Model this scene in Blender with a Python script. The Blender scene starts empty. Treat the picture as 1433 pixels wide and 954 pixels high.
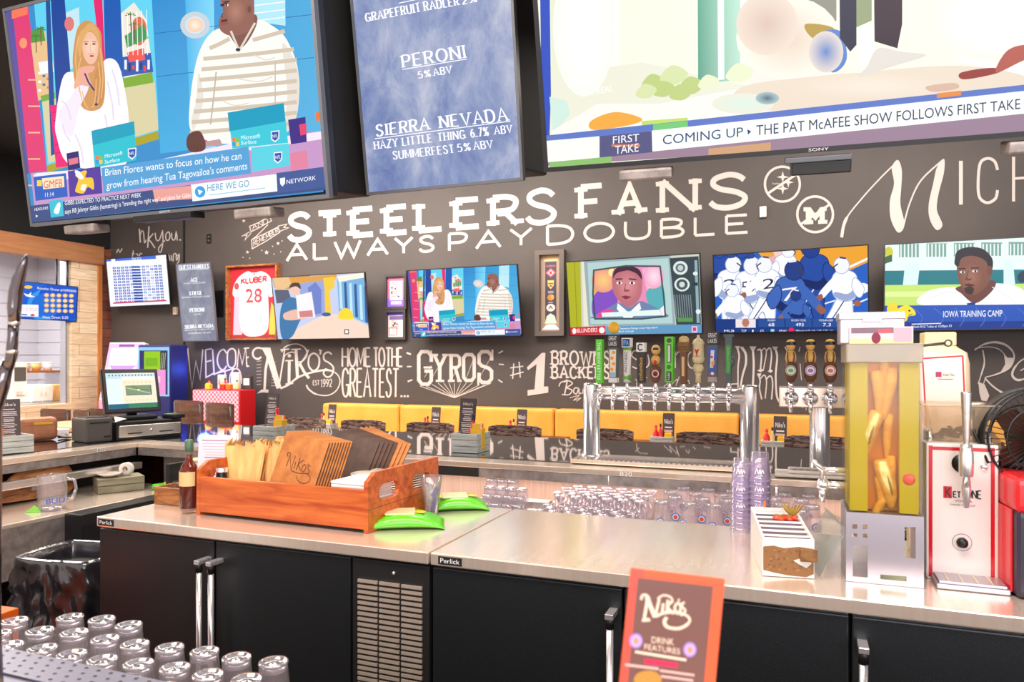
import bpy, bmesh, math, random
from mathutils import Vector as V, Matrix as Mx, Euler
from mathutils.geometry import tessellate_polygon
SC = bpy.context.scene
COL = SC.collection
random.seed(7)
R = math.radians
PI = math.pi
# ------------------------------------------------------------------ camera, world, light, exposure
F, CX, HY, EYE, TH = 1021.0, 716.5, 503.0, 1.62, R(21.5)
cd = bpy.data.cameras.new('camera'); cam = bpy.data.objects.new('camera', cd); COL.objects.link(cam)
cd.sensor_width = 36; cd.lens = F * 36 / 1433; cd.shift_y = 26 / 1433
cam.location = (0, 0, EYE); cam.rotation_euler = (R(90), 0, TH)
cd.clip_start = .05; cd.clip_end = 100
cd.dof.use_dof = True; cd.dof.focus_distance = 3.2; cd.dof.aperture_fstop = 5.0
SC.camera = cam
SC.view_settings.view_transform = 'Standard'; SC.view_settings.look = 'None'
SC.view_settings.gamma = 1; SC.view_settings.use_curve_mapping = False
EXPO = 0.0
SC.view_settings.exposure = EXPO
SC.cycles.use_denoising = True
SC.cycles.max_bounces = 12; SC.cycles.transparent_max_bounces = 40
SC.cycles.diffuse_bounces = 4; SC.cycles.glossy_bounces = 4
SC.cycles.caustics_reflective = False; SC.cycles.caustics_refractive = False
SC.cycles.sample_clamp_indirect = 6
W = bpy.data.worlds.new('world'); SC.world = W; W.use_nodes = True
bg = W.node_tree.nodes['Background']; bg.inputs[0].default_value = (1, .9, .86, 1); bg.inputs[1].default_value = 1.1
def area(name, loc, rot, sx, sy, power, col=(1, 1, 1)):
    l = bpy.data.lights.new(name, 'AREA'); l.shape = 'RECTANGLE'; l.size = sx; l.size_y = sy
    l.energy = power; l.color = col
    o = bpy.data.objects.new(name, l); COL.objects.link(o); o.location = loc; o.rotation_euler = rot
    return o
area('ceiling_light', (-4.2, 5.6, 3.9), (R(20), 0, 0), 4.5, 1.2, 330, (1, .90, .80))
area('ceiling_light', (.6, 5.4, 3.9), (R(20), 0, 0), 3.0, 1.2, 165, (1, .90, .80))
area('ceiling_light', (-1.2, 1.0, 3.9), (R(12), 0, 0), 4.0, 1.2, 240, (1, .88, .78))
area('ceiling_light', (-6.8, 3.2, 3.9), (0, 0, 0), 2.0, 2.5, 330, (1, .92, .84))
area('kitchen_light', (-10.0, 5.9, 3.15), (0, 0, 0), 1.8, 2.2, 170, (1, .96, .92))
# unseen fill light added under the far bar lip to brighten the splash
area('under_bar_fill', (-1.3, 3.74, 1.0), (R(-25), 0, 0), 4.6, .05, 13, (1, .84, .78))
# big shopfront daylight behind the photographer's shoulder
area('shopfront_daylight', (2.2, -3.6, 2.3), (R(82), 0, R(14)), 4.5, 2.6, 230, (.92, .93, 1))

# ------------------------------------------------------------------ helpers
SN, CS = math.sin(TH), math.cos(TH)
CAM = V((0, 0, EYE))
def ray(px, py):
    u = (px - CX) / F; v = (HY - py) / F
    return V((u * CS - SN, u * SN + CS, v))
def at(px, py, Y=None, X=None, Z=None):
    d = ray(px, py)
    t = Y / d.y if Y is not None else X / d.x if X is not None else (Z - EYE) / d.z
    return CAM + d * t
def s2l(c):
    c = c / 255.0
    return c / 12.92 if c <= .04045 else ((c + .055) / 1.055) ** 2.4
def rgb(*c):
    if len(c) == 1: c = c[0]
    return (s2l(c[0]), s2l(c[1]), s2l(c[2]), 1)
MATS = {}
def nodes(name):
    m = bpy.data.materials.new(name); m.use_nodes = True
    MATS[name] = m
    nt = m.node_tree
    return m, nt, nt.nodes['Principled BSDF']
def N(nt, t, **kw):
    n = nt.nodes.new(t)
    for k, v in kw.items():
        if k in n.inputs: n.inputs[k].default_value = v
        else: setattr(n, k, v)
    return n
def coords(nt, scale=(1, 1, 1)):
    tc = N(nt, 'ShaderNodeTexCoord'); mp = N(nt, 'ShaderNodeMapping'); mp.inputs['Scale'].default_value = scale
    nt.links.new(tc.outputs['Object'], mp.inputs['Vector'])
    return mp.outputs[0]
def ramp(nt, fac, stops):
    r = N(nt, 'ShaderNodeValToRGB'); nt.links.new(fac, r.inputs[0])
    e = r.color_ramp.elements
    while len(e) < len(stops): e.new(.5)
    for i, (p, c) in enumerate(stops): e[i].position = p; e[i].color = c
    return r.outputs[0]
def noise(nt, vec, scale, detail=3, rough=.55, dist=0):
    n = N(nt, 'ShaderNodeTexNoise'); n.inputs['Scale'].default_value = scale; n.inputs['Detail'].default_value = detail
    n.inputs['Roughness'].default_value = rough; n.inputs['Distortion'].default_value = dist
    nt.links.new(vec, n.inputs['Vector']); return n.outputs[0]
def bump(nt, fac, b, st=.2, d=.01):
    n = N(nt, 'ShaderNodeBump'); n.inputs['Strength'].default_value = st; n.inputs['Distance'].default_value = d
    nt.links.new(fac, n.inputs['Height']); nt.links.new(n.outputs[0], b.inputs['Normal'])
def mat(name, c, rough=.5, metal=0, c2=None, sc=(6, 6, 6), nscale=1, lo=.35, hi=.65, bmp=0, spec=.5, coat=0, dist=0, detail=4):
    m, nt, b = nodes(name)
    b.inputs['Base Color'].default_value = rgb(c); b.inputs['Roughness'].default_value = rough
    b.inputs['Metallic'].default_value = metal; b.inputs['Specular IOR Level'].default_value = spec
    b.inputs['Coat Weight'].default_value = coat
    if c2 or bmp:
        f = noise(nt, coords(nt, sc), nscale, detail, dist=dist)
        if c2:
            nt.links.new(ramp(nt, f, [(lo, rgb(c)), (hi, rgb(c2))]), b.inputs['Base Color'])
        if bmp: bump(nt, f, b, bmp)
    return m
mat('steel', (226, 218, 214), .26, .85, (216, 208, 204), sc=(1.5, 40, 40), nscale=3, bmp=.02)
mat('counter_steel', (255, 238, 222), .2, .66, (250, 228, 208), sc=(24, 1.0, 1), nscale=2, bmp=.012)
mat('splash_steel', (246, 218, 200), .3, .5, (228, 200, 182), sc=(45, 2, 1.0), nscale=2, bmp=.05)
mat('chrome', (248, 244, 246), .2, .8)
mat('dark_chrome', (120, 112, 116), .1, .9)
mat('drip_steel', (122, 120, 136), .4, .5)
mat('navy_plastic', (30, 34, 96), .4)
mat('infusion_amber', (222, 160, 50), .4)
mat('dull_steel', (170, 160, 156), .45, .6, (138, 128, 124), sc=(5, 5, 5), nscale=4)
mat('black_plastic', (18, 18, 20), .4)
mat('soft_black', (13, 12, 13), .65)
mat('bezel_grey', (96, 98, 104), .35, .3)
mat('bezel_black', (22, 22, 26), .3)
mat('bar_top', (26, 24, 26), .045, 0, spec=.9, coat=1)
mat('fridge_black', (21, 24, 27), .42, 0, (52, 57, 62), sc=(260, 260, 260), nscale=1, lo=.55, hi=.85, bmp=.05)
mat('wall_paint', (70, 63, 61), .6, 0, (79, 71, 68), sc=(1.2, 1.2, 1.2), nscale=1, bmp=.02)
mat('ceiling_black', (16, 15, 16), .8)
mat('chalk', (238, 226, 220), .7)
mat('floor_dark', (52, 46, 44), .5, 0, (70, 62, 58), sc=(3, 3, 3), nscale=2)
mat('vinyl', (240, 178, 80), .42, 0, (232, 166, 66), sc=(3, 3, 3), nscale=2, bmp=.02)
mat('tray_wood', (222, 118, 56), .38, 0, (164, 62, 26), sc=(2.2, 22, 22), nscale=1.5, dist=.6, lo=.3, hi=.7)
mat('olive_wood', (176, 112, 62), .45, 0, (118, 66, 34), sc=(3, 18, 18), nscale=2, dist=1.4, lo=.4, hi=.6)
mat('table_wood', (214, 172, 130), .35, 0, (184, 136, 96), sc=(2, 18, 18), nscale=1.5, dist=.5)
mat('chair_wood', (98, 60, 48), .33, 0, (66, 38, 32), sc=(3, 3, 20), nscale=2, dist=.6, coat=.4)
mat('stool_wood_reflections', (86, 66, 62), .18, 0, (186, 156, 142), sc=(3, 6, 16), nscale=3, dist=2.4, lo=.44, hi=.62, coat=.7)  # pale wavy streaks paint reflections into the dark wood
mat('redbrown_wood', (120, 58, 36), .35, 0, (86, 38, 24), sc=(2, 14, 14), nscale=2)
mat('lintel_wood', (186, 128, 84), .5, 0, (168, 112, 72), sc=(14, 1.5, 14), nscale=1.5, dist=.4)
mat('orange_trim', (216, 142, 80), .45, 0, (190, 116, 62), sc=(14, 14, 1.5), nscale=1.5)
mat('whitewash', (206, 208, 202), .6, 0, (168, 172, 166), sc=(3, 24, 24), nscale=2)
mat('kraft', (244, 196, 128), .75, 0, (226, 172, 102), sc=(30, 30, 8), nscale=1, bmp=.2)
mat('leather', (198, 128, 64), .5, 0, (156, 90, 42), sc=(8, 8, 8), nscale=2, bmp=.12, lo=.3, hi=.7)
mat('tan_leather', (206, 140, 104), .5, 0, (186, 118, 84), sc=(8, 8, 8), nscale=2, bmp=.1)
mat('dark_leather', (84, 54, 40), .45, 0, (58, 38, 30), sc=(8, 8, 8), nscale=2, bmp=.1)
mat('ceramic', (240, 228, 214), .18, coat=.3)
mat('paper', (236, 228, 224), .8)
mat('napkin', (238, 230, 226), .85)
mat('pink_paper', (232, 214, 224), .75)
mat('card_dark', (62, 54, 56), .6)
mat('card_brown', (112, 78, 74), .55)
mat('card_orange', (226, 108, 52), .5)
mat('green_wrap', (96, 214, 30), .28, coat=.4)
mat('white_plastic', (236, 232, 228), .35)
mat('well_shade_mauve', (150, 128, 138), .5)  # mauve paints shade onto white divider walls
mat('grey_plastic', (82, 78, 76), .5)
mat('frame_bronze', (116, 106, 100), .3, .5)
mat('pink_plastic', (214, 150, 196), .4)
mat('blue_plastic', (40, 62, 196), .4)
mat('red_plastic', (226, 36, 44), .35, coat=.3)
mat('red_paint', (196, 20, 28), .4)
mat('orange_plastic', (236, 104, 30), .4)
mat('yellow_plastic', (240, 186, 50), .45)
mat('lime', (122, 196, 60), .4)
mat('strawberry', (216, 52, 40), .35, 0, (236, 92, 60), sc=(60, 60, 60), nscale=1)
mat('garnish_leaf', (150, 116, 40), .5)
mat('pepper', (255, 232, 160), .4, 0, (240, 200, 104), sc=(12, 12, 30), nscale=2, bmp=.15)
mat('amber_label', (218, 186, 128), .6)
mat('green_cap', (72, 104, 80), .35)
mat('cork', (196, 132, 84), .7)
mat('bin_black', (12, 12, 13), .5)
mat('bag_black', (24, 22, 26), .24, 0, (40, 36, 42), sc=(5, 5, 3), nscale=3, coat=.6, spec=1)
mat('cloth_white', (232, 222, 214), .9, 0, (216, 204, 196), sc=(20, 20, 20), nscale=1)
mat('brick_red', (138, 82, 66), .8, 0, (98, 58, 50), sc=(3, 3, 10), nscale=2)
mat('coffee', (70, 44, 40), .6)
mat('jug_cream', (238, 214, 178), .45, coat=.2)
mat('wood_bar', (226, 198, 158), .4, 0, (196, 158, 116), sc=(3, 30, 30), nscale=1.5)
mat('perforated', (184, 176, 184), .34, .72)
mat('crate_grey', (158, 150, 122), .6, 0, (124, 118, 98), sc=(3, 24, 24), nscale=2)
mat('hole_black', (10, 10, 12), .8)
mat('soil_brown', (150, 104, 60), .8, 0, (110, 74, 42), sc=(40, 40, 40), nscale=1)
mat('cream_resin', (226, 206, 158), .4)
mat('skin_resin', (226, 176, 98), .4)
mat('brown_resin', (112, 70, 48), .4)
mat('bottle_green', (44, 74, 56), .25, coat=.3)
mat('logo_paint', (40, 34, 30), .6)
mat('kitchen_wall', (198, 196, 204), .45)
mat('kitchen_steel', (200, 200, 206), .3, .8)
mat('hop_green', (120, 186, 60), .45, 0, (70, 140, 36), sc=(50, 50, 50), nscale=1)
mat('slate_resin', (84, 98, 100), .4)
mat('cooler_dark', (54, 46, 62), .4)
# reclaimed pale planks
def planks(name, cols, sx, sz, axis):
    m, nt, b = nodes(name)
    tc = N(nt, 'ShaderNodeTexCoord'); sp = N(nt, 'ShaderNodeSeparateXYZ'); nt.links.new(tc.outputs['Object'], sp.inputs[0])
    cb = N(nt, 'ShaderNodeCombineXYZ')
    nt.links.new(sp.outputs['Y' if axis == 'y' else 'X'], cb.inputs[0]); nt.links.new(sp.outputs['Z'], cb.inputs[1])
    br = N(nt, 'ShaderNodeTexBrick'); br.offset = .37; br.inputs['Scale'].default_value = 1
    br.inputs['Brick Width'].default_value = sx; br.inputs['Row Height'].default_value = sz
    br.inputs['Mortar Size'].default_value = .004; br.inputs['Bias'].default_value = 0
    br.inputs['Color1'].default_value = rgb(cols[0]); br.inputs['Color2'].default_value = rgb(cols[1]); br.inputs['Mortar'].default_value = rgb(cols[2])
    nt.links.new(cb.outputs[0], br.inputs['Vector'])
    f = noise(nt, coords(nt, (3, 3, 30)), 1.5, 4, dist=.5)
    mx = N(nt, 'ShaderNodeMix'); mx.data_type = 'RGBA'; mx.blend_type = 'MULTIPLY'; mx.inputs[0].default_value = .45
    nt.links.new(br.outputs[0], mx.inputs[6]); nt.links.new(ramp(nt, f, [(.3, rgb(170, 140, 116)), (.7, (1, 1, 1, 1))]), mx.inputs[7])
    nt.links.new(mx.outputs[2], b.inputs['Base Color']); b.inputs['Roughness'].default_value = .65
planks('pale_planks', [(255, 232, 196), (244, 210, 168), (196, 156, 120)], .7, .14, 'y')
planks('old_planks', [(146, 84, 62), (112, 66, 60), (60, 40, 36)], .5, .12, 'y')
# gingham-like pink cloth
m, nt, b = nodes('pink_check')
ck = N(nt, 'ShaderNodeTexChecker'); ck.inputs['Scale'].default_value = 36
ck.inputs[1].default_value = rgb(240, 90, 120); ck.inputs[2].default_value = rgb(246, 196, 206)
nt.links.new(coords(nt), ck.inputs[0]); nt.links.new(ck.outputs[0], b.inputs['Base Color'])
# thin clear glass and plastics: a see-through wall with a mirror-like sheen
def thin(name, tint, ior=1.45, rough=.02, body=None, amount=0.0, trans=0.0, mn=.04):
    m, nt, b = nodes(name); nt.nodes.remove(b)
    out = [n for n in nt.nodes if n.type == 'OUTPUT_MATERIAL'][0]
    tr = N(nt, 'ShaderNodeBsdfTransparent'); tr.inputs[0].default_value = rgb(tint)
    gl = N(nt, 'ShaderNodeBsdfGlossy'); gl.inputs['Roughness'].default_value = rough
    lw = N(nt, 'ShaderNodeLayerWeight'); lw.inputs[0].default_value = .5
    fr = N(nt, 'ShaderNodeMapRange'); fr.inputs['From Min'].default_value = .25; fr.inputs['From Max'].default_value = 1.0
    fr.inputs['To Min'].default_value = mn; fr.inputs['To Max'].default_value = min(.8, (ior - 1) * 1.2)
    nt.links.new(lw.outputs['Facing'], fr.inputs['Value'])
    src = tr.outputs[0]
    if body:
        df = N(nt, 'ShaderNodeBsdfDiffuse'); df.inputs[0].default_value = rgb(body)
        tl = N(nt, 'ShaderNodeBsdfTranslucent'); tl.inputs[0].default_value = rgb(body)
        a = N(nt, 'ShaderNodeMixShader'); a.inputs[0].default_value = trans
        nt.links.new(df.outputs[0], a.inputs[1]); nt.links.new(tl.outputs[0], a.inputs[2])
        mx = N(nt, 'ShaderNodeMixShader'); mx.inputs[0].default_value = amount
        nt.links.new(tr.outputs[0], mx.inputs[1]); nt.links.new(a.outputs[0], mx.inputs[2]); src = mx.outputs[0]
    mx = N(nt, 'ShaderNodeMixShader'); nt.links.new(fr.outputs[0], mx.inputs[0])
    nt.links.new(src, mx.inputs[1]); nt.links.new(gl.outputs[0], mx.inputs[2]); nt.links.new(mx.outputs[0], out.inputs[0])
    return m
thin('glass', (250, 247, 250), 1.6, .08, (252, 244, 246), .17, .5)
thin('thick_glass', (246, 242, 248), 1.75, .06, (252, 246, 252), .24, .5, .14)
thin('acrylic', (246, 246, 242), 1.15, .12, (246, 240, 230), .03, .5, .015)
thin('frosted', (240, 236, 232), 1.35, .2, (236, 224, 206), .45, .5)
thin('cup_lilac', (248, 244, 252), 1.4, .1, (242, 230, 252), .2, .5)
thin('infusion', (226, 206, 50), 1.02, .3, (228, 202, 18), .9, .15, .01)
thin('tube_amber', (255, 240, 206), 1.03, .2, (250, 200, 90), .04, .3, .01)
thin('whiskey', (170, 50, 16), 1.05, .1, (132, 36, 14), .7, .2, .02)
thin('bottle_glass', (246, 240, 236), 1.2, .05, (240, 230, 226), .02, .5, .03)
thin('tub_clear', (250, 240, 226), 1.3, .1, (246, 226, 196), .3, .5, .03)
thin('lid_clear', (242, 246, 244), 1.3, .1, (236, 242, 240), .2, .4)
# lit screens and printed matter take their picture colours from the mesh
def colmat(name, emit, rough=.5):
    m, nt, b = nodes(name)
    a = N(nt, 'ShaderNodeAttribute'); a.attribute_name = 'Col'
    if emit:
        b.inputs['Base Color'].default_value = (0, 0, 0, 1); b.inputs['Roughness'].default_value = .25
        b.inputs['Specular IOR Level'].default_value = .2
        nt.links.new(a.outputs['Color'], b.inputs['Emission Color']); b.inputs['Emission Strength'].default_value = emit
    else:
        nt.links.new(a.outputs['Color'], b.inputs['Base Color']); b.inputs['Roughness'].default_value = rough
    return m
colmat('lit_picture', 1.12)
colmat('print', 0, .55)
colmat('gloss_print', 0, .2)
# mottled blue-grey beer menu background, lit
m, nt, b = nodes('lit_mottle')
f = noise(nt, coords(nt, (3.2, 3.2, 2.2)), 1.6, 8, .68, .4)
b.inputs['Base Color'].default_value = (0, 0, 0, 1); b.inputs['Specular IOR Level'].default_value = .2
nt.links.new(ramp(nt, f, [(.3, rgb(92, 112, 172)), (.48, rgb(142, 156, 196)), (.68, rgb(194, 198, 218))]), b.inputs['Emission Color'])
b.inputs['Emission Strength'].default_value = 1

m, nt, b = nodes('lit_grey_mottle')
f = noise(nt, coords(nt, (3.2, 3.2, 2.2)), 1.6, 8, .68, .4)
b.inputs['Base Color'].default_value = (0, 0, 0, 1); b.inputs['Specular IOR Level'].default_value = .2
nt.links.new(ramp(nt, f, [(.3, rgb(120, 122, 150)), (.5, rgb(146, 148, 166)), (.7, rgb(172, 172, 184))]), b.inputs['Emission Color'])
b.inputs['Emission Strength'].default_value = 1

class G:
    """collects shapes, then becomes ONE mesh object"""
    def __init__(s): s.v = []; s.f = []; s.m = []; s.s = []; s.c = []; s.M = None; s.has = False
    def add(s, vs, fs, mi=0, sm=False, col=None):
        o = len(s.v)
        s.v += [tuple(s.M @ V(p)) if s.M else tuple(p) for p in vs]
        for f in fs:
            s.f.append([i + o for i in f]); s.m.append(mi); s.s.append(sm); s.c.append(col)
        if col: s.has = True
        return s
    def box(s, x0, x1, y0, y1, z0, z1, mi=0, bev=0, seg=2):
        if not bev:
            vs = [(x, y, z) for x in (x0, x1) for y in (y0, y1) for z in (z0, z1)]
            return s.add(vs, [(0, 1, 3, 2), (4, 6, 7, 5), (0, 4, 5, 1), (2, 3, 7, 6), (0, 2, 6, 4), (1, 5, 7, 3)], mi)
        bm = bmesh.new(); bmesh.ops.create_cube(bm, size=1)
        for q in bm.verts: q.co = ((x0 + x1) / 2 + q.co.x * (x1 - x0), (y0 + y1) / 2 + q.co.y * (y1 - y0), (z0 + z1) / 2 + q.co.z * (z1 - z0))
        bmesh.ops.bevel(bm, geom=bm.edges[:], offset=bev, segments=seg, profile=.6, affect='EDGES')
        s.bm(bm, mi, False); return s
    def bm(s, bm, mi=0, sm=True):
        bm.verts.index_update()
        s.add([q.co.copy() for q in bm.verts], [[q.index for q in f.verts] for f in bm.faces], mi, sm); bm.free()
    def lathe(s, prof, n=24, c=(0, 0, 0), mi=0, sm=True, axis='z'):
        vs = []; fs = []
        for (r, z) in prof:
            for k in range(n):
                a = 2 * PI * k / n
                p = (r * math.cos(a), r * math.sin(a), z)
                if axis == 'y': p = (p[0], p[2], p[1])
                if axis == 'x': p = (p[2], p[0], p[1])
                vs.append((c[0] + p[0], c[1] + p[1], c[2] + p[2]))
        for i in range(len(prof) - 1):
            for k in range(n):
                k2 = (k + 1) % n
                fs.append((i * n + k, i * n + k2, (i + 1) * n + k2, (i + 1) * n + k))
        return s.add(vs, fs, mi, sm)
    def tube(s, pts, r, n=10, mi=0, cap=True, sm=True):
        pts = [V(p) for p in pts]; rs = r if isinstance(r, (list, tuple)) else [r] * len(pts)
        vs = []; fs = []; up = V((0, 0, 1)); prev = None
        for i, p in enumerate(pts):
            t = (pts[min(i + 1, len(pts) - 1)] - pts[max(i - 1, 0)]).normalized()
            if prev is None:
                a = t.cross(up if abs(t.z) < .9 else V((1, 0, 0))).normalized()
            else:
                a = (prev - t * prev.dot(t)).normalized()
            prev = a; b2 = t.cross(a)
            for k in range(n):
                an = 2 * PI * k / n
                vs.append(p + (a * math.cos(an) + b2 * math.sin(an)) * rs[i])
        for i in range(len(pts) - 1):
            for k in range(n):
                k2 = (k + 1) % n
                fs.append((i * n + k, i * n + k2, (i + 1) * n + k2, (i + 1) * n + k))
        if cap: fs.append(list(range(n))[::-1]); fs.append(list(range((len(pts) - 1) * n, len(pts) * n)))
        return s.add(vs, fs, mi, sm)
    def sph(s, c, r, sc=(1, 1, 1), n=14, mi=0):
        prof = [(max(1e-5, math.sin(PI * i / (n // 2 + 2))), -math.cos(PI * i / (n // 2 + 2))) for i in range(n // 2 + 3)]
        vs0 = len(s.v); s.lathe([(a * r, b2 * r) for a, b2 in prof], n, (0, 0, 0), mi)
        M0 = s.M
        for i in range(vs0, len(s.v)):
            q = V(s.v[i]) if not M0 else M0.inverted() @ V(s.v[i])
            q = V((q.x * sc[0] + c[0], q.y * sc[1] + c[1], q.z * sc[2] + c[2]))
            s.v[i] = tuple(M0 @ q) if M0 else tuple(q)
        return s
    def prism(s, poly, y0, y1, mi=0):
        """outline in x,z pushed from y0 to y1"""
        n = len(poly)
        vs = [(x, y0, z) for x, z in poly] + [(x, y1, z) for x, z in poly]
        fs = [list(range(n)), list(range(2 * n - 1, n - 1, -1))] + [(i, i + n, (i + 1) % n + n, (i + 1) % n) for i in range(n)]
        return s.add(vs, fs, mi)
    def build(s, name, mats, parent=None, label=None, M=None):
        me = bpy.data.meshes.new(name)
        me.from_pydata(s.v, [], s.f)
        mats = mats if isinstance(mats, (list, tuple)) else [mats]
        for k in mats: me.materials.append(MATS[k])
        me.polygons.foreach_set('material_index', s.m)
        me.polygons.foreach_set('use_smooth', s.s)
        if s.has:
            ca = me.color_attributes.new('Col', 'FLOAT_COLOR', 'CORNER'); d = []
            for p, c in zip(me.polygons, s.c):
                if c is None: c = (1, 1, 1, 1)
                for k in range(p.loop_total): d += (c[k] if isinstance(c[0], (tuple, list)) else c)
            ca.data.foreach_set('color', d)
        me.update()
        if not s.has:
            bm = bmesh.new(); bm.from_mesh(me); bmesh.ops.recalc_face_normals(bm, faces=bm.faces[:]); bm.to_mesh(me); bm.free()
        o = bpy.data.objects.new(name, me); COL.objects.link(o)
        if parent: o.parent = parent
        if M is not None: o.matrix_world = M
        if label: o['label'] = label
        return o
def tag(o, label, cat, group=None):
    o['label'] = label; o['category'] = cat
    if group: o['group'] = group
    return o
def thing(name, label, cat, loc=(0, 0, 0), rz=0, group=None, M=None):
    o = bpy.data.objects.new(name, None); COL.objects.link(o); o.empty_display_size = .05
    if M is not None: o.matrix_world = M
    else: o.location = loc; o.rotation_euler = (0, 0, rz)
    return tag(o, label, cat, group)
def struct(o): o['kind'] = 'structure'; return o
def dup(root, loc=None, rz=None, label=None, group=None):
    r = root.copy(); COL.objects.link(r)
    if loc is not None: r.location = loc
    if rz is not None: r.rotation_euler = (0, 0, rz)
    if label: r['label'] = label
    if group: r['group'] = group
    for ch in root.children:
        c = ch.copy(); COL.objects.link(c); c.parent = r
        for g in ch.children:
            d = g.copy(); COL.objects.link(d); d.parent = c
    return r
def setw(o, M):
    """place a part by its world matrix"""
    o.matrix_basis = o.parent.matrix_basis.inverted() @ M
def mtx(loc, yaw=0, tilt=0, roll=0):
    return Mx.Translation(loc) @ Mx.Rotation(yaw, 4, 'Z') @ Mx.Rotation(tilt, 4, 'X') @ Mx.Rotation(roll, 4, 'Y')

# ------------------------------------------------------------------ drawing on flat surfaces
def P(t):
    return [tuple(float(k) for k in q.split(',')) for q in t.split()] if isinstance(t, str) else [tuple(q) for q in t]
def smooth(pts, closed=True, n=6):
    out = []; L = len(pts)
    for i in range(L if closed else L - 1):
        g = lambda k: pts[k % L] if closed else pts[max(0, min(L - 1, k))]
        p0, p1, p2, p3 = g(i - 1), g(i), g(i + 1), g(i + 2)
        for k in range(n):
            t = k / n
            out.append(tuple(.5 * (2 * p1[a] + (p2[a] - p0[a]) * t + (2 * p0[a] - 5 * p1[a] + 4 * p2[a] - p3[a]) * t * t + (3 * p1[a] - p0[a] - 3 * p2[a] + p3[a]) * t ** 3) for a in (0, 1)))
    if not closed: out.append(tuple(pts[-1]))
    return out
GL = {
'A': (.82, '0,0 .41,1 .82,0|.15,.36 .67,.36'), 'B': (.62, '0,0 0,1|~0,1 .34,1 .54,.9 .56,.72 .46,.57 .3,.53 0,.53|~.3,.53 .52,.46 .62,.28 .55,.08 .34,0 0,0'),
'C': (.72, '~.7,.8 .55,.95 .36,1 .12,.88 0,.5 .12,.12 .36,0 .56,.05 .7,.2'), 'D': (.72, '0,0 0,1|~0,1 .34,1 .62,.85 .72,.5 .62,.15 .34,0 0,0'),
'E': (.6, '0,0 0,1|0,1 .58,1|0,.52 .48,.52|0,0 .6,0'), 'F': (.58, '0,0 0,1|0,1 .58,1|0,.52 .46,.52'),
'G': (.76, '~.72,.8 .56,.95 .36,1 .12,.88 0,.5 .12,.12 .38,0 .6,.06 .74,.22|.42,.42 .74,.42 .74,.05'), 'H': (.68, '0,0 0,1|.68,0 .68,1|0,.52 .68,.52'),
'I': (.1, '.05,0 .05,1'), 'J': (.45, '~.42,1 .42,.3 .34,.06 .18,0 .02,.12'), 'K': (.66, '0,0 0,1|.62,1 0,.42|.22,.62 .66,0'),
'L': (.55, '0,1 0,0|0,0 .55,0'), 'M': (.86, '0,0 0,1|0,1 .43,.2 .86,1|.86,1 .86,0'), 'N': (.7, '0,0 0,1|0,1 .7,0|.7,0 .7,1'),
'O': (.82, 'o.41,.0 .12,.14 0,.5 .12,.86 .41,1 .7,.86 .82,.5 .7,.14'), 'P': (.58, '0,0 0,1|~0,1 .34,1 .55,.9 .58,.72 .5,.53 .32,.46 0,.46'),
'Q': (.82, 'o.41,.0 .12,.14 0,.5 .12,.86 .41,1 .7,.86 .82,.5 .7,.14|.5,.25 .84,-.05'), 'R': (.62, '0,0 0,1|~0,1 .34,1 .55,.9 .58,.74 .5,.56 .32,.5 0,.5|.28,.5 .62,0'),
'S': (.58, '~.54,.82 .44,.95 .28,1 .08,.9 .05,.72 .18,.57 .4,.47 .55,.3 .5,.1 .3,0 .1,.05 0,.2'), 'T': (.68, '.34,0 .34,1|0,1 .68,1'),
'U': (.68, '~0,1 0,.35 .1,.08 .34,0 .58,.08 .68,.35 .68,1'), 'V': (.76, '0,1 .38,0 .76,1'), 'W': (1.05, '0,1 .27,0 .52,.85 .78,0 1.05,1'),
'X': (.7, '0,0 .7,1|0,1 .7,0'), 'Y': (.72, '0,1 .36,.48 .72,1|.36,.48 .36,0'), 'Z': (.62, '0,1 .6,1 0,0 .62,0'),
'0': (.6, 'o.3,.0 .07,.14 0,.5 .07,.86 .3,1 .53,.86 .6,.5 .53,.14'), '1': (.3, '0,.8 .2,1 .2,0'), '2': (.56, '~.02,.76 .12,.95 .3,1 .5,.9 .53,.7 .4,.46 .02,.02|.02,0 .56,0'),
'5': (.56, '.5,1 .1,1 .06,.56|~.06,.56 .28,.62 .5,.52 .56,.3 .46,.06 .24,0 .02,.1'), '6': (.56, '~.48,.95 .25,.85 .06,.55 .02,.28 .14,.04 .32,0 .5,.1 .54,.3 .44,.5 .28,.54 .06,.4'),
'7': (.54, '0,1 .54,1 .2,0'), '8': (.56, 'o.28,.0 .04,.1 .02,.3 .16,.48 .4,.56 .5,.74 .42,.94 .28,1 .12,.94 .06,.74 .16,.56 .4,.48 .54,.3 .5,.1'), '9': (.56, '~.06,.05 .3,.14 .5,.45 .54,.72 .42,.96 .26,1 .08,.9 .02,.7 .12,.5 .28,.46 .5,.6'),
'%': (.8, 'o.16,.6 .02,.8 .16,1 .3,.8|o.64,0 .5,.2 .64,.4 .78,.2|.66,1 .14,0'), '.': (.1, '.05,0 .05,.09'), "'": (.1, '.08,1 .02,.78'), '#': (.8, '.1,.02 .3,1|.46,.02 .66,1|0,.34 .76,.34|.04,.68 .8,.68'), '-': (.4, '0,.45 .4,.45'), '/': (.4, '0,0 .4,1'), '>': (.5, '0,.2 .5,.5 0,.8 0,.2'), ' ': (.32, ''),
}
_TX = {}
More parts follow.
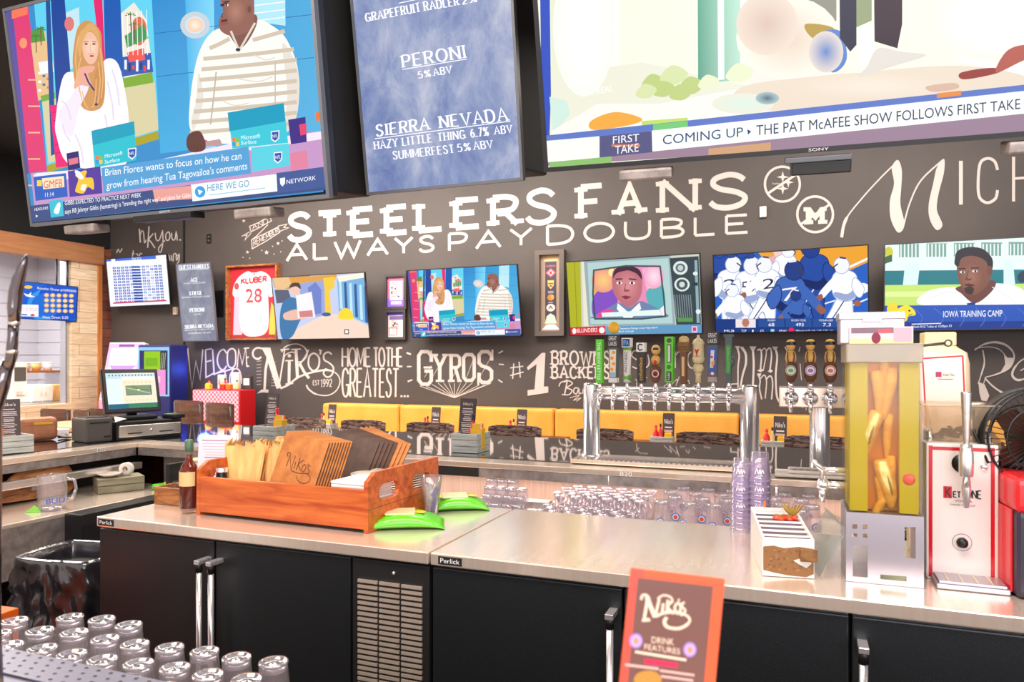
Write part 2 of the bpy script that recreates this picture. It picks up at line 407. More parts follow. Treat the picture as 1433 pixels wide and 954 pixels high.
def font_mesh(t):
    if t not in _TX:
        c = bpy.data.curves.new('t', 'FONT'); c.body = t; c.resolution_u = 3
        o = bpy.data.objects.new('t', c); COL.objects.link(o)
        dg = bpy.context.evaluated_depsgraph_get()
        me = bpy.data.meshes.new_from_object(o.evaluated_get(dg))
        vs = [(q.co.x, q.co.y) for q in me.vertices]; fs = [list(p.vertices) for p in me.polygons]
        bpy.data.objects.remove(o); bpy.data.curves.remove(c); bpy.data.meshes.remove(me)
        x0 = min((q[0] for q in vs), default=0); x1 = max((q[0] for q in vs), default=1)
        _TX[t] = ([((x - x0) / (x1 - x0 or 1), y / .7) for x, y in vs], fs)
    return _TX[t]
class Canvas(G):
    """flat drawing in a thing's own x,z plane; 'mp' turns source points into that plane; layers step towards the viewer (-y)"""
    def __init__(s, mp=None, eps=.0002, base=.0005):
        super().__init__(); s.mp = mp or (lambda p: p); s.eps = eps; s.base = base; s.z = (0, 0, 1); s.k = 0; s.micro = 2e-6; s.wf = 1
    def src(s, pts):
        ox, oy, k = s.z
        return [(ox + p[0] / k, oy + p[1] / k) for p in P(pts)]
    def put(s, pts, L):
        s.k += 1; y = -s.base - s.eps * L - s.k * s.micro
        return [(q[0], y, q[1]) for q in (s.mp(p) for p in pts)]
    def poly(s, pts, col, L=0, sm=False, cols=None):
        pts = s.src(pts)
        if sm: pts = smooth(pts)
        vs = s.put(pts, L)
        if cols: return s.add(vs, [list(range(len(vs)))], 0, False, [rgb(c) for c in cols])
        t = tessellate_polygon([[V((q[0], q[2], 0)) for q in vs]])
        return s.add(vs, [list(f) for f in t], 0, False, rgb(col))
    def ell(s, cx, cy, rx, ry, col, L=0, n=22):
        return s.poly([(cx + rx * math.cos(2 * PI * k / n), cy + ry * math.sin(2 * PI * k / n)) for k in range(n)], col, L)
    def soft(s, cx, cy, rx, ry, c0, c1, L=0, n=24):
        """round patch whose colour fades from c0 to c1"""
        pts = s.src([(cx, cy)] + [(cx + rx * math.cos(2 * PI * k / n), cy + ry * math.sin(2 * PI * k / n)) for k in range(n)])
        vs = s.put(pts, L)
        for k in range(n): s.add([vs[0], vs[1 + k], vs[1 + (k + 1) % n]], [(0, 1, 2)], 0, False, [rgb(c0), rgb(c1), rgb(c1)])
        return s
    def rect(s, x0, y0, x1, y1, col, L=0): return s.poly([(x0, y0), (x1, y0), (x1, y1), (x0, y1)], col, L)
    def line(s, pts, w, col, L=0, sm=False, closed=False, raw=False):
        pts = P(pts) if raw else s.src(pts)
        if sm: pts = smooth(pts, closed)
        if not raw: w = [k / s.z[2] for k in w] if isinstance(w, (list, tuple)) else w / s.z[2]
        w = [k * s.wf for k in w] if isinstance(w, (list, tuple)) else w * s.wf
        n = len(pts); ws = w if isinstance(w, (list, tuple)) else None
        a = []; b = []
        for i in range(n):
            p = pts[i]
            q0 = pts[(i - 1) % n] if closed or i > 0 else None
            q1 = pts[(i + 1) % n] if closed or i < n - 1 else None
            d0 = V((p[0] - q0[0], p[1] - q0[1])) if q0 else None
            d1 = V((q1[0] - p[0], q1[1] - p[1])) if q1 else None
            if d0 is not None and d0.length > 0: d0.normalize()
            if d1 is not None and d1.length > 0: d1.normalize()
            t = d1 if d0 is None else d0 if d1 is None else d0 + d1
            if t.length < 1e-6: t = d0
            t.normalize()
            nr = V((-t.y, t.x)); k = 1.0
            if d0 is not None and d1 is not None: k = 1 / max(.45, abs(nr.dot(V((-d0.y, d0.x)))))
            wi = (ws[0] + (ws[1] - ws[0]) * i / max(1, n - 1)) if ws and len(ws) == 2 else ws[min(len(ws) - 1, int(i * len(ws) / n))] if ws else w
            a.append((p[0] + nr.x * wi / 2 * k, p[1] + nr.y * wi / 2 * k)); b.append((p[0] - nr.x * wi / 2 * k, p[1] - nr.y * wi / 2 * k))
        vs = s.put(a + b, L); m = n if closed else n - 1
        return s.add(vs, [(i, (i + 1) % n, (i + 1) % n + n, i + n) for i in range(m)], 0, False, rgb(col))
    def text(s, t, p0, p1, h, col, L=0):
        """built-in sans letters: baseline from p0 to p1, capitals h tall (source units)"""
        p0, p1 = s.src([p0, p1]); h = h / s.z[2]
        vs, fs = font_mesh(t)
        dx, dy = p1[0] - p0[0], p1[1] - p0[1]; l = math.hypot(dx, dy); up = s.up(h)
        pts = [(p0[0] + dx * x + up[0] * y, p0[1] + dy * x + up[1] * y) for x, y in vs]
        return s.add(s.put(pts, L), fs, 0, False, rgb(col))
    down = True
    slant = 0.0
    def up(s, h): return (s.slant * h, -h) if s.down else (s.slant * h, h)
    def strokes(s, t, q, w, col, L=0, serif=0, contrast=0, gap=.22):
        """hand-lettered capitals in the quad q = bottom-left, bottom-right, top-right, top-left"""
        bl, br, tr, tl = s.src(q); w = w / s.z[2]
        xs = 0; items = []
        for ch in t:
            wd, body = GL[ch]; items.append((xs, body)); xs += wd + gap
        tot = xs - gap
        mpq = lambda x, y: tuple((bl[k] * (1 - x) + br[k] * x) * (1 - y) + (tl[k] * (1 - x) + tr[k] * x) * y for k in (0, 1))
        for x0, body in items:
            for st in body.split('|'):
                if not st: continue
                kind = st[0]; pts = P(st[1:] if kind in '~o' else st)
                pts = [mpq((x0 + x) / tot, y) for x, y in pts]
                if kind == '~': pts = smooth(pts, False, 4)
                if kind == 'o': pts = smooth(pts, True, 4)
                wl = w
                if contrast:
                    wl = []
                    for i in range(len(pts)):
                        a, b = pts[max(0, i - 1)], pts[min(len(pts) - 1, i + 1)]
                        dx, dy = b[0] - a[0], b[1] - a[1]; l = math.hypot(dx, dy) or 1
                        sl = .55 if dy * dx < 0 and abs(dx) > .15 * abs(dy) and kind not in '~o' else 1
                        wl.append(w * (1 - contrast + contrast * abs(dy) / l * sl))
                    wl = wl if len(wl) != 2 else wl + [wl[1]]
                    if len(wl) == 3 and len(pts) == 2: wl = wl[0]
                s.line(pts, wl, col, L, closed=(kind == 'o'), raw=True)
                if serif and kind not in 'o':
                    for e, p2 in ((pts[0], pts[1]), (pts[-1], pts[-2])):
                        dx, dy = e[0] - p2[0], e[1] - p2[1]
                        if abs(dy) > abs(dx) * .5 and kind != '~':
                            ex = (br[0] - bl[0], br[1] - bl[1]); l = math.hypot(*ex); ex = (ex[0] / l, ex[1] / l)
                            tw = w * (.8 if not contrast else .35)
                            k = 1 if dy > 0 else -1
                            c = (e[0], e[1] - k * tw / 2)
                            s.line([(c[0] - ex[0] * w * serif, c[1] - ex[1] * w * serif), (c[0] + ex[0] * w * serif, c[1] + ex[1] * w * serif)], tw, col, L, raw=True)
        return s
def onto(M):
    """source points are photograph positions projected onto the flat face of a thing with matrix M"""
    I = M.inverted(); o = I @ CAM; R3 = I.to_3x3()
    def f(p):
        d = R3 @ ray(*p); t = -o.y / d.y
        return (o.x + d.x * t, o.z + d.z * t)
    return f
# ------------------------------------------------------------------ the setting
YW, XL, ZC = 7.2, -8.68, 4.0
FT, BT = .99, 1.067
g = G().box(-12, 4.5, -1.2, YW, -.06, 0); struct(g.build('floor', 'floor_dark'))
g = G().box(-12, 4.5, -1.2, YW + .15, ZC, ZC + .1); struct(g.build('ceiling', 'ceiling_black'))
wall = struct(G().box(XL - .1, 4.5, YW, YW + .15, 0, ZC).build('wall_back', 'wall_paint'))
struct(G().box(4.5, 4.6, 2.0, YW, 0, ZC).build('wall_right', 'wall_paint'))
struct(G().box(-7.385, -7.36, YW - .012, YW, 0, ZC).build('trim_1', 'soft_black'))
# reclaimed timber wall on the kitchen side, with the serving opening
Y0o, Y1o, Z0o, Z1o = 4.6, 6.63, 1.06, 2.88
g = G()
g.box(XL - .1, XL, Y1o, 7.0, 0, 2.88); g.box(XL - .1, XL, -1.2, Y0o, 0, 2.88); g.box(XL - .1, XL, Y0o, Y1o, 0, Z0o)
wl = struct(g.build('wall_left', 'pale_planks'))
struct(G().box(XL - .1, XL + .02, 7.0, 7.06, 0, 2.88).build('trim_2', 'orange_trim'))
struct(G().box(XL - .1, XL + .01, 7.06, YW, 0, 3.1).build('trim_3', 'old_planks'))
struct(G().box(XL - .12, XL + .05, -1.2, 7.06, 2.88, 3.12).build('trim_4', 'lintel_wood'))
struct(G().box(XL - .1, XL, -1.2, YW, 3.12, ZC).build('wall_left_upper', 'ceiling_black'))
struct(G().box(XL - .14, XL - .04, Y1o - .05, Y1o, Z0o, Z1o).build('trim_5', 'kitchen_steel'))
# kitchen behind the opening
g = G(); g.box(-11.6, -11.5, 3.5, 8.2, 0, 3.3)
for k in range(9): g.box(-11.5, -11.485, 3.5, 8.2, 1.3 + k * .2, 1.48 + k * .2)
struct(g.build('wall_kitchen', 'kitchen_wall'))
g = G(); g.box(-11.6, XL - .1, 8.2, 8.3, 0, 3.3)
for k in range(9): g.box(-11.5, XL - .1, 8.185, 8.2, 1.3 + k * .2, 1.48 + k * .2)
struct(g.build('wall_kitchen_end', 'kitchen_wall'))
struct(G().box(-11.6, XL - .1, 3.5, 8.3, 3.3, 3.35).build('ceiling_kitchen', 'kitchen_wall'))

# ------------------------------------------------------------------ chalk lettering on the back wall
cv = Canvas(onto(mtx((0, YW, 0))), eps=.0004, base=.002)
CH = (204, 192, 187); cv.micro = 8e-6; cv.wf = .82
cv.z = (380, 220, 1.9365)
cv.z = (0, 0, 1)
for ch, x0, x1, yb, yt_, il, ir in [('S', 400, 439, 340, 295, 5, 5), ('T', 442, 481, 335.5, 293, 4, 4), ('E', 485, 526, 333, 288, 9, 4), ('E', 532, 573, 330, 285, 9, 4), ('L', 577, 622, 326, 279.5, 9, 4), ('E', 629, 674, 322, 275, 9, 4), ('R', 681, 729, 319, 271, 9, 5), ('S', 733, 782, 316, 262, 5, 5), ('F', 804, 846, 309, 256, 9, 4), ('A', 856, 906, 303.5, 254, 9, 9), ('N', 918, 982, 300.5, 247, 9, 9), ('S', 988, 1051, 295, 240, 6, 6)]:
    k = .055 * (x1 - x0); cv.strokes(ch, [(x0 + il, yb - 4.5 + k / 2), (x1 - ir, yb - 4.5 - k / 2), (x1 - ir, yt_ + 4.5 - k / 2), (x0 + il, yt_ + 4.5 + k / 2)], 9.6, CH, serif=.95)
cv.z = (380, 220, 1.9365)
cv.strokes('ALWAYS', '42,281 440,254 440,213 42,238', 9, CH, gap=.3)
cv.strokes('PAY', '482,253 705,236 705,192 482,208', 9, CH, gap=.34)
cv.strokes('DOUBLE', '748,236 1290,203 1290,156 748,187', 9.5, CH, gap=.34)
# ribbon AND REMEMBER with stars
cv.z = (150, 290, 5.307)
cv.line('1058,142 1128,112 1205,66 1222,100 1132,150 1070,182', 7, CH, closed=True)
cv.line('1060,182 1000,214 1040,205 1022,246 1070,190', 7, CH)
cv.line('1196,128 1108,216 1076,240', 7, CH)
cv.line('1074,240 1180,192 1270,146 1282,186 1180,252 1078,308', 7, CH, closed=True)
cv.line('1278,180 1350,152 1312,150 1336,124 1270,140', 7, CH)
cv.strokes('AND', '1082,166 1196,116 1190,82 1076,134', 5, CH, serif=1)
cv.strokes('REMEMBER', '1090,288 1272,184 1266,152 1088,246', 5, CH)
for x, y, r in ((1015, 100, 14), (1275, 62, 12), (1130, 58, 10), (1270, 268, 14), (1185, 335, 18), (1043, 333, 14)):
    cv.poly([(x + (r if k % 2 == 0 else r * .4) * math.sin(PI * k / 5), y - (r if k % 2 == 0 else r * .4) * math.cos(PI * k / 5)) for k in range(10)], CH)
for x, y in ((990, 75), (1060, 70), (1230, 60), (1010, 372), (1090, 300), (1230, 290), (1240, 348), (1300, 250), (1060, 378), (1150, 320), (1290, 330)): cv.ell(x, y, 4, 4, CH, n=8)
# Thank you / for coming
for t, w in (('240,160 248,262', 12), ('246,210 258,176 272,190 278,262 292,240', 9), ('312,142 308,215 302,300', 11), ('344,196 312,236 330,262 356,302', 10), ('358,190 366,240 388,242 410,182', 9), ('412,170 416,250 404,322 388,332 386,300 430,246', 9), ('480,190 484,236 504,238 514,182 522,246', 9)):
    cv.line(t, w, CH, sm=True)
cv.line('452,184 436,206 440,240 456,244 468,216 462,188', 9, CH, sm=True, closed=True); cv.ell(544, 242, 6, 6, CH, n=8)
for t, w in (('196,320 188,372', 9), ('186,346 206,342', 6), ('214,350 226,346 230,362', 8), ('240,366 246,344 262,346', 8), ('70,340 84,312 96,334 112,306', 9), ('446,352 452,400 458,356 468,396', 9), ('476,356 482,398', 9), ('492,402 494,352 512,346 516,394', 9), ('530,352 514,364 520,392 536,348 534,400 520,416', 9)):
    cv.line(t, w, CH, sm=True)
# WELCOME TO
cv.z = (240, 340, 3.669)
for t in ('84,540 106,744 126,606 148,700 162,545', '176,548 178,690 218,668', '176,548 208,542', '177,610 206,602', '212,545 220,674 272,648', '338,640 346,545 364,622 382,540 388,634', '372,541 400,538', '386,588 398,585', '388,634 400,630', '234,668 322,644', '274,656 286,724'):
    cv.line(t, 9, CH)
cv.line('284,566 268,546 246,562 236,602 248,640 268,650 284,630', 9, CH, sm=True)
cv.line('312,542 290,560 290,620 308,640 328,622 330,560', 9, CH, sm=True, closed=True)
cv.line('300,720 302,680 322,648 346,650 358,684 360,722', 9, CH, sm=True)
# NIKO'S EST 1992 with its swash
cv.line('462,584 444,596 422,582 420,556 440,538 470,542', 11, CH, sm=True)
cv.poly('462,536 508,536 566,742 540,748 486,580', CH)
cv.line('500,560 484,650 478,764', [15, 15], CH); cv.poly('440,772 462,752 500,752 498,768 470,766', CH)
cv.line('582,548 568,640 552,742', 9, CH); cv.line('560,548 606,544', 9, CH)
cv.line('606,604 604,722', 17, CH); cv.line('586,604 626,602', 8, CH); cv.line('586,724 626,720', 8, CH); cv.ell(606, 578, 9, 9, CH)
cv.line('640,548 648,692', 19, CH); cv.line('616,546 666,544', 8, CH)
cv.line('704,548 684,590 652,630', 10, CH, sm=True); cv.line('658,616 684,664 708,694', 17, CH, sm=True)
cv.line('732,566 708,584 706,630 730,656 756,634 758,588', 11, CH, sm=True, closed=True)
cv.line('758,548 768,552 764,572', 10, CH)
cv.line('824,572 806,560 784,572 786,600 812,616 832,640 824,676 800,688 782,670 790,648 806,652', 10, CH, sm=True)
cv.line('560,746 600,728 650,690 720,664 800,652 850,672 866,712 846,758 800,782 740,774 704,748 694,728', [12, 12, 7, 7, 10], CH, sm=True)
cv.line('566,560 590,530 640,518 682,534 698,570 676,604 646,612', 8, CH, sm=True)
cv.line('576,610 584,576 616,560 640,566', 7, CH, sm=True)
for k in range(9): cv.line([(438, 590 + k * 17), (462, 588 + k * 17)], 2.5, CH)
for k in range(9): cv.line([(520 - k, 612 + k * 15), (536 + k, 612 + k * 15)], 2.5, CH)
cv.strokes('EST', '728,730 760,728 760,704 728,706', 4, CH); cv.strokes('1992', '768,740 824,736 824,698 768,700', 5, CH)
# HOME TO THE GREATEST...
cv.strokes('HOME', '878,634 1022,633 1022,538 878,538', 11, CH, gap=.16)
cv.strokes('TO', '1040,633 1096,633 1094,538 1038,538', 11, CH, gap=.1)
cv.strokes('THE', '1102,633 1186,633 1186,538 1102,538', 11, CH, gap=.14)
cv.strokes('GREATEST', '878,788 1166,790 1168,646 878,644', 11, CH, gap=.2)
for x in (1182, 1198, 1214): cv.ell(x, 786, 6, 6, CH, n=10)
cv.line('1208,564 1230,573', 7, CH); cv.line('1210,634 1230,633', 7, CH); cv.line('1214,712 1238,702', 7, CH)
# GYROS with rays
cv.z = (520, 330, 3.532)
cv.line('296,622 296,592 280,572 248,572 234,592 234,712 250,732 282,732 296,714 296,668 262,668', 21, CH)
cv.line('258,650 300,650', 12, CH); cv.line('296,566 296,612', 10, CH)
cv.line('312,590 338,648 366,590', 20, CH); cv.line('338,645 338,716', 21, CH)
for a, b in (('300,588 330,588', 0), ('350,588 378,588', 0), ('318,716 360,716', 0)): cv.line(a, 14, CH)
cv.line('394,590 394,716', 21, CH); cv.line('384,590 424,590 436,602 436,638 424,650 396,650', 18, CH); cv.line('414,650 434,716', 19, CH)
cv.line('380,588 400,588', 14, CH); cv.line('378,716 412,716', 14, CH); cv.line('424,716 446,716', 14, CH)
cv.line('468,586 496,586 508,602 508,698 496,714 468,714 456,698 456,602', 20, CH, closed=True)
cv.line('594,616 594,590 576,572 546,572 532,588 532,628 546,642 580,654 594,668 594,706 578,724 548,724 532,708 532,676', 21, CH)
cv.line('598,562 598,612', 12, CH); cv.line('528,690 528,736', 12, CH)
for x, y in ((240, 742), (270, 742), (298, 732), (330, 728), (358, 728), (384, 726), (410, 728), (440, 728), (470, 726), (500, 726), (534, 736), (562, 736), (592, 728)): cv.line([(411, 800), (x, y)], 3.5, CH)
for a in ('262,700 296,640', '300,700 330,650', '470,700 500,620', '540,690 590,600', '400,700 430,640'): cv.line(a, 2.5, CH)
for a in ('174,576 196,584', '176,646 198,646', '180,718 202,710', '628,580 650,568', '630,634 654,636', '626,710 648,724'): cv.line(a, 7, CH)
# number one Browns backers
cv.line('704,630 698,706', 7, CH); cv.line('730,622 736,700', 7, CH); cv.line('686,652 750,644', 7, CH); cv.line('686,690 752,672', 7, CH)
cv.poly('768,650 842,578 860,578 852,744 874,744 874,774 772,790 772,762 806,758 816,634 774,664', CH)
cv.z = (740, 330, 3.533)
cv.strokes('BROWNS', '116,637 400,640 400,570 116,570', 11, CH, serif=.9, gap=.3)
cv.strokes('BACKERS', '116,703 398,704 398,646 116,646', 11, CH, serif=.9, gap=.3)
cv.line('176,724 190,716 178,782', 8, CH, sm=True); cv.line('150,744 160,724 196,716 216,730 190,750 214,762 200,784 164,784', 7, CH, sm=True)
cv.line('246,752 228,752 222,772 236,780 248,756 250,778 262,776', 7, CH, sm=True); cv.line('268,780 272,754 286,752', 7, CH, sm=True)
cv.line('204,800 250,788 222,812 258,800 236,818', 4, CH, sm=True)
# words behind the taps, YUMMY
cv.z = (850, 450, 5.118)
for t in ('236,224 214,206 184,216 176,244 200,266 230,284 238,312 214,334 180,322', '262,330 288,322 300,290 290,232', '600,216 580,240 576,290 592,326 614,330 630,300', '486,212 488,332', '492,240 508,216 528,222'): cv.line(t, 10, CH, sm=True)
for t in ('210,470 216,420 240,402 290,400', '404,466 460,420 446,462 500,412 492,460 516,392', '520,460 556,470', '612,466 634,452', '200,410 230,440', '560,444 580,420 588,446', '690,474 740,466'): cv.line(t, 5, CH, sm=True)
cv.line('926,178 944,240 936,330 936,476', [16, 11], CH, sm=True); cv.poly('912,174 950,174 940,196 926,196', CH); cv.line('884,478 884,448 938,444', 10, CH)
cv.line('962,182 990,230 992,300 970,380 952,474', [22, 15], CH, sm=True); cv.poly('946,178 976,180 984,214 966,206', CH)
cv.line('1040,182 1048,300 1042,460', [18, 18], CH, sm=True); cv.poly('1016,176 1068,176 1052,204 1032,204', CH)
cv.line('1074,204 1096,200 1104,240 1096,346', 14, CH, sm=True); cv.line('1100,216 1126,190 1138,230 1116,350', 9, CH, sm=True); cv.line('1136,212 1164,188 1176,240 1164,352', 13, CH, sm=True)
cv.poly('1072,350 1102,336 1120,350 1098,362', CH); cv.poly('1148,356 1168,338 1186,352 1172,366', CH)
cv.line('1080,380 1094,420 1090,480 1106,556', 12, CH, sm=True); cv.line('1096,408 1124,382 1140,430 1130,550', 10, CH, sm=True); cv.line('1138,412 1168,388 1184,440 1176,556', 12, CH, sm=True)
cv.poly('1070,372 1104,368 1096,390 1080,392', CH)
cv.line('1200,184 1216,250 1206,380 1212,520 1230,570 1258,580 1274,560', [18, 16, 16, 16, 16, 14, 10], CH, sm=True); cv.poly('1180,178 1222,178 1210,202 1192,202', CH)
cv.line('1272,180 1290,220 1300,300', 12, CH, sm=True); cv.line('1384,606 1400,616 1420,606 1424,636', 5, CH, sm=True)
cv.line('1380,180 1372,214', 8, CH); cv.line('1380,300 1390,420', 6, CH)
# script to the side of the jug
cv.z = (1280, 440, 4.333)
cv.line('362,216 420,180 490,168 560,190 602,246 576,320 500,360 428,380', [10, 14, 16, 14, 12, 12, 12, 8], CH, sm=True)
cv.line('366,206 440,196 506,208 546,244', 6, CH, sm=True); cv.poly('540,236 562,262 596,262 588,306 540,346 520,350 548,300', CH)
cv.line('412,216 422,290 404,360 384,420', [10, 12, 8], CH, sm=True); cv.poly('386,408 424,424 452,492 436,526 404,520 392,480', CH); cv.line('428,386 410,440 420,480', 6, CH)
cv.line('424,384 480,440 566,496', [12, 12, 18], CH, sm=True)
cv.line('700,250 640,282 600,330 592,370 620,396 664,390 700,372', [10, 16, 18, 12], CH, sm=True); cv.line('640,340 680,316 700,286', 8, CH, sm=True)
# struck-out badges and Michigan script
cv.z = (1060, 200, 3.8418)
ring = lambda x, y, r, w: cv.line([(x + r * math.cos(2 * PI * k / 30), y + r * math.sin(2 * PI * k / 30)) for k in range(30)], w, CH, closed=True)
ring(134, 222, 94, 15); cv.line('56,272 214,166', 16, CH)
def astro(x, y, r):
    pts = []
    for k in range(4):
        a = PI / 2 * k; b = a + PI / 4
        pts += [(x + r * math.cos(a), y + r * math.sin(a)), (x + .3 * r * math.cos(b), y + .3 * r * math.sin(b))]
    cv.poly(pts, CH)
astro(136, 184, 32); astro(166, 212, 30); astro(136, 246, 32); cv.text('Steelers', (80, 224), (122, 222), 10, CH)
ring(310, 384, 96, 16); cv.line('232,438 392,328', 15, CH)
cv.poly('248,346 286,346 312,384 336,346 372,342 372,364 362,366 362,414 376,414 376,434 326,436 326,416 334,414 334,392 312,420 290,394 290,414 300,416 300,436 250,440 250,418 260,416 260,368 248,368', CH, L=1)
cv.line('452,508 476,410 560,300 660,190 752,100', [20, 9, 9, 9], CH, sm=True)
cv.poly('722,134 754,92 776,150 772,250 768,330 790,440 756,482 716,408 712,310 734,220', CH, sm=True)
cv.line('786,440 820,320 880,200 996,92', 10, CH, sm=True)
cv.poly('964,134 1002,86 1002,160 974,270 964,360 994,440 962,468 926,410 920,330 944,220', CH, sm=True)
cv.line('1093,97 1093,332', 25, CH); cv.line('1290,146 1274,100 1238,84 1198,108 1186,200 1192,290 1234,322 1278,300 1290,254', 19, CH, sm=True)
cv.line('1376,75 1376,315', 20, CH); cv.line('1376,192 1470,186', 17, CH); cv.line('1476,60 1476,310', 20, CH)
mural = cv.build('chalk_lettering', 'print', wall); mural.location = (0, YW, 0)
mural['label'] = 'white hand-painted lettering and badges'
# small wall boxes and outlet
for px, py, m_, lab in ((1068, 297, 'white_plastic', 'small white box on the dark wall under the struck-out badges'), (247, 435, 'jug_cream', 'small cream box on the dark wall beside the tall menu screen')):
    p = at(px, py, Y=YW); o = G().box(p.x - .03, p.x + .03, YW - .035, YW, p.z - .05, p.z + .05, bev=.006).build('junction_box', m_); tag(o, lab, 'box')
p = at(293, 334, Y=YW); t = thing('wall_outlet', 'black wall outlet high on the dark wall near the ribbon lettering', 'outlet', (p.x, YW, p.z))
G().box(-.035, .035, -.012, 0, -.06, .06, bev=.004).build('cover_plate', 'black_plastic', t)
for z in (-.025, .025): G().box(-.014, .014, -.016, -.01, z - .014, z + .014, bev=.003).build('socket', 'grey_plastic', t)

# ------------------------------------------------------------------ booth along the back wall
YB = 6.98
xs = [at(q, 572, Y=YB).x for q in (450, 558, 775)]
wd = xs[2] - xs[1]; xs += [xs[2] + wd, xs[2] + 2 * wd, xs[2] + 3 * wd]
t = thing('booth_bench', 'long mustard vinyl booth bench along the lettered back wall', 'bench', (0, YB, 0))
for a, b in zip(xs, xs[1:]):
    G().box(a + .006, b - .006, 0, .2, .5, 1.12, bev=.035, seg=3).build('back_panel', 'vinyl', t)
    G().box(a + .006, b - .006, -.42, .0, .42, .54, bev=.035, seg=3).build('seat_cushion', 'vinyl', t)
G().box(xs[0] + .02, xs[-1] - .02, -.38, .2, 0, .42).build('plinth', 'redbrown_wood', t)

def pub_table(x, y, w, d, z, m, label, group=None):
    t = thing('pub_table', label, 'table', (x, y, 0), 0, group)
    G().box(-w / 2, w / 2, -d / 2, d / 2, z - .045, z, bev=.006).build('tabletop', m, t)
    G().lathe([(.03, .03), (.03, z - .045)], 12).build('pedestal', 'black_plastic', t)
    G().box(-w * .32, w * .32, -d * .32, d * .32, 0, .03, bev=.01).build('base', 'black_plastic', t)
    return t
def menu_art(cv, w, z0, z1, seed=0, big=True):
    """dark card with the house name and rows of pale print"""
    rnd = random.Random(seed)
    cv.rect(-w / 2, z0, w / 2, z1, (66, 56, 60)); H = z1 - z0
    cv.rect(-w * .44, z0 + H * .02, w * .44, z1 - H * .02, (72, 60, 62), 1)
    if big:
        cv.text("Niko's", (-w * .3, z1 - H * .14), (w * .3, z1 - H * .14), H * .06, (236, 224, 214), 2)
        z = z1 - H * .2; k = 0
        while z > z0 + H * .06:
            l = w * rnd.uniform(.2, .4); cv.rect(-l, z - H * .014, l, z, (214, 200, 200) if k % 3 else (240, 230, 226), 2); z -= H * (.034 if k % 3 else .05); k += 1
    else:
        cv.text("Niko's", (-w * .36, z1 - H * .36), (w * .36, z1 - H * .36), H * .16, (244, 232, 226), 2)
        cv.rect(-w * .3, z1 - H * .5, w * .3, z1 - H * .46, (240, 226, 220), 2); cv.rect(-w * .36, z1 - H * .64, w * .36, z1 - H * .56, (206, 170, 170), 2)
def card(name, label, x, y, z, w, h, rz, tilt, seed, big=True, group=None, cat='menu'):
    t = thing(name, label, cat, M=mtx((x, y, z), rz, tilt), group=group)
    G().box(-w / 2, w / 2, 0, .004, 0, h).build('board', 'card_dark', t)
    c = Canvas(eps=.0003); c.down = False; menu_art(c, w, 0, h, seed, big); c.build('printed_face', 'print', t)
    return t
def caddy(x, y, z, w, d, h, rz, label, group=None):
    t = thing('condiment_caddy', label, 'caddy', (x, y, z), rz, group)
    n = 3; s = h / n
    for k in range(n):
        g = G()
        z0, z1 = k * s + .001, (k + 1) * s - .002
        g.box(-w / 2, w / 2, -d / 2, -d / 2 + .012, z0, z1, bev=.002, seg=1); g.box(-w / 2, w / 2, d / 2 - .012, d / 2, z0, z1, bev=.002, seg=1)
        g.box(-w / 2, -w / 2 + .012, -d / 2 + .012, d / 2 - .012, z0, z1); g.box(w / 2 - .012, w / 2, -d / 2 + .012, d / 2 - .012, z0, z1)
        g.build('slat_row', 'whitewash', t)
    G().box(-w / 2 + .012, w / 2 - .012, -d / 2 + .012, d / 2 - .012, .003, .015).build('base', 'whitewash', t)
    return t
def sauce_bottle(label, x, y, z, h, r, body, cap, group=None, name='sauce_bottle'):
    t = thing(name, label, 'bottle', (x, y, z), 0, group)
    G().lathe([(.001, 0), (r, 0), (r * 1.02, h * .1), (r, h * .55), (r * .45, h * .72), (r * .36, h * .86), (.001, h * .86)], 14).build('bottle_body', body, t)
    G().lathe([(r * .45, h * .84), (r * .45, h * .99), (r * .3, h), (.001, h)], 12).build('cap', cap, t)
    return t
def packet_cup(label, x, y, z, w, h, m, rz=0, group=None):
    t = thing('sweetener_holder', label, 'holder', (x, y, z), rz, group)
    G().box(-w / 2, w / 2, -w * .35, w * .35, 0, h, bev=.004).build('holder_box', m, t)
    for k in range(3): G().box(-w * .4 + k * w * .05, w * .3 + k * w * .05, -w * .25 + k * w * .2, -w * .2 + k * w * .2, h * .5, h * 1.22).build('packet', ['yellow_plastic', 'white_plastic', 'orange_plastic'][k], t)
    return t
names = ['bench-end booth table', 'booth table below the framed cards', 'booth table below the gyros lettering', 'booth table between the tower posts', 'booth table behind the lilac cups']
for i, (px, py) in enumerate(((457, 600), (602, 604), (722, 608), (927, 614), (1083, 624))):
    yt = 6.2 - .0 * i
    p = at(px, py, Z=.9); p = V((at(px, py, Y=yt).x, yt, .9))
    pub_table(p.x, yt, .82, .7, .9, 'redbrown_wood', 'dark red-brown ' + names[i], 'booth tables')
    caddy(p.x, yt, .901, .19, .13, .075, 0, 'small whitewashed caddy on the ' + names[i], 'caddies on booth tables')
    card('table_card', 'dark card in the caddy on the ' + names[i], p.x + .045, yt + .01, .918, .1, .25, R(-6), R(-6), i, False, 'table cards on booth tables', 'card')
    sauce_bottle('red ketchup bottle on the ' + names[i], p.x - .055, yt, .917, .15, .025, 'red_plastic', 'red_plastic', 'ketchup bottles on booth tables', 'ketchup_bottle')
    sauce_bottle('thin black-capped sauce bottle on the ' + names[i], p.x - .01, yt - .03, .917, .165, .018, 'red_plastic' if i % 2 else 'amber_label', 'black_plastic', 'thin sauce bottles on booth tables')
    packet_cup('yellow sweetener holder on the ' + names[i], p.x + .055, yt - .035, .917, .06, .085, 'yellow_plastic', 0, 'sweetener holders on booth tables')

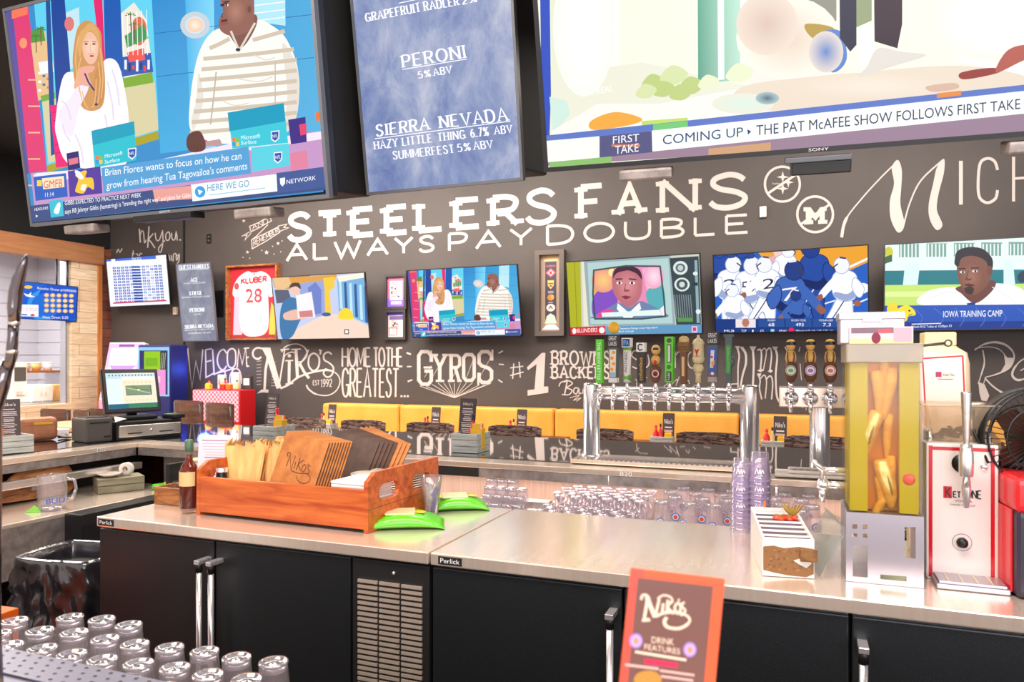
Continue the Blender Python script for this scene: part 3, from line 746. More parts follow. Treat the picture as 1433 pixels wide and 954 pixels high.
# ------------------------------------------------------------------ stools with wooden backs
def make_stool(label, wood, top=1.10, w=.44):
    t = thing('bar_stool', label, 'stool')
    n = 9; g = G(); vs = []; fs = []
    for j, (y, zz) in enumerate(((0, top - .26), (0, top), (.022, top), (.022, top - .26))):
        for k in range(n):
            a = (k / (n - 1) - .5); vs.append((a * w, y + .05 - .16 * a * a + .0, zz - (.012 if abs(a) > .45 else 0) * (1 if zz == top else 0)))
    for j in range(4):
        for k in range(n - 1): fs.append((j * n + k, j * n + k + 1, ((j + 1) % 4) * n + k + 1, ((j + 1) % 4) * n + k))
    fs.append([0, n, 2 * n, 3 * n]); fs.append([n - 1, 2 * n - 1, 3 * n - 1, 4 * n - 1])
    g.add(vs, fs).build('backrest', wood, t)
    zs = top - .36
    G().box(-w / 2, w / 2, -.42, .0, zs - .04, zs, bev=.015).build('seat', wood, t)
    for sx in (-1, 1):
        G().tube([(sx * w * .44, .04, top - .03), (sx * w * .44, .0, zs), (sx * w * .46, .05, 0)], .013, 8).build('leg', 'black_plastic', t)
        G().tube([(sx * w * .42, -.38, zs - .02), (sx * w * .46, -.42, 0)], .013, 8).build('leg', 'black_plastic', t)
    G().tube([(-w * .45, -.4, .3), (w * .45, -.4, .3)], .01, 8).build('footrest', 'black_plastic', t)
    return t
YS = 5.32
st = ['in front of the swash lettering', 'behind the leather menus', 'behind the tall menu caddy', 'below the framed logos', 'beside the first tower post', 'between the beer tower posts', 'beside the four-tap tower']
s0 = make_stool('dark wooden bar stool back', 'stool_wood_reflections'); first = True
for k, px in enumerate((424, 506, 600, 719, 845, 990, 1146)):
    x = at(px, 600, Y=YS).x
    lab = 'dark bar stool with painted-on reflections across the counter, ' + st[k]
    if first: s0.location = (x, YS, 0); s0.rotation_euler = (0, 0, 0); s0['label'] = lab; s0['group'] = 'stools across the bar'; first = False
    else: dup(s0, (x, YS, 0), random.uniform(-.06, .06), lab, 'stools across the bar')
# dining corner by the kitchen
hc = make_stool('x', 'chair_wood', 1.19, .42); hc.name = 'high_chair'; hc['category'] = 'chair'
spots = [(266, 575, 5.95, R(176), 'high brown chair with black frame just behind the till screen'), (310, 570, 5.75, R(170), 'high brown chair with black frame in front of the red stand'),
         (80, 575, 5.75, R(184), 'brown chair at the pale table beneath the serving opening'), (126, 568, 5.75, R(182), 'brown chair below the white lottery kiosk'), (156, 580, 4.7, R(196), 'high brown chair behind the receipt printer'),
         (60, 605, 4.0, R(90), 'brown chair tucked up to the bar beside the tan pouch')]
for k, (px, py, y, rz, lab) in enumerate(spots):
    x = at(px, py, Y=y).x
    if k == 0: hc.location = (x, y, 0); hc.rotation_euler = (0, 0, rz); hc['label'] = lab; hc['group'] = 'chairs in the dining corner'
    else:
        d = dup(hc, (x, y, 0), rz, lab, 'chairs in the dining corner')
        if k in (2, 3): d.scale = (1, 1, .9)
        if k == 5: d.scale = (1, 1, .84)
p = at(104, 575, Y=5.0); pub_table(p.x, 5.0, .8, .5, 1.0, 'table_wood', 'pale wooden high table below the kitchen opening', 'pale dining tables')
p = at(16, 575, Y=4.4); pub_table(p.x, 4.4, .8, .5, 1.0, 'white_plastic', 'white-topped table before the kitchen opening', 'pale dining tables')

# red condiment stand by the back wall
a, b = at(270, 560, Y=6.7).x, at(336, 560, Y=6.7).x
t = thing('condiment_stand', 'red stand with a pink checked front beside the lettering', 'stand', ((a + b) / 2, 6.7, 0))
w = b - a; zt = at(300, 545, Y=6.7).z
G().box(-w / 2, w / 2, 0, .26, 0, zt, bev=.01).build('cabinet', 'red_paint', t)
G().box(-w / 2 + .005, w / 2 - .02, -.006, .0, .9, zt - .01).build('checked_cloth', 'pink_check', t)
xs_ = [-.2, -.05, .1, .22]
for i, (dx, h, m1, m2) in enumerate(((-.22, .12, 'red_plastic', 'black_plastic'), (.02, .13, 'red_plastic', 'black_plastic'), (.2, .11, 'amber_label', 'black_plastic'))):
    sauce_bottle(['red sauce bottle at the near end of the red stand', 'red sauce bottle in the middle of the red stand', 'amber sauce bottle at the far end of the red stand'][i], (a + b) / 2 + dx, 6.82, zt + .001, h, .026, m1, m2)
for i, (dx, w_, h_) in enumerate(((-.12, .1, .17), (.09, .11, .2), (.27, .12, .16))):
    o = Canvas(eps=.0004, base=.004); o.down = False
    t = thing('napkin_dispenser', ['white napkin holder near the blue-lit corner on the red stand', 'tall white napkin holder on the red stand', 'dark sign card on the far end of the red stand'][i], 'holder', ((a + b) / 2 + dx, 6.9, zt + .001))
    G().box(-w_ / 2, w_ / 2, 0, .05, 0, h_, bev=.008).build('holder_body', ['white_plastic', 'white_plastic', 'card_dark'][i], t)
    G().box(-w_ * .35, w_ * .35, -.004, .002, h_ * .3, h_ * .8).build('face_plate', ['chrome', 'paper', 'paper'][i], t)
for i, dx in enumerate((-.17, .05, .14)):
    packet_cup(['yellow packet holder near the blue-lit corner on the red stand', 'yellow packet holder in the middle of the red stand', 'orange packet holder by the amber bottle on the red stand'][i], (a + b) / 2 + dx, 6.76, zt + .001, .07, .06, ['yellow_plastic', 'red_plastic', 'orange_plastic'][i])

# lottery kiosks in the corner
p = at(158, 500, Y=6.5)
t = thing('lottery_kiosk', 'white and pink upright kiosk beside the timber wall', 'kiosk', (p.x, 6.55, 0), R(10))
zk = at(160, 478, Y=6.55).z
G().box(-.26, .26, .0, .5, 0, zk - .72, bev=.02).build('cabinet', 'pink_plastic', t)
bd = G(); bd.M = mtx((0, .0, zk - .72), 0, R(-14)); bd.box(-.25, .25, 0, .1, 0, .74, bev=.012)
bd.build('display_board', 'white_plastic', t)
c = Canvas(eps=.0006, base=.003); c.down = False
c.rect(-.24, .02, .24, .72, (208, 168, 226)); c.rect(-.2, .4, .2, .66, (250, 246, 252), 1); c.rect(-.2, .06, .2, .36, (252, 250, 250), 1); c.poly([(-.2, .44), (.2, .44), (.1, .36), (-.1, .36)], (176, 138, 214), 2)
c.rect(-.22, .08, -.205, .34, (60, 50, 70), 2); c.rect(-.2, .06, .2, .12, (246, 170, 200), 2); c.rect(-.1, .68, .12, .71, (120, 80, 150), 2)
o = c.build('ticket_face', 'gloss_print', t); o.matrix_local = mtx((0, 0, zk - .72), 0, R(-14))
p = at(215, 500, Y=6.6)
zk = at(221, 482, Y=6.6).z
t = thing('game_kiosk', 'blue game kiosk with green and pink screen beside the dark wall', 'kiosk', (p.x, 6.6, 0), R(4))
G().box(-.24, .24, 0, .3, 0, zk, bev=.02).build('cabinet', 'navy_plastic', t)
c = Canvas(eps=.0006, base=.002); c.down = False
c.rect(-.235, zk - .62, .235, zk - .03, (150, 205, 240)); c.rect(-.21, zk - .6, .21, zk - .07, (48, 50, 110), 1)
c.rect(-.14, zk - .3, .1, zk - .08, (150, 200, 30), 2); c.rect(-.12, zk - .26, .06, zk - .16, (120, 180, 30), 3); c.rect(-.2, zk - .6, .18, zk - .3, (240, 150, 214), 2); c.rect(.1, zk - .3, .19, zk - .08, (60, 60, 50), 2)
c.rect(-.12, zk - .46, .1, zk - .38, (250, 200, 236), 3)
for k in range(3): c.line([(.11 + k * .025, zk - .29), (.13 + k * .025, zk - .1)], .008, (180, 190, 170), 3)
c.build('game_screen', 'lit_picture', t)
l = bpy.data.lights.new('blue_kiosk_glow', 'POINT'); l.energy = 4; l.specular_factor = 0; l.color = (.05, .12, 1); l.shadow_soft_size = .08
o = bpy.data.objects.new('blue_kiosk_glow', l); COL.objects.link(o); o.location = (p.x + .42, 6.98, 1.5)

# things in the kitchen
kx = -9.3
def kit(name, label, cat, px0, py0, px1, py1, X, m, extra=None):
    a, b = at(px0, py1, X=X), at(px1, py0, X=X)
    t = thing(name, label, cat, (X, (a.y + b.y) / 2, a.z)); w = abs(b.y - a.y) / 2; h = b.z - a.z
    G().box(-.3, 0, -w, w, 0, h, bev=.01).build('body', m, t)
    if extra: extra(t, w, h)
    return t
def doors(t, w, h):
    for s in (-1, 1):
        G().box(0, .012, (s - 1) * w / 2 + .01, (s + 1) * w / 2 - .01, .02, h - .02, bev=.003).build('door', 'white_plastic', t)
        G().box(.012, .03, s * .03 - .008, s * .03 + .008, h * .4, h * .6, bev=.003).build('handle', 'chrome', t)
def vents(t, w, h):
    G().box(0, .01, -w * .8, w * .8, h * .55, h * .9, bev=.003).build('window', 'grey_plastic', t); G().box(0, .02, -w * .6, w * .6, h * .2, h * .3, bev=.003).build('handle', 'chrome', t)
g0 = at(50, 560, X=kx)
t = thing('prep_counter', 'white kitchen prep counter inside the serving opening', 'counter', (kx, 6.2, 0))
G().box(-.5, .25, -1.9, 1.2, 1.0, 1.06, bev=.01).build('worktop', 'kitchen_steel', t); G().box(-.48, .2, -1.85, 1.15, 0, 1.0).build('cabinet', 'white_plastic', t)
def onc(px0, py0, px1): return px0, py0, px1, HY + (EYE - 1.061) * F / ((-kx) / 1.0) , kx
def kit2(name, label, cat, px0, px1, py0, m, X=kx, extra=None):
    a, b = at(px0, 540, X=X), at(px1, 540, X=X); zt = at((px0 + px1) / 2, py0, X=X).z; w = abs(b.y - a.y) / 2
    t = thing(name, label, cat, (X, (a.y + b.y) / 2, 1.061))
    G().box(-.3, 0, -w, w, 0, zt - 1.061, bev=.01).build('body', m, t)
    if extra: extra(t, w, zt - 1.061)
    return t
kit2('ice_machine', 'tall pale appliance on the kitchen counter', 'appliance', 18, 38, 508, 'white_plastic', extra=vents)
kit2('storage_cabinet', 'low white cabinet with two doors on the kitchen counter', 'cabinet', 44, 74, 538, 'white_plastic', X=kx + .1, extra=doors)
kit2('cardboard_box', 'brown box by the steel post on the kitchen counter', 'box', 75, 96, 538, 'kraft', extra=lambda t, w, h: G().box(-.2, .004, -w * .1, w * .1, 0, h + .003).build('tape', 'amber_label', t))
t = thing('wall_shelf', 'brown shelf of supplies in the kitchen', 'shelf', (-9.75, 6.75, 1.44))
G().box(-.2, .15, -.55, .5, 0, .03).build('board', 'olive_wood', t)
for y in (-.5, .45): G().box(-.2, .1, y - .012, y + .012, -.38, 0).build('bracket', 'kitchen_steel', t)
for i, (dy, m_) in enumerate(((-.42, 'pink_plastic'), (-.3, 'yellow_plastic'), (-.14, 'pink_plastic'), (.02, 'amber_label'), (.18, 'kraft'), (.34, 'white_plastic'))):
    o = thing('food_tub', 'small %s tub on the brown kitchen shelf' % ['lilac', 'yellow', 'second lilac', 'tan', 'brown', 'white'][i], 'tub', (-9.75, 6.75 + dy, 1.471))
    G().lathe([(.001, 0), (.05, 0), (.058, .1), (.001, .1)], 12).build('tub', m_, o); G().lathe([(.062, .1), (.062, .115), (.001, .115)], 12).build('lid', 'white_plastic', o)
# ------------------------------------------------------------------ televisions
def tv(label, M, w, h, pix, bez=.012, depth=.05, frame='bezel_black', wallY=None, name='television'):
    t = thing(name, label, 'television', M=M)
    g = G()
    for a in ((-w / 2, -w / 2 + bez, -h / 2, h / 2), (w / 2 - bez, w / 2, -h / 2, h / 2), (-w / 2 + bez, w / 2 - bez, -h / 2, -h / 2 + bez), (-w / 2 + bez, w / 2 - bez, h / 2 - bez, h / 2)):
        g.box(a[0], a[1], -.006, .02, a[2], a[3])
    g.build('bezel', frame, t)
    G().box(-w / 2 + .01, w / 2 - .01, .02, depth, -h / 2 + .01, h / 2 - .01, bev=.008).add([], []).build('back_shell', 'black_plastic', t)
    pix(t, w - 2 * bez, h - 2 * bez)
    if wallY is not None:
        d = wallY - M.translation.y
        b = G(); b.box(-.2, .2, d - .02, d, -.16, .16); b.box(-.05, .05, depth * .5, d - .01, -.06, .06)
        b.M = None
        o = b.build('wall_bracket', 'black_plastic', t); setw(o, Mx.Translation(M.translation))
    return t
WK = .9865   # wall sets hang this much nearer than their brackets' plane
def wmtx(x, z, yaw, tilt): return mtx((x * WK, 7.05 * WK, EYE + (z - EYE) * WK), yaw, tilt)
# --- the morning show picture, traced once and used on both sets that show it
BIGM = mtx((-2.469, 2.25, 2.703), 0, .1349); BIGW = 1.6385
def show(cv, full):
    cv.z = (0, 0, 2.9806)
    p, e, r, l, tx = cv.poly, cv.ell, cv.rect, cv.line, cv.text
    p('40,-330 1300,-330 1350,800 120,930', (58, 140, 200))
    p('25,40 60,28 128,722 112,728', (96, 84, 160), 1)
    p('52,32 118,20 196,712 122,722', (222, 64, 116), 1); p('40,-330 110,-330 116,60 50,80', (240, 120, 90), 1); e(98, 180, 16, 22, (240, 150, 110), 2)
    for k in range(5): r(118, 330 + k * 110, 168, 336 + k * 110, (250, 180, 150), 2)
    p('116,-330 640,-330 662,560 196,690', (98, 206, 236), 1)
    p('130,180 190,130 226,400 160,420', (230, 190, 140), 2); p('130,130 180,110 190,170 130,180', (90, 150, 70), 2); p('160,260 220,250 226,300 170,310', (236, 240, 240), 2)
    p('500,60 560,10 610,80 640,300 520,330', (232, 226, 214), 2); e(580, 130, 34, 60, (220, 110, 80), 2); p('520,150 600,100 620,160 530,200', (70, 150, 90), 2)
    p('500,240 630,220 640,300 510,320', (60, 90, 170), 3); p('530,220 600,200 606,250 540,260', (236, 90, 80), 3)
    p('500,330 636,300 640,345 510,368', (126, 170, 56), 3)
    p('176,420 646,340 662,540 204,680', (214, 204, 160), 2); p('170,400 230,385 232,410 176,425', (120, 170, 70), 3)
    p('196,690 660,545 664,580 200,720', (170, 160, 40), 3)
    p('196,-330 245,-330 305,430 236,440', (34, 70, 150), 4); p('355,-330 412,-330 440,260 420,262', (226, 40, 110), 4); p('425,-330 490,-330 515,300 440,260', (30, 90, 176), 4)
    p('180,-330 196,-330 236,640 214,650', (40, 80, 150), 4); p('260,60 330,30 340,260 280,300', (190, 226, 236), 3); e(290, 100, 20, 30, (220, 120, 120), 4)
    p('616,-330 1310,-330 1345,560 670,640', None, 5, cols=[(36, 120, 196), (60, 160, 214), (90, 176, 220), (70, 170, 220)])
    p('760,-330 890,-330 900,620 800,630', None, 6, cols=[(70, 170, 226), (110, 206, 240), (150, 220, 244), (90, 190, 232)])
    for k in range(3): l([(640 + k * 8, -40 + k * 180), (1310, -120 + k * 180)], 2.5, (30, 100, 160), 7)
    e(815, 105, 62, 56, (196, 206, 214), 7); e(815, 105, 36, 32, (255, 214, 190), 8)
    p('1060,-330 1188,-330 1192,108 1062,90', (176, 226, 240), 7)
    for k in range(5): l([(1062, -40 + k * 32), (1190, -56 + k * 32)], 4, (246, 250, 250), 8)
    p('1240,560 1345,545 1368,770 150,900 130,722 560,690 960,600', (196, 150, 196), 9)
    p('150,722 560,690 960,600 1345,548 1348,580 960,640 560,720 160,760', (238, 226, 240), 10)
    e(815, 105, 40, 36, (206, 226, 236), 8); cv.soft(815, 105, 34, 30, (255, 236, 214), (250, 196, 170), 9)
    for x, y in ((150, 150), (170, 120), (545, 60), (560, 100)):
        l([(x, y), (x + 3, y + 70)], 4, (120, 90, 60), 3); [l([(x, y), (x + 22 * math.cos(q), y - 16 * math.sin(q) + 6)], 4, (70, 130, 60), 3) for q in (.1, .8, 1.6, 2.4, 3.1)]
    for k in range(7): r(520 + k * 16, 250 + (k % 3) * 12, 530 + k * 16, 290 + (k % 2) * 8, ((230, 236, 246), (40, 60, 120), (226, 80, 70))[k % 3], 4); r(160 + (k % 3) * 18, 300 + k * 12, 172 + (k % 3) * 18, 310 + k * 12, ((250, 250, 246), (60, 120, 170), (236, 120, 80))[k % 3], 3)
    for k in range(6): l([(512 + k * 20, 60 - k * 4), (516 + k * 20, 230)], 2.5, (250, 250, 250), 3)
    # pink chairs, woman
    p('210,440 250,436 270,560 300,690 236,700', (232, 40, 120), 10); p('870,480 900,470 900,600 850,600', (232, 40, 130), 10)
    p('370,86 330,110 312,180 306,280 330,420 372,462 430,440 440,330 428,210 420,130', (206, 150, 92), 12, sm=True)
    p('300,300 262,330 236,480 238,570 300,690 520,690 540,520 520,360 490,260 440,250 400,330 350,330', (248, 240, 248), 11, sm=True)
    p('345,170 356,140 390,138 412,180 410,230 396,262 372,266 350,230', (238, 186, 160), 13, sm=True)
    p('352,120 380,96 412,130 420,200 404,150 376,130 350,170 338,240 326,200 334,140', (220, 168, 104), 14, sm=True)
    e(362, 184, 7, 3.5, (80, 60, 60), 14); e(394, 184, 7, 3.5, (80, 60, 60), 14); e(385, 234, 9, 5, (190, 90, 90), 14)
    p('340,282 396,276 388,300 370,310 384,360 340,356 312,370 320,320', (234, 170, 150), 15, sm=True); l('356,306 372,344 396,378', 7, (60, 60, 110), 16)
    p('246,480 300,400 340,340 372,364 330,460 300,570', (238, 228, 242), 14, sm=True); p('400,300 432,280 440,380 420,440 396,400', (200, 140, 84), 14, sm=True)
    cv.soft(382, 200, 30, 48, (250, 212, 190), (238, 186, 160), 13); l('368,226 386,222 398,228', 2.5, (206, 140, 124), 14); l('380,186 378,214 386,216', 2.5, (216, 156, 134), 14); l('352,176 372,174', 3, (150, 100, 70), 14); l('386,174 404,176', 3, (150, 100, 70), 14)
    for q in ('330,150 318,260 340,400', '346,380 356,430 372,455', '420,200 432,320 424,410', '404,330 400,410 388,450', '412,260 420,340 410,430', '340,240 326,330 346,420'): l(q, 4, (232, 184, 122), 15, sm=True)
    for q in ('256,420 280,440 300,500', '470,290 490,360 500,440', '450,340 470,430 476,500', '316,560 340,620 350,680', '440,480 450,540 446,600', '262,520 276,560 296,590'): l(q, 6, (224, 212, 232), 15, sm=True)
    e(404, 436, 7, 5, (60, 60, 90), 16); l('404,400 404,432', 2, (80, 80, 100), 16)
    for k in range(6): l([(222 + k * 2, 470 + k * 34), (262 + k * 4, 462 + k * 34)], 3, (190, 20, 90), 10)
    # man
    p('920,-20 932,50 914,90 926,132 976,150 1050,120 1062,20 1040,-60 960,-70', (146, 98, 86), 13, sm=True)
    p('950,120 1060,60 1070,110 1010,200 960,150', (130, 86, 76), 12, sm=True); e(1040, 38, 14, 22, (140, 92, 80), 14); p('926,84 950,80 950,96 924,100', (80, 46, 46), 14); p('920,20 950,10 956,20 924,28', (60, 36, 36), 14)
    sh = '880,140 960,120 1000,200 1068,88 1140,110 1200,170 1246,300 1240,480 1180,560 960,600 830,570 790,500 820,260'
    p(sh, (246, 242, 236), 11, sm=True)
    for k in range(9):
        y = 176 + k * 44
        xl = 858 - k * 8; xr = 1216 + min(24, k * 12)
        if k in (0,): xl, xr = 876, 960
        l([(xl, y + 26), ((xl + xr) / 2, y + 8), (xr, y - 14)], 17, (206, 192, 172), 12, sm=True)
        if k == 0: l([(1056, 168), (1190, 130)], 17, (206, 192, 172), 12)
    l('965,130 1000,212 1066,96', 9, (222, 210, 196), 14); l('904,300 892,420 880,520', 6, (190, 178, 160), 14); l('1150,260 1150,440', 5, (196, 184, 168), 14)
    p('790,560 836,548 860,600 850,628 800,634 780,604', (100, 62, 56), 14, sm=True); p('860,590 920,580 930,606 860,612', (190, 150, 150), 14)
    cv.soft(985, 50, 44, 60, (178, 126, 110), (146, 98, 86), 13); l('932,56 924,70 932,74', 4, (104, 66, 58), 15); e(948, 22, 8, 5, (240, 230, 226), 15); e(946, 22, 4, 5, (40, 26, 26), 16); l('934,10 960,6', 5, (60, 36, 34), 15); e(1042, 40, 7, 13, (112, 72, 64), 15); p('924,96 948,90 952,100 926,106', (150, 80, 76), 15, sm=True)
    p('1180,180 1246,300 1240,480 1190,550 1200,380', (226, 218, 208), 11, sm=True); p('830,300 820,420 800,500 812,540 850,420', (228, 220, 210), 11, sm=True); e(995, 208, 10, 7, (50, 50, 60), 15)
    for q in ('1000,330 1080,340 1140,320', '930,420 980,440 1040,430', '1060,230 1110,250 1150,240'): l(q, 5, (222, 212, 198), 13, sm=True)
    for k in range(4): l([(800 + k * 14, 606), (796 + k * 14, 632)], 4, (92, 56, 50), 15)
    # laptops and mugs
    p('384,546 562,506 572,668 398,700', (44, 190, 204), 16); p('384,546 562,506 566,560 390,606', (26, 158, 186), 17)
    p('952,470 1186,430 1204,596 972,620', (60, 196, 214), 16); p('952,470 1186,430 1192,506 960,548', (20, 154, 188), 17); p('1050,616 1206,598 1216,690 1056,716', (90, 206, 222), 16)
    for x, y, s in ((402, 650, 1), (972, 576, 1)):
        for k, c in enumerate(((240, 120, 60), (130, 190, 60), (60, 150, 220), (250, 200, 60))): r(x + (k % 2) * 15, y + (k // 2) * 18, x + 13 + (k % 2) * 15, y + 15 + (k // 2) * 18, c, 18)
    tx('Microsoft', (440, 660), (514, 644), 16, (240, 250, 252), 18); tx('Surface', (440, 684), (502, 672), 16, (240, 250, 252), 18)
    tx('Microsoft', (1008, 584), (1088, 574), 18, (240, 250, 252), 18); tx('Surface', (1008, 604), (1072, 598), 16, (240, 250, 252), 18)
    for x, y in ((554, 640), (1150, 568), (1162, 656)):
        p([(x - 18, y - 20), (x + 18, y - 24), (x + 17, y + 10), (x, y + 26), (x - 17, y + 14)], (236, 240, 248), 18); p([(x - 14, y - 16), (x + 14, y - 19), (x + 13, y + 8), (x, y + 20), (x - 13, y + 10)], (50, 80, 170), 19); tx('NFL', (x - 11, y + 8), (x + 11, y + 5), 14, (246, 246, 250), 20)
    p('280,640 330,630 338,700 288,712', (50, 44, 110), 17); p('288,664 328,656 330,680 292,690', (226, 120, 140), 18)
    p('1204,500 1276,488 1282,592 1216,602', (64, 44, 130), 17); p('1250,520 1280,514 1282,560 1256,566', (226, 70, 110), 18); p('1210,640 1280,626 1288,700 1216,712', (220, 130, 160), 17); p('1318,470 1335,466 1338,500 1322,510', (230, 120, 60), 14)
    # captions
    p('142,728 278,712 286,820 152,838', (52, 96, 190), 20); p('142,728 278,712 280,722 144,738', (230, 230, 240), 21); p('178,744 270,734 272,780 184,790', (248, 226, 190), 21); tx('GMFB', (186, 786), (264, 778), 32, (220, 80, 60), 22); r(158, 752, 178, 776, (250, 210, 70), 22); tx('11:14', (192, 822), (228, 818), 18, (246, 246, 250), 22)
    p('286,714 422,694 430,806 294,822', (86, 60, 156), 20)
    p('318,790 330,748 318,730 352,712 366,716 360,740 390,744 394,790 370,780 352,806 322,802', (246, 196, 60), 21, sm=True); p('316,712 336,716 352,742 340,748 324,736', (250, 246, 240), 22, sm=True); p('344,770 366,768 356,796 338,792', (250, 240, 230), 22)
    p('426,700 1040,612 1050,724 436,806', (86, 158, 210), 20)
    tx('Brian Flores wants to focus on how he can', (442, 734), (1010, 664), 30, (250, 252, 252), 21); tx("grow from hearing Tua Tagovailoa's comments", (448, 788), (1034, 706), 30, (250, 252, 252), 21)
    p('120,860 1350,700 1362,792 130,930', (62, 80, 130), 20); p('640,792 800,774 804,830 650,840', (230, 160, 150), 21)
    p('208,838 264,830 270,900 216,908', (60, 190, 214), 21); p('228,884 244,848 256,850 248,890', (236, 246, 250), 22, sm=True)
    tx('HEADLINES', (148, 880), (204, 872), 12, (246, 246, 250), 21); p('152,896 162,900 154,908', (246, 246, 250), 21)
    tx('GIBBS EXPECTED TO PRACTICE NEXT WEEK', (274, 856), (592, 822), 18, (250, 250, 252), 21); tx('says RB Jahmyr Gibbs (hamstring) is "trending the right way" and plans for Gibbs', (274, 892), (800, 822), 19, (250, 250, 252), 21)
    p('800,770 1156,726 1160,798 806,840', (240, 246, 250), 22); e(838, 800, 22, 24, (60, 160, 220), 23); p('828,790 850,798 834,814', (240, 246, 250), 24)
    tx('HERE WE GO', (868, 798), (1042, 778), 28, (70, 150, 190), 23); l('876,814 1110,784', 3, (150, 190, 214), 23)
    p('1156,722 1352,696 1360,780 1162,806', (70, 90, 150), 21); p('1170,744 1192,740 1192,764 1182,778 1172,768', (236, 240, 248), 22); tx('NETWORK', (1198, 768), (1320, 750), 18, (246, 248, 252), 22)
big_map = onto(BIGM)
HB = 1.6385 * 9 / 16 + .03
def clipbox(cv, x0, x1, z0, z1):
    """keep the drawing inside the glass"""
    bm = bmesh.new(); lay = bm.loops.layers.float_color.new('Col')
    vs = [bm.verts.new(v) for v in cv.v]
    for f, c in zip(cv.f, cv.c):
        try: q = bm.faces.new([vs[i] for i in f])
        except ValueError: continue
        for k, lp in enumerate(q.loops): lp[lay] = c[k] if isinstance(c[0], (tuple, list)) else c
    for co, no in (((x0, 0, 0), (-1, 0, 0)), ((x1, 0, 0), (1, 0, 0)), ((0, 0, z0), (0, 0, -1)), ((0, 0, z1), (0, 0, 1))):
        bmesh.ops.bisect_plane(bm, geom=bm.verts[:] + bm.edges[:] + bm.faces[:], plane_co=co, plane_no=no, clear_outer=True)
    return bm, lay
def picture(cv, t, w, h, name='screen', m='lit_picture', label=None):
    bm, lay = clipbox(cv, -w / 2, w / 2, -h / 2, h / 2)
    me = bpy.data.meshes.new(name); bm.to_mesh(me); bm.free(); me.materials.append(MATS[m])
    o = bpy.data.objects.new(name, me); COL.objects.link(o); o.parent = t
    if label: o['label'] = label
    return o
def pix_big(t, w, h):
    cv = Canvas(big_map, eps=.00015); show(cv, True); picture(cv, t, w, h, label='lit sports talk show picture')
def soundfeet(t, w, h, xs, m='dull_steel'):
    for x in xs:
        G().box(x - .09, x + .09, -.02, .07, -h / 2 - .05, -h / 2 - .012, bev=.008).build('mounting_foot', m, t)
def ceiling_mount(t, M, h, back=.34, w=1.0):
    """black box housing behind the set and the pole that carries it"""
    loc = M.translation; I = M.inverted()
    o = G().box(-w / 2, w / 2, .075, back, -h * .46, h * .5, bev=.01).build('mount_housing', 'soft_black', t)
    o = G().tube([(0, .24, 0), (0, .24, ZC - loc.z)], .03, 12).build('ceiling_pole', 'black_plastic', t); setw(o, Mx.Translation(loc))
t = tv('large hanging television with a two-host talk show, above the till', BIGM, BIGW, HB, pix_big, bez=.014, depth=.07, frame='bezel_grey')
soundfeet(t, BIGW, HB, (-.5, .46)); ceiling_mount(t, BIGM, HB, .4, 1.5)
G().box(-.16, .16, -.03, .05, -HB / 2 - .028, -HB / 2 - .002, bev=.004).build('speaker_strip', 'black_plastic', t)
c = Canvas(eps=.0002, base=.0075); c.down = False; c.text('SONY', (-.03, -HB / 2 + .004), (.03, -HB / 2 + .004), .008, (200, 200, 206)); c.build('badge', 'print', t)
# --- beer menu screen, upright
MM = mtx((-1.3218, 2.5, 2.910), 0, .1586); MW, MH = .693, 1.232
mmap = onto(MM)
def pix_menu(t, w, h):
    g = G(); g.add([(-w / 2, -.001, -h / 2), (w / 2, -.001, -h / 2), (w / 2, -.001, h / 2), (-w / 2, -.001, h / 2)], [(0, 1, 2, 3)]); g.build('screen', 'lit_mottle', t)
    cv = Canvas(mmap, eps=.0003, base=.002); cv.z = (440, 0, 3.408); WH = (250, 250, 254)
    st = lambda s, q, w_: cv.strokes(s, q, w_, WH, 1, serif=.95, contrast=.55, gap=.34)
    st('GRAPEFRUIT', '248,104 508,56 500,14 244,66', 8); st('RADLER', '528,52 690,24 684,-12 522,10', 8); st('2%', '708,22 776,8 770,-26 704,-14', 8)
    cv.line('404,16 500,-4', 4, WH, 1)
    st('PERONI', '426,322 722,276 712,216 418,266', 11); cv.line('420,332 728,282', 4, WH, 1)
    st('5%', '498,374 556,364 552,334 494,344', 7); st('ABV', '572,362 656,348 652,314 566,330', 7)
    st('SIERRA', '300,651 548,617 544,561 296,597', 11); st('NEVADA', '604,610 924,575 912,514 598,555', 11); cv.line('290,662 936,578', 4, WH, 1)
    st('HAZY', '290,712 398,698 394,660 286,676', 7); st('LITTLE', '424,695 562,677 558,639 420,658', 7); st('THING', '592,673 720,660 716,621 588,636', 7); st('6.7%', '750,655 832,646 828,606 744,616', 7); st('ABV', '862,641 944,632 940,596 858,604', 7)
    st('SUMMERFEST', '380,760 668,728 662,690 376,722', 7); st('5%', '686,724 746,716 742,682 682,688', 7); st('ABV', '764,714 852,704 846,668 758,678', 7)
    picture(cv, t, w, h, 'menu_lettering')
t = tv('upright beer menu screen on a mottled blue ground, hanging between two televisions', MM, MW, MH, pix_menu, bez=.011, depth=.06, frame='bezel_grey', name='menu_screen')
ceiling_mount(t, MM, MH, .4, .62)
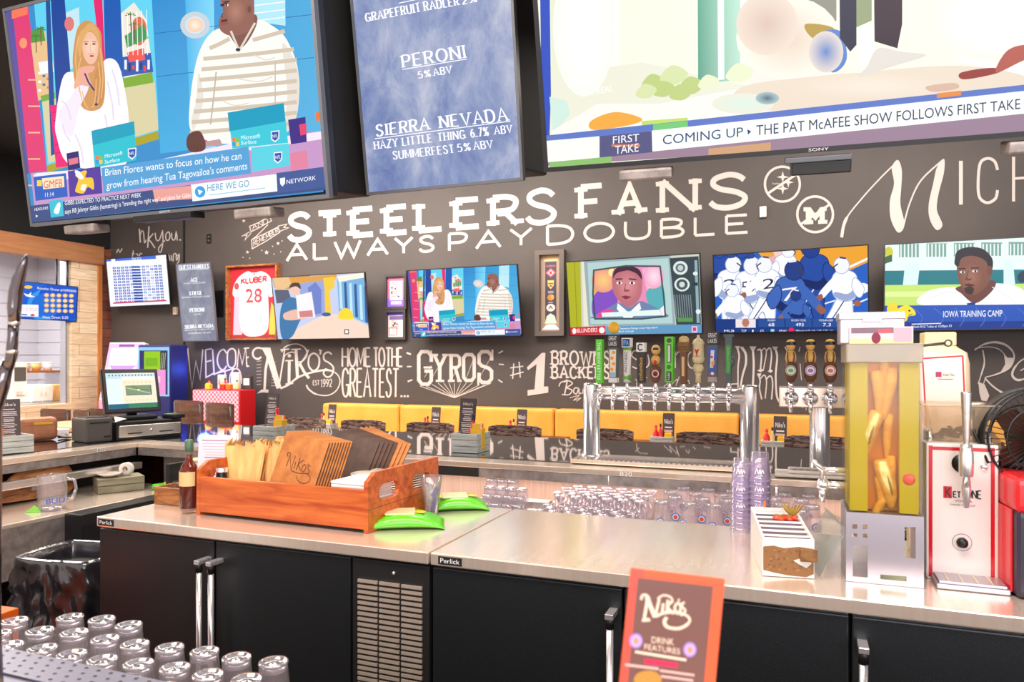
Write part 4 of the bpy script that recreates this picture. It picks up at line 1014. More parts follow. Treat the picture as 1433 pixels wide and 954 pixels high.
# --- wide set over the counter
SM = mtx((.0692, 2.4, 2.776), .0891, .2892); SW = 1.8117; SH = SW * 9 / 16
smap = onto(SM)
def pix_sony(t, w, h):
    cv = Canvas(smap, eps=.0002); cv.z = (740, 0, 2.0678); p, e, r, l, tx = cv.poly, cv.ell, cv.rect, cv.line, cv.text
    p('-200,-900 2600,-900 2600,600 -200,600', (244, 244, 224))
    p('20,-900 50,-900 66,400 40,480', (56, 84, 190), 1); p('50,-900 270,-900 262,190 66,216', None, 1, cols=[(226, 232, 200), (250, 250, 240), (250, 250, 238), (228, 232, 206)])
    p('66,216 330,180 640,250 640,330 60,400', (232, 232, 214), 2); p('60,280 110,290 120,330 70,390', (206, 232, 220), 3); p('66,380 200,300 380,300 640,250 900,220 1500,180 1500,300 66,420', (246, 244, 234), 3)
    p('485,-900 612,-900 612,232 490,240', None, 3, cols=[(100, 190, 160), (190, 236, 214), (190, 226, 206), (96, 160, 136)]); p('540,-900 560,-900 566,230 548,232', (236, 250, 244), 4)
    p('612,-900 760,-900 750,60 640,230 612,230', (250, 244, 232), 3); p('656,-900 668,-900 668,210 656,220', (236, 190, 150), 4)
    p('620,190 680,170 860,200 900,260 700,280', (244, 234, 226), 6, sm=True)
    p('760,-900 890,-900 890,60 820,100 760,60', (146, 142, 130), 5); p('800,70 880,80 880,120 820,110', (180, 150, 60), 8, sm=True); p('840,100 900,90 920,170 880,210 840,160', (90, 130, 200), 8, sm=True)
    p('890,-900 945,-900 948,130 930,150 900,110', (40, 36, 60), 9); p('990,-900 1084,-900 1080,70 1066,140 1000,120', (52, 30, 40), 9); p('945,-900 992,-900 992,60 946,80', (150, 160, 120), 8); p('948,80 1000,70 1000,160 960,200', (250, 248, 240), 8)
    p('980,190 1010,140 1080,150 1150,160 1060,190 960,220', (222, 216, 208), 10, sm=True)
    p('620,250 960,210 1240,190 1433,220 1500,280 700,320', (232, 216, 198), 7, sm=True); p('1240,170 1300,20 1433,-40 1500,60 1500,200', (250, 250, 244), 8, sm=True)
    p('1250,210 1340,196 1360,210 1260,230', (150, 60, 50), 11, sm=True); p('1350,210 1380,150 1433,130 1500,140 1420,180', (180, 90, 76), 11, sm=True); p('1150,250 1230,240 1240,256 1170,266', (214, 180, 160), 11, sm=True)
    cv.soft(750, 110, 150, 120, (226, 204, 186), (244, 240, 226), 6); cv.soft(690, 70, 90, 90, (214, 188, 172), (234, 216, 200), 7); cv.soft(860, 150, 50, 60, (96, 130, 196), (226, 214, 204), 8)
    cv.soft(1340, 60, 170, 120, (252, 252, 248), (240, 236, 226), 8); cv.soft(1000, 250, 240, 40, (240, 228, 212), (232, 216, 198), 8); cv.soft(160, 80, 90, 200, (254, 254, 248), (248, 248, 234), 2)
    cv.soft(620, 300, 90, 30, (214, 234, 224), (232, 230, 212), 10); cv.soft(690, 284, 34, 18, (80, 106, 126), (170, 196, 196), 11)
    for x, y, s in ((360, 240, 1), (420, 220, 1.2), (470, 250, 1.1), (390, 260, 1), (520, 240, .9), (610, 214, 1.2), (440, 270, 1), (340, 266, .9)):
        p([(x - 34 * s, y + 10), (x - 6, y - 26 * s), (x + 34 * s, y - 8), (x + 6, y + 20 * s)], random.choice([(190, 206, 130), (214, 224, 170), (150, 180, 96), (230, 236, 200)]), 10, sm=True)
    
    p('180,350 250,324 326,342 300,360 190,376', (240, 170, 70), 10, sm=True); p('326,350 460,340 460,370 330,376', (190, 220, 110), 9)
    tx('REAL', (196, 272), (244, 264), 18, (250, 250, 244), 9)
    p('50,392 1500,238 1500,262 50,416', (96, 120, 196), 12); p('1180,270 1250,262 1250,276 1180,284', (230, 140, 70), 13); p('360,360 460,350 460,372 360,380', (120, 200, 120), 13)
    p('46,408 205,394 205,456 48,470', (244, 244, 238), 13); p('205,394 356,380 358,440 205,456', (88, 88, 130), 13)
    tx('FIRST', (244, 416), (320, 408), 22, (248, 246, 248), 14); tx('TAKE', (250, 446), (318, 438), 24, (248, 246, 248), 14); r(240, 418, 322, 424, (226, 130, 80), 13)
    p('356,378 2400,160 2400,230 358,438', (246, 248, 244), 13); tx('COMING UP', (388, 418), (620, 394), 27, (40, 76, 120), 14); p('632,374 644,380 634,390', (40, 76, 120), 14)
    tx('THE PAT McAFEE SHOW FOLLOWS FIRST TAKE AND', (658, 392), (1510, 306), 30, (40, 60, 96), 14)
    p('46,470 2400,230 2400,330 46,480', (156, 130, 150), 12); p('60,470 240,452 240,480 60,486', (140, 190, 110), 13); p('520,430 700,412 700,440 520,450', (206, 160, 120), 13)
    picture(cv, t, w, h, label='lit studio show picture with a coming-up strip')
t = tv('widest hanging television with a coming-up strip, above the yellow infusion tank', SM, SW, SH, pix_sony, bez=.016, depth=.07, frame='bezel_black')
ceiling_mount(t, SM, SH, .42, 1.7); soundfeet(t, SW, SH, (-.55, .62))
G().box(-.1, .1, -.012, .03, -SH / 2 - .03, -SH / 2 - .012, bev=.003).build('light_bar', 'bezel_grey', t); G().box(-.08, .1, -.005, .06, -SH / 2 - .07, -SH / 2 - .03, bev=.004).build('sensor_box', 'black_plastic', t)
c = Canvas(eps=.0002, base=.0075); c.down = False; c.text('SONY', (-.03, -SH / 2 + .004), (.03, -SH / 2 + .004), .009, (206, 206, 212)); c.build('badge', 'print', t)
# --- sets on the lettered wall
def wall_tv(label, x, z, w, h, yaw, tilt, pix, Y=7.05, frame='bezel_black', name='television'):
    return tv(label, wmtx(x, z, yaw, tilt), w * WK, h * WK, pix, bez=.009, depth=.04, frame=frame, wallY=YW, name=name)
def pix_nfl(t, w, h):
    k = 1.33 / BIGW * WK
    cv = Canvas(lambda q: tuple(a * k for a in big_map(q)), eps=.0004); show(cv, False); picture(cv, t, w, h)
wall_tv('wall television with the two-host talk show, over the gyros lettering', -3.342, 2.229, 1.332, .749, -.048, .178, pix_nfl)
LM = wmtx(-5.176, 2.228, -.036, .147); lmap = onto(LM)
def pix_locker(t, w, h):
    cv = Canvas(lmap, eps=.0004); cv.z = (240, 340, 3.669); p, e, r, l = cv.poly, cv.ell, cv.rect, cv.line
    p('500,140 1030,130 1030,500 500,500', (196, 206, 236)); p('515,176 700,160 740,200 640,240 530,230', (196, 150, 96), 1); p('600,180 850,160 840,190 610,214', (220, 160, 80), 2)
    p('520,180 600,170 620,220 540,250', (230, 190, 140), 2); p('530,240 600,240 620,300 540,310', (90, 96, 120), 3)
    p('780,180 840,172 836,230 814,240 820,370 790,372 786,240', (244, 200, 70), 3); p('640,210 790,190 790,370 740,380 680,300', (150, 166, 220), 2); p('700,230 740,200 770,240 770,360 720,370', (110, 130, 200), 3)
    p('850,170 1000,150 1016,420 930,380 860,350', (120, 176, 220), 2)
    for k in range(6): p([(860 + k * 26, 200 + k * 4), (872 + k * 26, 196 + k * 4), (880 + k * 26, 340 + k * 14), (866 + k * 26, 336 + k * 14)], (50, 90, 150) if k % 2 else (190, 226, 240), 3)
    p('850,170 990,152 994,176 860,200', (250, 240, 220), 3)
    p('660,430 800,360 900,370 1016,430 1018,490 560,496', (240, 214, 196), 4)
    e(636, 240, 26, 30, (236, 196, 180), 6); p('606,230 620,206 656,206 664,236 640,222', (80, 62, 60), 7, sm=True)
    p('570,310 610,280 650,290 690,350 660,400 620,480 570,490 556,400', (60, 120, 170), 5, sm=True); p('580,360 650,340 700,370 690,386 620,396 580,390', (232, 186, 170), 6, sm=True)
    p('640,270 720,250 740,380 650,386', (244, 236, 244), 7); p('655,350 724,344 728,378 660,382', (206, 130, 130), 8); p('640,280 690,262 700,300 650,310', (250, 250, 252), 8)
    p('860,386 866,350 890,334 920,344 936,384 920,392', (246, 214, 60), 8, sm=True); e(796, 366, 24, 10, (60, 100, 150), 6); r(888, 442, 912, 468, (90, 80, 90), 6); r(893, 447, 907, 463, (250, 246, 244), 7)
    picture(cv, t, w, h)
wall_tv('wall television showing a man and a yellow helmet, next to the red framed jersey', -5.176, 2.228, 1.332, .749, -.036, .147, pix_locker)
RM = wmtx(-1.521, 2.235, -.1, .16); rmap = onto(RM)
def pix_retro(t, w, h):
    cv = Canvas(rmap, eps=.0004); cv.z = (740, 330, 3.533); p, e, r, l, tx = cv.poly, cv.ell, cv.rect, cv.line, cv.text
    p('170,80 870,70 880,500 190,510', (200, 206, 190)); p('186,120 255,118 262,500 206,500', (176, 176, 40), 1); l('226,130 240,480', 3, (130, 134, 30), 2)
    p('262,120 290,118 310,446 272,446', (230, 222, 200), 2); p('272,124 700,96 726,446 296,444', (150, 170, 176), 2); p('290,134 690,110 712,432 306,436', (176, 206, 204), 3)
    p('322,170 480,148 650,150 668,300 676,396 560,410 328,410 318,290', (226, 140, 180), 4)
    p('322,170 420,156 424,260 320,330', (226, 170, 90), 5); p('320,300 400,240 440,320 400,380 322,400', (130, 80, 190), 5, sm=True); p('560,160 655,156 668,300 590,300', (240, 170, 200), 5); p('580,280 660,240 674,390 620,390', (90, 170, 180), 5, sm=True); e(610, 230, 30, 30, (250, 214, 120), 6); e(410, 180, 16, 20, (250, 230, 150), 6)
    p('412,210 424,166 486,148 550,170 562,240 548,310 500,350 456,330 420,280', (186, 110, 120), 7, sm=True); p('416,210 430,162 486,146 546,166 560,214 530,184 486,172 436,184', (70, 40, 60), 8, sm=True)
    cv.soft(488, 250, 60, 80, (214, 142, 144), (186, 110, 120), 8); l('480,236 474,262 490,268', 4, (140, 76, 90), 9); cv.soft(370, 220, 60, 60, (250, 200, 120), (226, 150, 130), 5); cv.soft(620, 200, 50, 60, (250, 220, 230), (236, 160, 196), 6)
    e(448, 232, 14, 7, (250, 236, 236), 8); e(512, 232, 14, 7, (250, 236, 236), 8); e(449, 232, 6, 7, (40, 20, 40), 9); e(511, 232, 6, 7, (40, 20, 40), 9); l('430,214 464,212', 6, (60, 30, 46), 9); l('496,212 532,216', 6, (60, 30, 46), 9); p('470,264 488,270 500,262 496,276 472,276', (150, 76, 90), 9); p('456,300 480,294 510,302 480,314', (130, 50, 70), 9)
    p('330,392 420,340 450,330 500,352 550,322 600,340 660,372 668,404 330,408', (110, 130, 170), 6, sm=True); p('440,332 496,380 548,330 556,360 510,404 470,404 436,360', (244, 244, 246), 7)
    p('360,380 650,364 658,392 364,400', (222, 240, 236), 10); p('336,396 370,366 420,362 400,384 350,404', (226, 70, 150), 9, sm=True); p('650,360 672,340 678,390 660,396', (250, 230, 240), 9)
    l('322,170 480,148 650,150 668,300 676,396 560,410 328,410 318,290', 8, (60, 80, 86), 11, closed=True)
    p('696,110 840,100 852,440 730,440', (56, 70, 76), 5); e(750, 158, 36, 34, (214, 226, 224), 6); e(750, 158, 24, 22, (90, 106, 110), 7); e(750, 158, 14, 14, (190, 200, 200), 8); e(758, 240, 38, 34, (214, 226, 224), 6); e(758, 240, 28, 26, (70, 84, 88), 7); e(758, 240, 14, 14, (200, 214, 210), 8)
    for k in range(8): l([(722 + k * 11, 290), (732 + k * 11, 410)], 4, (130, 146, 150), 6)
    r(736, 406, 812, 424, (90, 150, 80), 6); l('826,120 838,430', 14, (140, 170, 180), 6); e(824, 186, 12, 10, (220, 230, 230), 7); e(838, 374, 12, 12, (220, 230, 230), 7); r(812, 230, 836, 246, (40, 60, 70), 7)
    p('206,452 380,444 382,486 208,490', (206, 40, 56), 12); tx('BLUNDERS', (240, 478), (340, 474), 20, (250, 244, 244), 13); e(362, 466, 14, 15, (250, 240, 240), 13); e(226, 470, 10, 14, (250, 240, 240), 13)
    p('382,446 860,436 862,490 382,488', (96, 150, 190), 12); tx('Champions Garage to Las Vegas Bowl', (446, 462), (636, 456), 9, (246, 250, 252), 13); tx('Bowl coverage', (446, 476), (520, 474), 9, (246, 250, 252), 13); r(806, 446, 834, 476, (240, 190, 220), 13); r(812, 452, 828, 470, (180, 70, 140), 14)
    picture(cv, t, w, h)
wall_tv('wall television showing a man inside an old television set, above the tap handles', -1.521, 2.235, 1.35, .756, -.1, .16, pix_retro)
FM = wmtx(-.097, 2.237, -.13, .16); fmap = onto(FM)
def player(cv, x, y, s, jersey, helm, L, flip=1, pants=None, pose=0, num=None):
    f = lambda q: [(x + a * s * flip, y + b * s) for a, b in P(q)]
    pn = pants or jersey
    cv.poly(f('-10,30 14,26 34,60 50,92 36,98 14,70 4,96 -12,98 -16,60'), pn, L, sm=True)
    ol = (150, 166, 206) if sum(jersey) > 500 else (20, 40, 96)
    cv.line(f('-10,30 14,26 34,60 50,92 36,98 14,70 4,96 -12,98 -16,60'), 2.2 * s, ol, L, sm=True, closed=True)
    cv.line(f('-24,-14 -6,-28 20,-26 32,-6 26,30 0,40 -22,30'), 3 * s, ol, L + 1, sm=True, closed=True); cv.line(f('2,36 20,64 40,94'), 2.5 * s, (30, 50, 110) if sum(jersey) > 500 else (220, 226, 240), L + 1, sm=True)
    cv.poly(f('-24,-14 -6,-28 20,-26 32,-6 26,30 0,40 -22,30'), jersey, L + 1, sm=True); cv.poly(f('-22,10 -4,24 24,20 26,30 0,40 -22,30'), ol, L + 1, sm=True)
    cv.poly(f('24,-16 46,4 62,26 52,34 36,18 22,4'), jersey, L + 1, sm=True); cv.poly(f('56,24 70,34 62,42 52,34'), (150, 96, 76), L + 2, sm=True)
    cv.line(f('-20,-12 -40,10 -34,30 -24,28 -14,8'), 3 * s, ol, L + 2, sm=True, closed=True)
    cv.poly(f('-20,-12 -40,10 -34,30 -24,28 -14,8'), jersey, L + 2, sm=True); cv.ell(x + 10 * s * flip, y - 40 * s, 18.5 * s, 19.5 * s, ol, L + 2)
    cv.ell(x + 10 * s * flip, y - 40 * s, 17 * s, 18 * s, helm, L + 3); cv.line(f('18,-44 28,-36 24,-28'), 3 * s, (60, 60, 80), L + 4); cv.line(f('0,-56 14,-58'), 4 * s, (40, 60, 130) if sum(helm) > 500 else (230, 230, 240), L + 4)
    if num: cv.text(num, f('-12,18')[0] if flip > 0 else f('14,18')[0], f('16,14')[0] if flip > 0 else f('-14,14')[0], 24 * s, (40, 50, 90) if sum(jersey) > 500 else (240, 240, 244), L + 3)
def pix_foot(t, w, h):
    cv = Canvas(fmap, eps=.0004); p, e, r, l, tx = cv.poly, cv.ell, cv.rect, cv.line, cv.text
    p('990,336 1230,336 1230,470 990,470', (40, 96, 190)); p('990,336 1130,340 1216,336 1216,362 1120,400 1080,376 1060,352 990,352', (232, 160, 50), 1); p('1150,336 1216,336 1216,366 1120,410 1100,400', (232, 160, 50), 1); l('1218,360 1110,410', 3, (240, 240, 246), 2)
    p('990,336 1040,340 1060,360 1030,380 990,380', (36, 70, 150), 2); l('1130,432 1170,420', 2, (230, 236, 246), 2); l('1186,430 1214,418', 2, (230, 236, 246), 2); tx('94', (1011, 376), (1030, 372), 9, (226, 140, 120), 3)
    WJ = (246, 246, 250); BL = (34, 74, 160); HW = (236, 238, 246)
    player(cv, 1020, 395, .62, WJ, HW, 6, num='2'); player(cv, 1034, 372, .5, BL, BL, 4); player(cv, 1012, 372, .5, BL, BL, 4, -1)
    player(cv, 1046, 398, .66, WJ, HW, 14, num='55'); player(cv, 1076, 394, .6, WJ, HW, 20, -1, num='2'); player(cv, 1086, 372, .5, (236, 170, 160), (240, 200, 190), 9)
    player(cv, 1098, 372, .55, WJ, HW, 12); player(cv, 1104, 408, .75, (60, 100, 180), (34, 60, 130), 26, num='7'); player(cv, 1142, 376, .72, BL, (30, 60, 140), 18, -1); player(cv, 1184, 396, .62, WJ, HW, 24, -1); p('1170,400 1210,396 1214,408 1180,416', WJ, 23, sm=True)
    player(cv, 1030, 426, .5, WJ, HW, 30, -1); player(cv, 1118, 430, .42, (60, 100, 180), (34, 60, 130), 32, -1); e(1200, 424, 5, 4, (170, 100, 60), 34)
    p('998,446 1230,444 1230,470 998,470', (28, 58, 126), 40); p('1030,446 1058,446 1058,458 1030,458', (230, 220, 226), 41); e(1044, 451, 5, 6, (180, 120, 100), 42)
    for k, (a, b_) in enumerate((('RUSH', '68'), ('RUSH YDS', '493'), ('YDS/RUSH', '7.3'), ('RUSH TD', '2'))):
        x = 1062 + k * 38 ; r(x, 445, x + 36, 457, (40, 78, 150), 41); wd_ = 10 if k == 0 else 20; tx(a, (x + 18 - wd_ / 2, 449), (x + 18 + wd_ / 2, 449), 2.6, (240, 244, 250), 42); tx(b_, (x + 14, 456), (x + 22 + (3 if k else 0), 456), 4.5, (250, 250, 252), 42)
    for s_, x0, x1 in (('MLB', 1014, 1028), ('TOP', 1038, 1045), ('1', 1053, 1055), ('ATL', 1064, 1070), ('FINAL', 1091, 1102), ('Wheeler 6 IP, 4 H, 2 ER, 0 BB, 4 K', 1114, 1166)): tx(s_, (x0, 464), (x1, 464), 3.2, (240, 244, 250), 42)
    r(1079, 460, 1084, 465, (150, 210, 220), 42); e(1108, 462, 4, 4, (226, 40, 90), 42)
    picture(cv, t, w, h)
wall_tv('wall television showing a football pile-up, above the figure tap handles', -.097, 2.237, 1.32, .742, -.13, .16, pix_foot)
IM = wmtx(1.345, 2.241, -.02, .1); imap = onto(IM)
def pix_iowa(t, w, h):
    cv = Canvas(imap, eps=.0004); cv.z = (1060, 330, 3.078); p, e, r, l, tx = cv.poly, cv.ell, cv.rect, cv.line, cv.text
    p('520,-10 1700,-10 1700,450 520,450', (206, 236, 214)); p('540,20 1700,0 1700,180 540,190', (226, 246, 236), 1)
    for k in range(7): r(610 + k * 118, 34 - k * 2, 700 + k * 118, 92 - k * 2, (120, 160, 150), 2); [l([(618 + k * 118 + j * 16, 34), (618 + k * 118 + j * 16, 92)], 6, (230, 244, 236), 3) for j in range(6)]
    p('540,150 1700,140 1700,210 540,214', (24, 120, 130), 2); p('636,120 700,118 690,210 626,212', (216, 236, 240), 3); p('1060,110 1100,108 1110,210 1060,210', (216, 236, 240), 3); e(566, 70, 18, 24, (200, 200, 60), 4); p('550,90 580,80 580,110 550,120', (60, 100, 60), 4)
    p('540,212 1700,200 1700,310 540,310', (196, 226, 110), 2); p('540,240 900,236 900,260 540,262', (220, 240, 150), 3)
    p('1120,170 1150,150 1160,190 1130,200', (40, 60, 80), 4, sm=True)
    p('718,300 730,240 840,220 900,230 1000,206 1090,210 1150,240 1160,310', (246, 246, 246), 6, sm=True); p('860,220 1010,190 1016,230 940,290 880,250', (110, 66, 56), 7, sm=True)
    p('858,130 870,90 930,74 990,100 1004,160 990,210 940,252 896,240 866,190', (128, 80, 64), 8, sm=True); p('848,110 860,66 910,48 970,56 1010,96 1012,140 996,160 984,110 930,86 880,96 866,130 852,126', (40, 30, 34), 9, sm=True); e(1000, 150, 12, 22, (116, 70, 58), 9)
    cv.soft(920, 180, 50, 66, (160, 106, 86), (128, 80, 64), 9); l('908,150 900,180 912,188', 4, (96, 56, 46), 10); l('740,270 820,240 860,250', 4, (226, 226, 230), 7, sm=True); l('1010,220 1060,250 1110,290', 4, (226, 226, 230), 7, sm=True)
    e(882, 156, 11, 5, (240, 230, 226), 10); e(936, 152, 12, 5, (240, 230, 226), 10); e(884, 156, 5, 5, (30, 20, 20), 11); e(938, 152, 5, 5, (30, 20, 20), 11); l('866,142 896,140', 5, (40, 26, 26), 11); l('918,138 954,138', 5, (40, 26, 26), 11); p('892,178 906,188 924,180 918,192 896,192', (96, 56, 48), 10); p('888,210 910,204 940,212 912,222', (86, 40, 40), 10); p('892,224 930,222 924,250 900,246', (60, 40, 38), 9, sm=True)
    p('900,290 940,284 936,300 906,304', (30, 60, 130), 9)
    p('540,300 1700,290 1700,450 540,450', (40, 84, 180), 12); p('540,372 1700,360 1700,420 540,420', (24, 56, 140), 13)
    for k in range(12): l([(580 + k * 90, 310), (620 + k * 90, 350), (600 + k * 90, 390)], 3, (70, 116, 204), 14, sm=True)
    tx('IOWA TRAINING CAMP', (800, 350), (1054, 346), 27, (250, 252, 254), 15); tx('Watch B1G Today at 12:00pm ET', (662, 396), (838, 392), 10, (240, 246, 252), 15); l('664,380 790,376', 4, (220, 230, 246), 15)
    p('600,320 640,298 672,316 680,340 650,346 640,366 600,368', (250, 222, 50), 16, sm=True); p('560,300 600,292 600,370 566,380', (236, 214, 60), 15, sm=True); e(654, 322, 5, 4, (30, 30, 30), 17); l('668,336 650,342', 3, (30, 30, 30), 17); l('610,330 630,326', 3, (40, 40, 30), 17)
    picture(cv, t, w, h)
wall_tv('wall television showing a player at training camp, nearest to the fan', 1.345, 2.241, 1.33, .75, -.02, .1, pix_iowa, Y=7.03)
GM = wmtx(-7.023, 2.337, 0, .117); gmap = onto(GM)
def pix_guest(t, w, h):
    g = G(); g.add([(-w / 2, -.001, -h / 2), (w / 2, -.001, -h / 2), (w / 2, -.001, h / 2), (-w / 2, -.001, h / 2)], [(0, 1, 2, 3)]); g.build('screen', 'lit_grey_mottle', t)
    cv = Canvas(gmap, eps=.0006, base=.003); cv.z = (240, 340, 3.669); WH = (248, 248, 252)
    st = lambda s, q, w_: cv.strokes(s, q, w_, WH, 1, serif=1.2, contrast=.5, gap=.3)
    st('GUEST', '40,136 102,132 102,112 40,116', 4.5); st('HANDLES', '110,132 192,128 192,108 110,112', 4.5); cv.line('38,140 194,132', 2, WH, 1)
    st('ACE', '100,198 136,196 136,178 100,180', 4.5); cv.text('HONEY CIDER 6% ABV', (64, 212), (176, 206), 8, WH, 1)
    st('STIEGL', '92,268 158,264 158,246 92,250', 4.5); cv.text('GRAPEFRUIT RADLER 2% ABV', (52, 284), (200, 276), 8, WH, 1)
    st('PERONI', '96,354 168,350 168,332 96,336', 4.5); cv.text('5% ABV', (118, 370), (152, 368), 8, WH, 1)
    st('SIERRA', '70,440 130,436 130,418 70,422', 4.5); st('NEVADA', '140,436 216,432 216,414 140,418', 4.5); cv.text('HAZY LITTLE THING 6.7% ABV', (66, 452), (222, 444), 8, WH, 1); cv.text('SUMMERFEST 5% ABV', (88, 468), (204, 462), 8, WH, 1)
    picture(cv, t, w, h, 'menu_lettering')
wall_tv('narrow upright menu screen on the dark wall beside the framed jersey', -7.023, 2.337, .56, .98, 0, .117, pix_guest, frame='bezel_grey', name='menu_screen')
KM = wmtx(-8.015, 2.638, -.055, .095); kmap = onto(KM)
def pix_score(t, w, h):
    cv = Canvas(kmap, eps=.0006); cv.z = (0, 280, 2.65); r, tx, l = cv.rect, cv.text, cv.line
    cv.poly('380,190 640,180 650,400 400,410', (244, 246, 252)); cv.poly('380,190 640,180 642,214 392,228', (70, 110, 220), 1); tx('PICKS', (490, 222), (524, 220), 8, (250, 250, 252), 2); cv.poly('578,206 616,203 616,220 580,222', (250, 250, 252), 2); cv.ell(420, 222, 8, 6, (250, 250, 252), 2)
    rnd = random.Random(3)
    for j in range(13):
        y = 248 + j * 10.6
        for k in range(12):
            x = 418 + k * 15.4 + j * .9; dk = k in (8,) or k > 8
            r(x, y - k * .7, x + 11.5, y + 7 - k * .7, (40, 76, 180) if (k > 9 or k < 4) else (rnd.choice([(60, 96, 190), (120, 140, 200), (200, 206, 226)])), 1); r(x + 4, y + 2 - k * .7, x + 8, y + 5 - k * .7, (240, 244, 252), 2)
        r(488 + j, y - 4, 520 + j, y + 3, (30, 60, 150) if j % 2 else (60, 90, 180), 3)
    l('420,382 618,372', 5, (200, 50, 80), 2)
    picture(cv, t, w, h)
wall_tv('small wall television with a pale blue results grid, high above the lottery kiosks', -8.015, 2.638, 1.139, .641, -.055, .095, pix_score)
# --- keno screen hanging from the lintel of the serving opening
XK = -8.66
a, b = at(26, 424, X=XK), at(108, 426, X=XK); zt, zb = at(108, 401, X=XK).z, at(106, 450, X=XK).z
kM = mtx((XK, (a.y + b.y) / 2, (zt + zb) / 2), R(90), .06); kw = abs(b.y - a.y); kh = zt - zb; knm = onto(kM)
def pix_keno(t, w, h):
    cv = Canvas(knm, eps=.0006); cv.z = (0, 280, 2.65); p, e, r, tx, l = cv.poly, cv.ell, cv.rect, cv.text, cv.line
    p('30,280 320,290 320,470 30,470', (34, 96, 206)); e(170, 390, 70, 60, (60, 150, 230), 1); e(170, 390, 54, 46, (40, 110, 214), 2); e(230, 370, 90, 80, (30, 84, 196), 1)
    tx('Results: Draw #1090000', (138, 330), (282, 342), 9, (246, 246, 250), 4); e(104, 322, 16, 6, (250, 200, 60), 4); p('86,344 104,350 116,340 114,352 130,358 112,360 96,356', (240, 244, 250), 4)
    for j in range(4):
        for k in range(5): e(172 + k * 23, 352 + j * 19 + k * .6, 9, 7.5, (236, 190, 120), 4); e(172 + k * 23, 352 + j * 19 + k * .6, 5, 4, (246, 220, 170), 5)
    p('66,386 142,388 142,432 66,430', (240, 242, 250), 4); tx('$13,950', (72, 410), (138, 412), 13, (226, 190, 190), 5); l('78,424 100,425', 5, (60, 120, 200), 5); e(120, 426, 8, 4, (220, 40, 60), 5)
    tx('Next Draw: 0:30', (158, 438), (252, 440), 10, (250, 250, 252), 4)
    picture(cv, t, w, h)
t = tv('blue lottery draw screen hung on two rods before the serving opening', kM, kw, kh, pix_keno, bez=.008, depth=.04, name='keno_screen')
for s in (.12, .28):
    o = G().tube([(0, 0, 0), (0, 0, 2.88 - kM.translation.z - kh * .3)], .01, 8).build('hanging_rod', 'black_plastic', t); q = kM @ V((s * kw * 1.2, .02, kh * .3)); setw(o, Mx.Translation(q))

# ------------------------------------------------------------------ frames on the wall
def frame(label, q, fw, m, art, depth=.045, name='picture_frame'):
    """q = photo corners top-left, bottom-right on the wall"""
    Yf = YW - depth
    a, b = at(*q[0], Y=Yf), at(*q[1], Y=Yf); w = b.x - a.x; h = a.z - b.z
    t = thing(name, label, 'frame', ((a.x + b.x) / 2, Yf, (a.z + b.z) / 2))
    g = G()
    for k in ((-w / 2, -w / 2 + fw, -h / 2, h / 2), (w / 2 - fw, w / 2, -h / 2, h / 2), (-w / 2 + fw, w / 2 - fw, -h / 2, -h / 2 + fw), (-w / 2 + fw, w / 2 - fw, h / 2 - fw, h / 2)): g.box(k[0], k[1], 0, depth, k[2], k[3])
    g.build('frame_rim', m, t); G().box(-w / 2 + fw * .5, w / 2 - fw * .5, depth - .012, depth, -h / 2 + fw * .5, h / 2 - fw * .5).build('backing_board', 'card_dark', t)
    c = Canvas(eps=.0006, base=-(depth - .014)); c.down = False; art(c, w - 2 * fw, h - 2 * fw); c.build('artwork', 'print', t)
    return t
def art_jersey(c, w, h):
    c.rect(-w / 2, -h / 2, w / 2, h / 2, (206, 28, 48)); X = lambda v: [(x * w / 2, y * h / 2) for x, y in P(v)]
    c.poly(X('-.9,-1 -.82,.5 -.55,.3 -.4,-.7 -.6,-1'), (236, 170, 190), 1); c.poly(X('.9,-1 .86,-.2 .7,.0 .6,-.8 .62,-1'), (236, 180, 70), 1); c.rect(-w / 2, -h / 2, w / 2, -h * .45, (150, 40, 50), 1)
    c.poly(X('-.3,.88 -.1,.84 .1,.84 .32,.86 .62,.72 .84,.4 .86,.2 .62,.14 .56,.3 .6,-.5 .46,-.86 .0,-.95 -.42,-.88 -.62,-.5 -.6,.3 -.66,.2 -.9,.22 -.86,.5 -.64,.74'), (240, 224, 226), 2, sm=True)
    c.strokes('KLUBER', [(-w * .27, h * .27), (w * .25, h * .29), (w * .25, h * .36), (-w * .27, h * .34)], w * .03, (186, 36, 56), 3); c.text('28', (-w * .18, -.0 * h), (w * .16, 0), h * .2, (200, 36, 56), 3); c.text('28', (-w * .165, .01 * h), (w * .145, .01 * h), h * .175, (214, 60, 76), 4)
    c.ell(-w * .37, h * .24, w * .05, h * .05, (190, 60, 80), 3); c.ell(0, h * .4, w * .03, h * .01, (60, 50, 60), 3)
    c.line(X('-.55,.3 -.52,-.5'), .006, (216, 190, 196), 3); c.line(X('.5,.3 .52,-.5'), .006, (216, 190, 196), 3)
frame('framed white and red jersey numbered 28 on the dark wall', ((315.5, 372), (387, 475)), .022, 'olive_wood', art_jersey, .08)
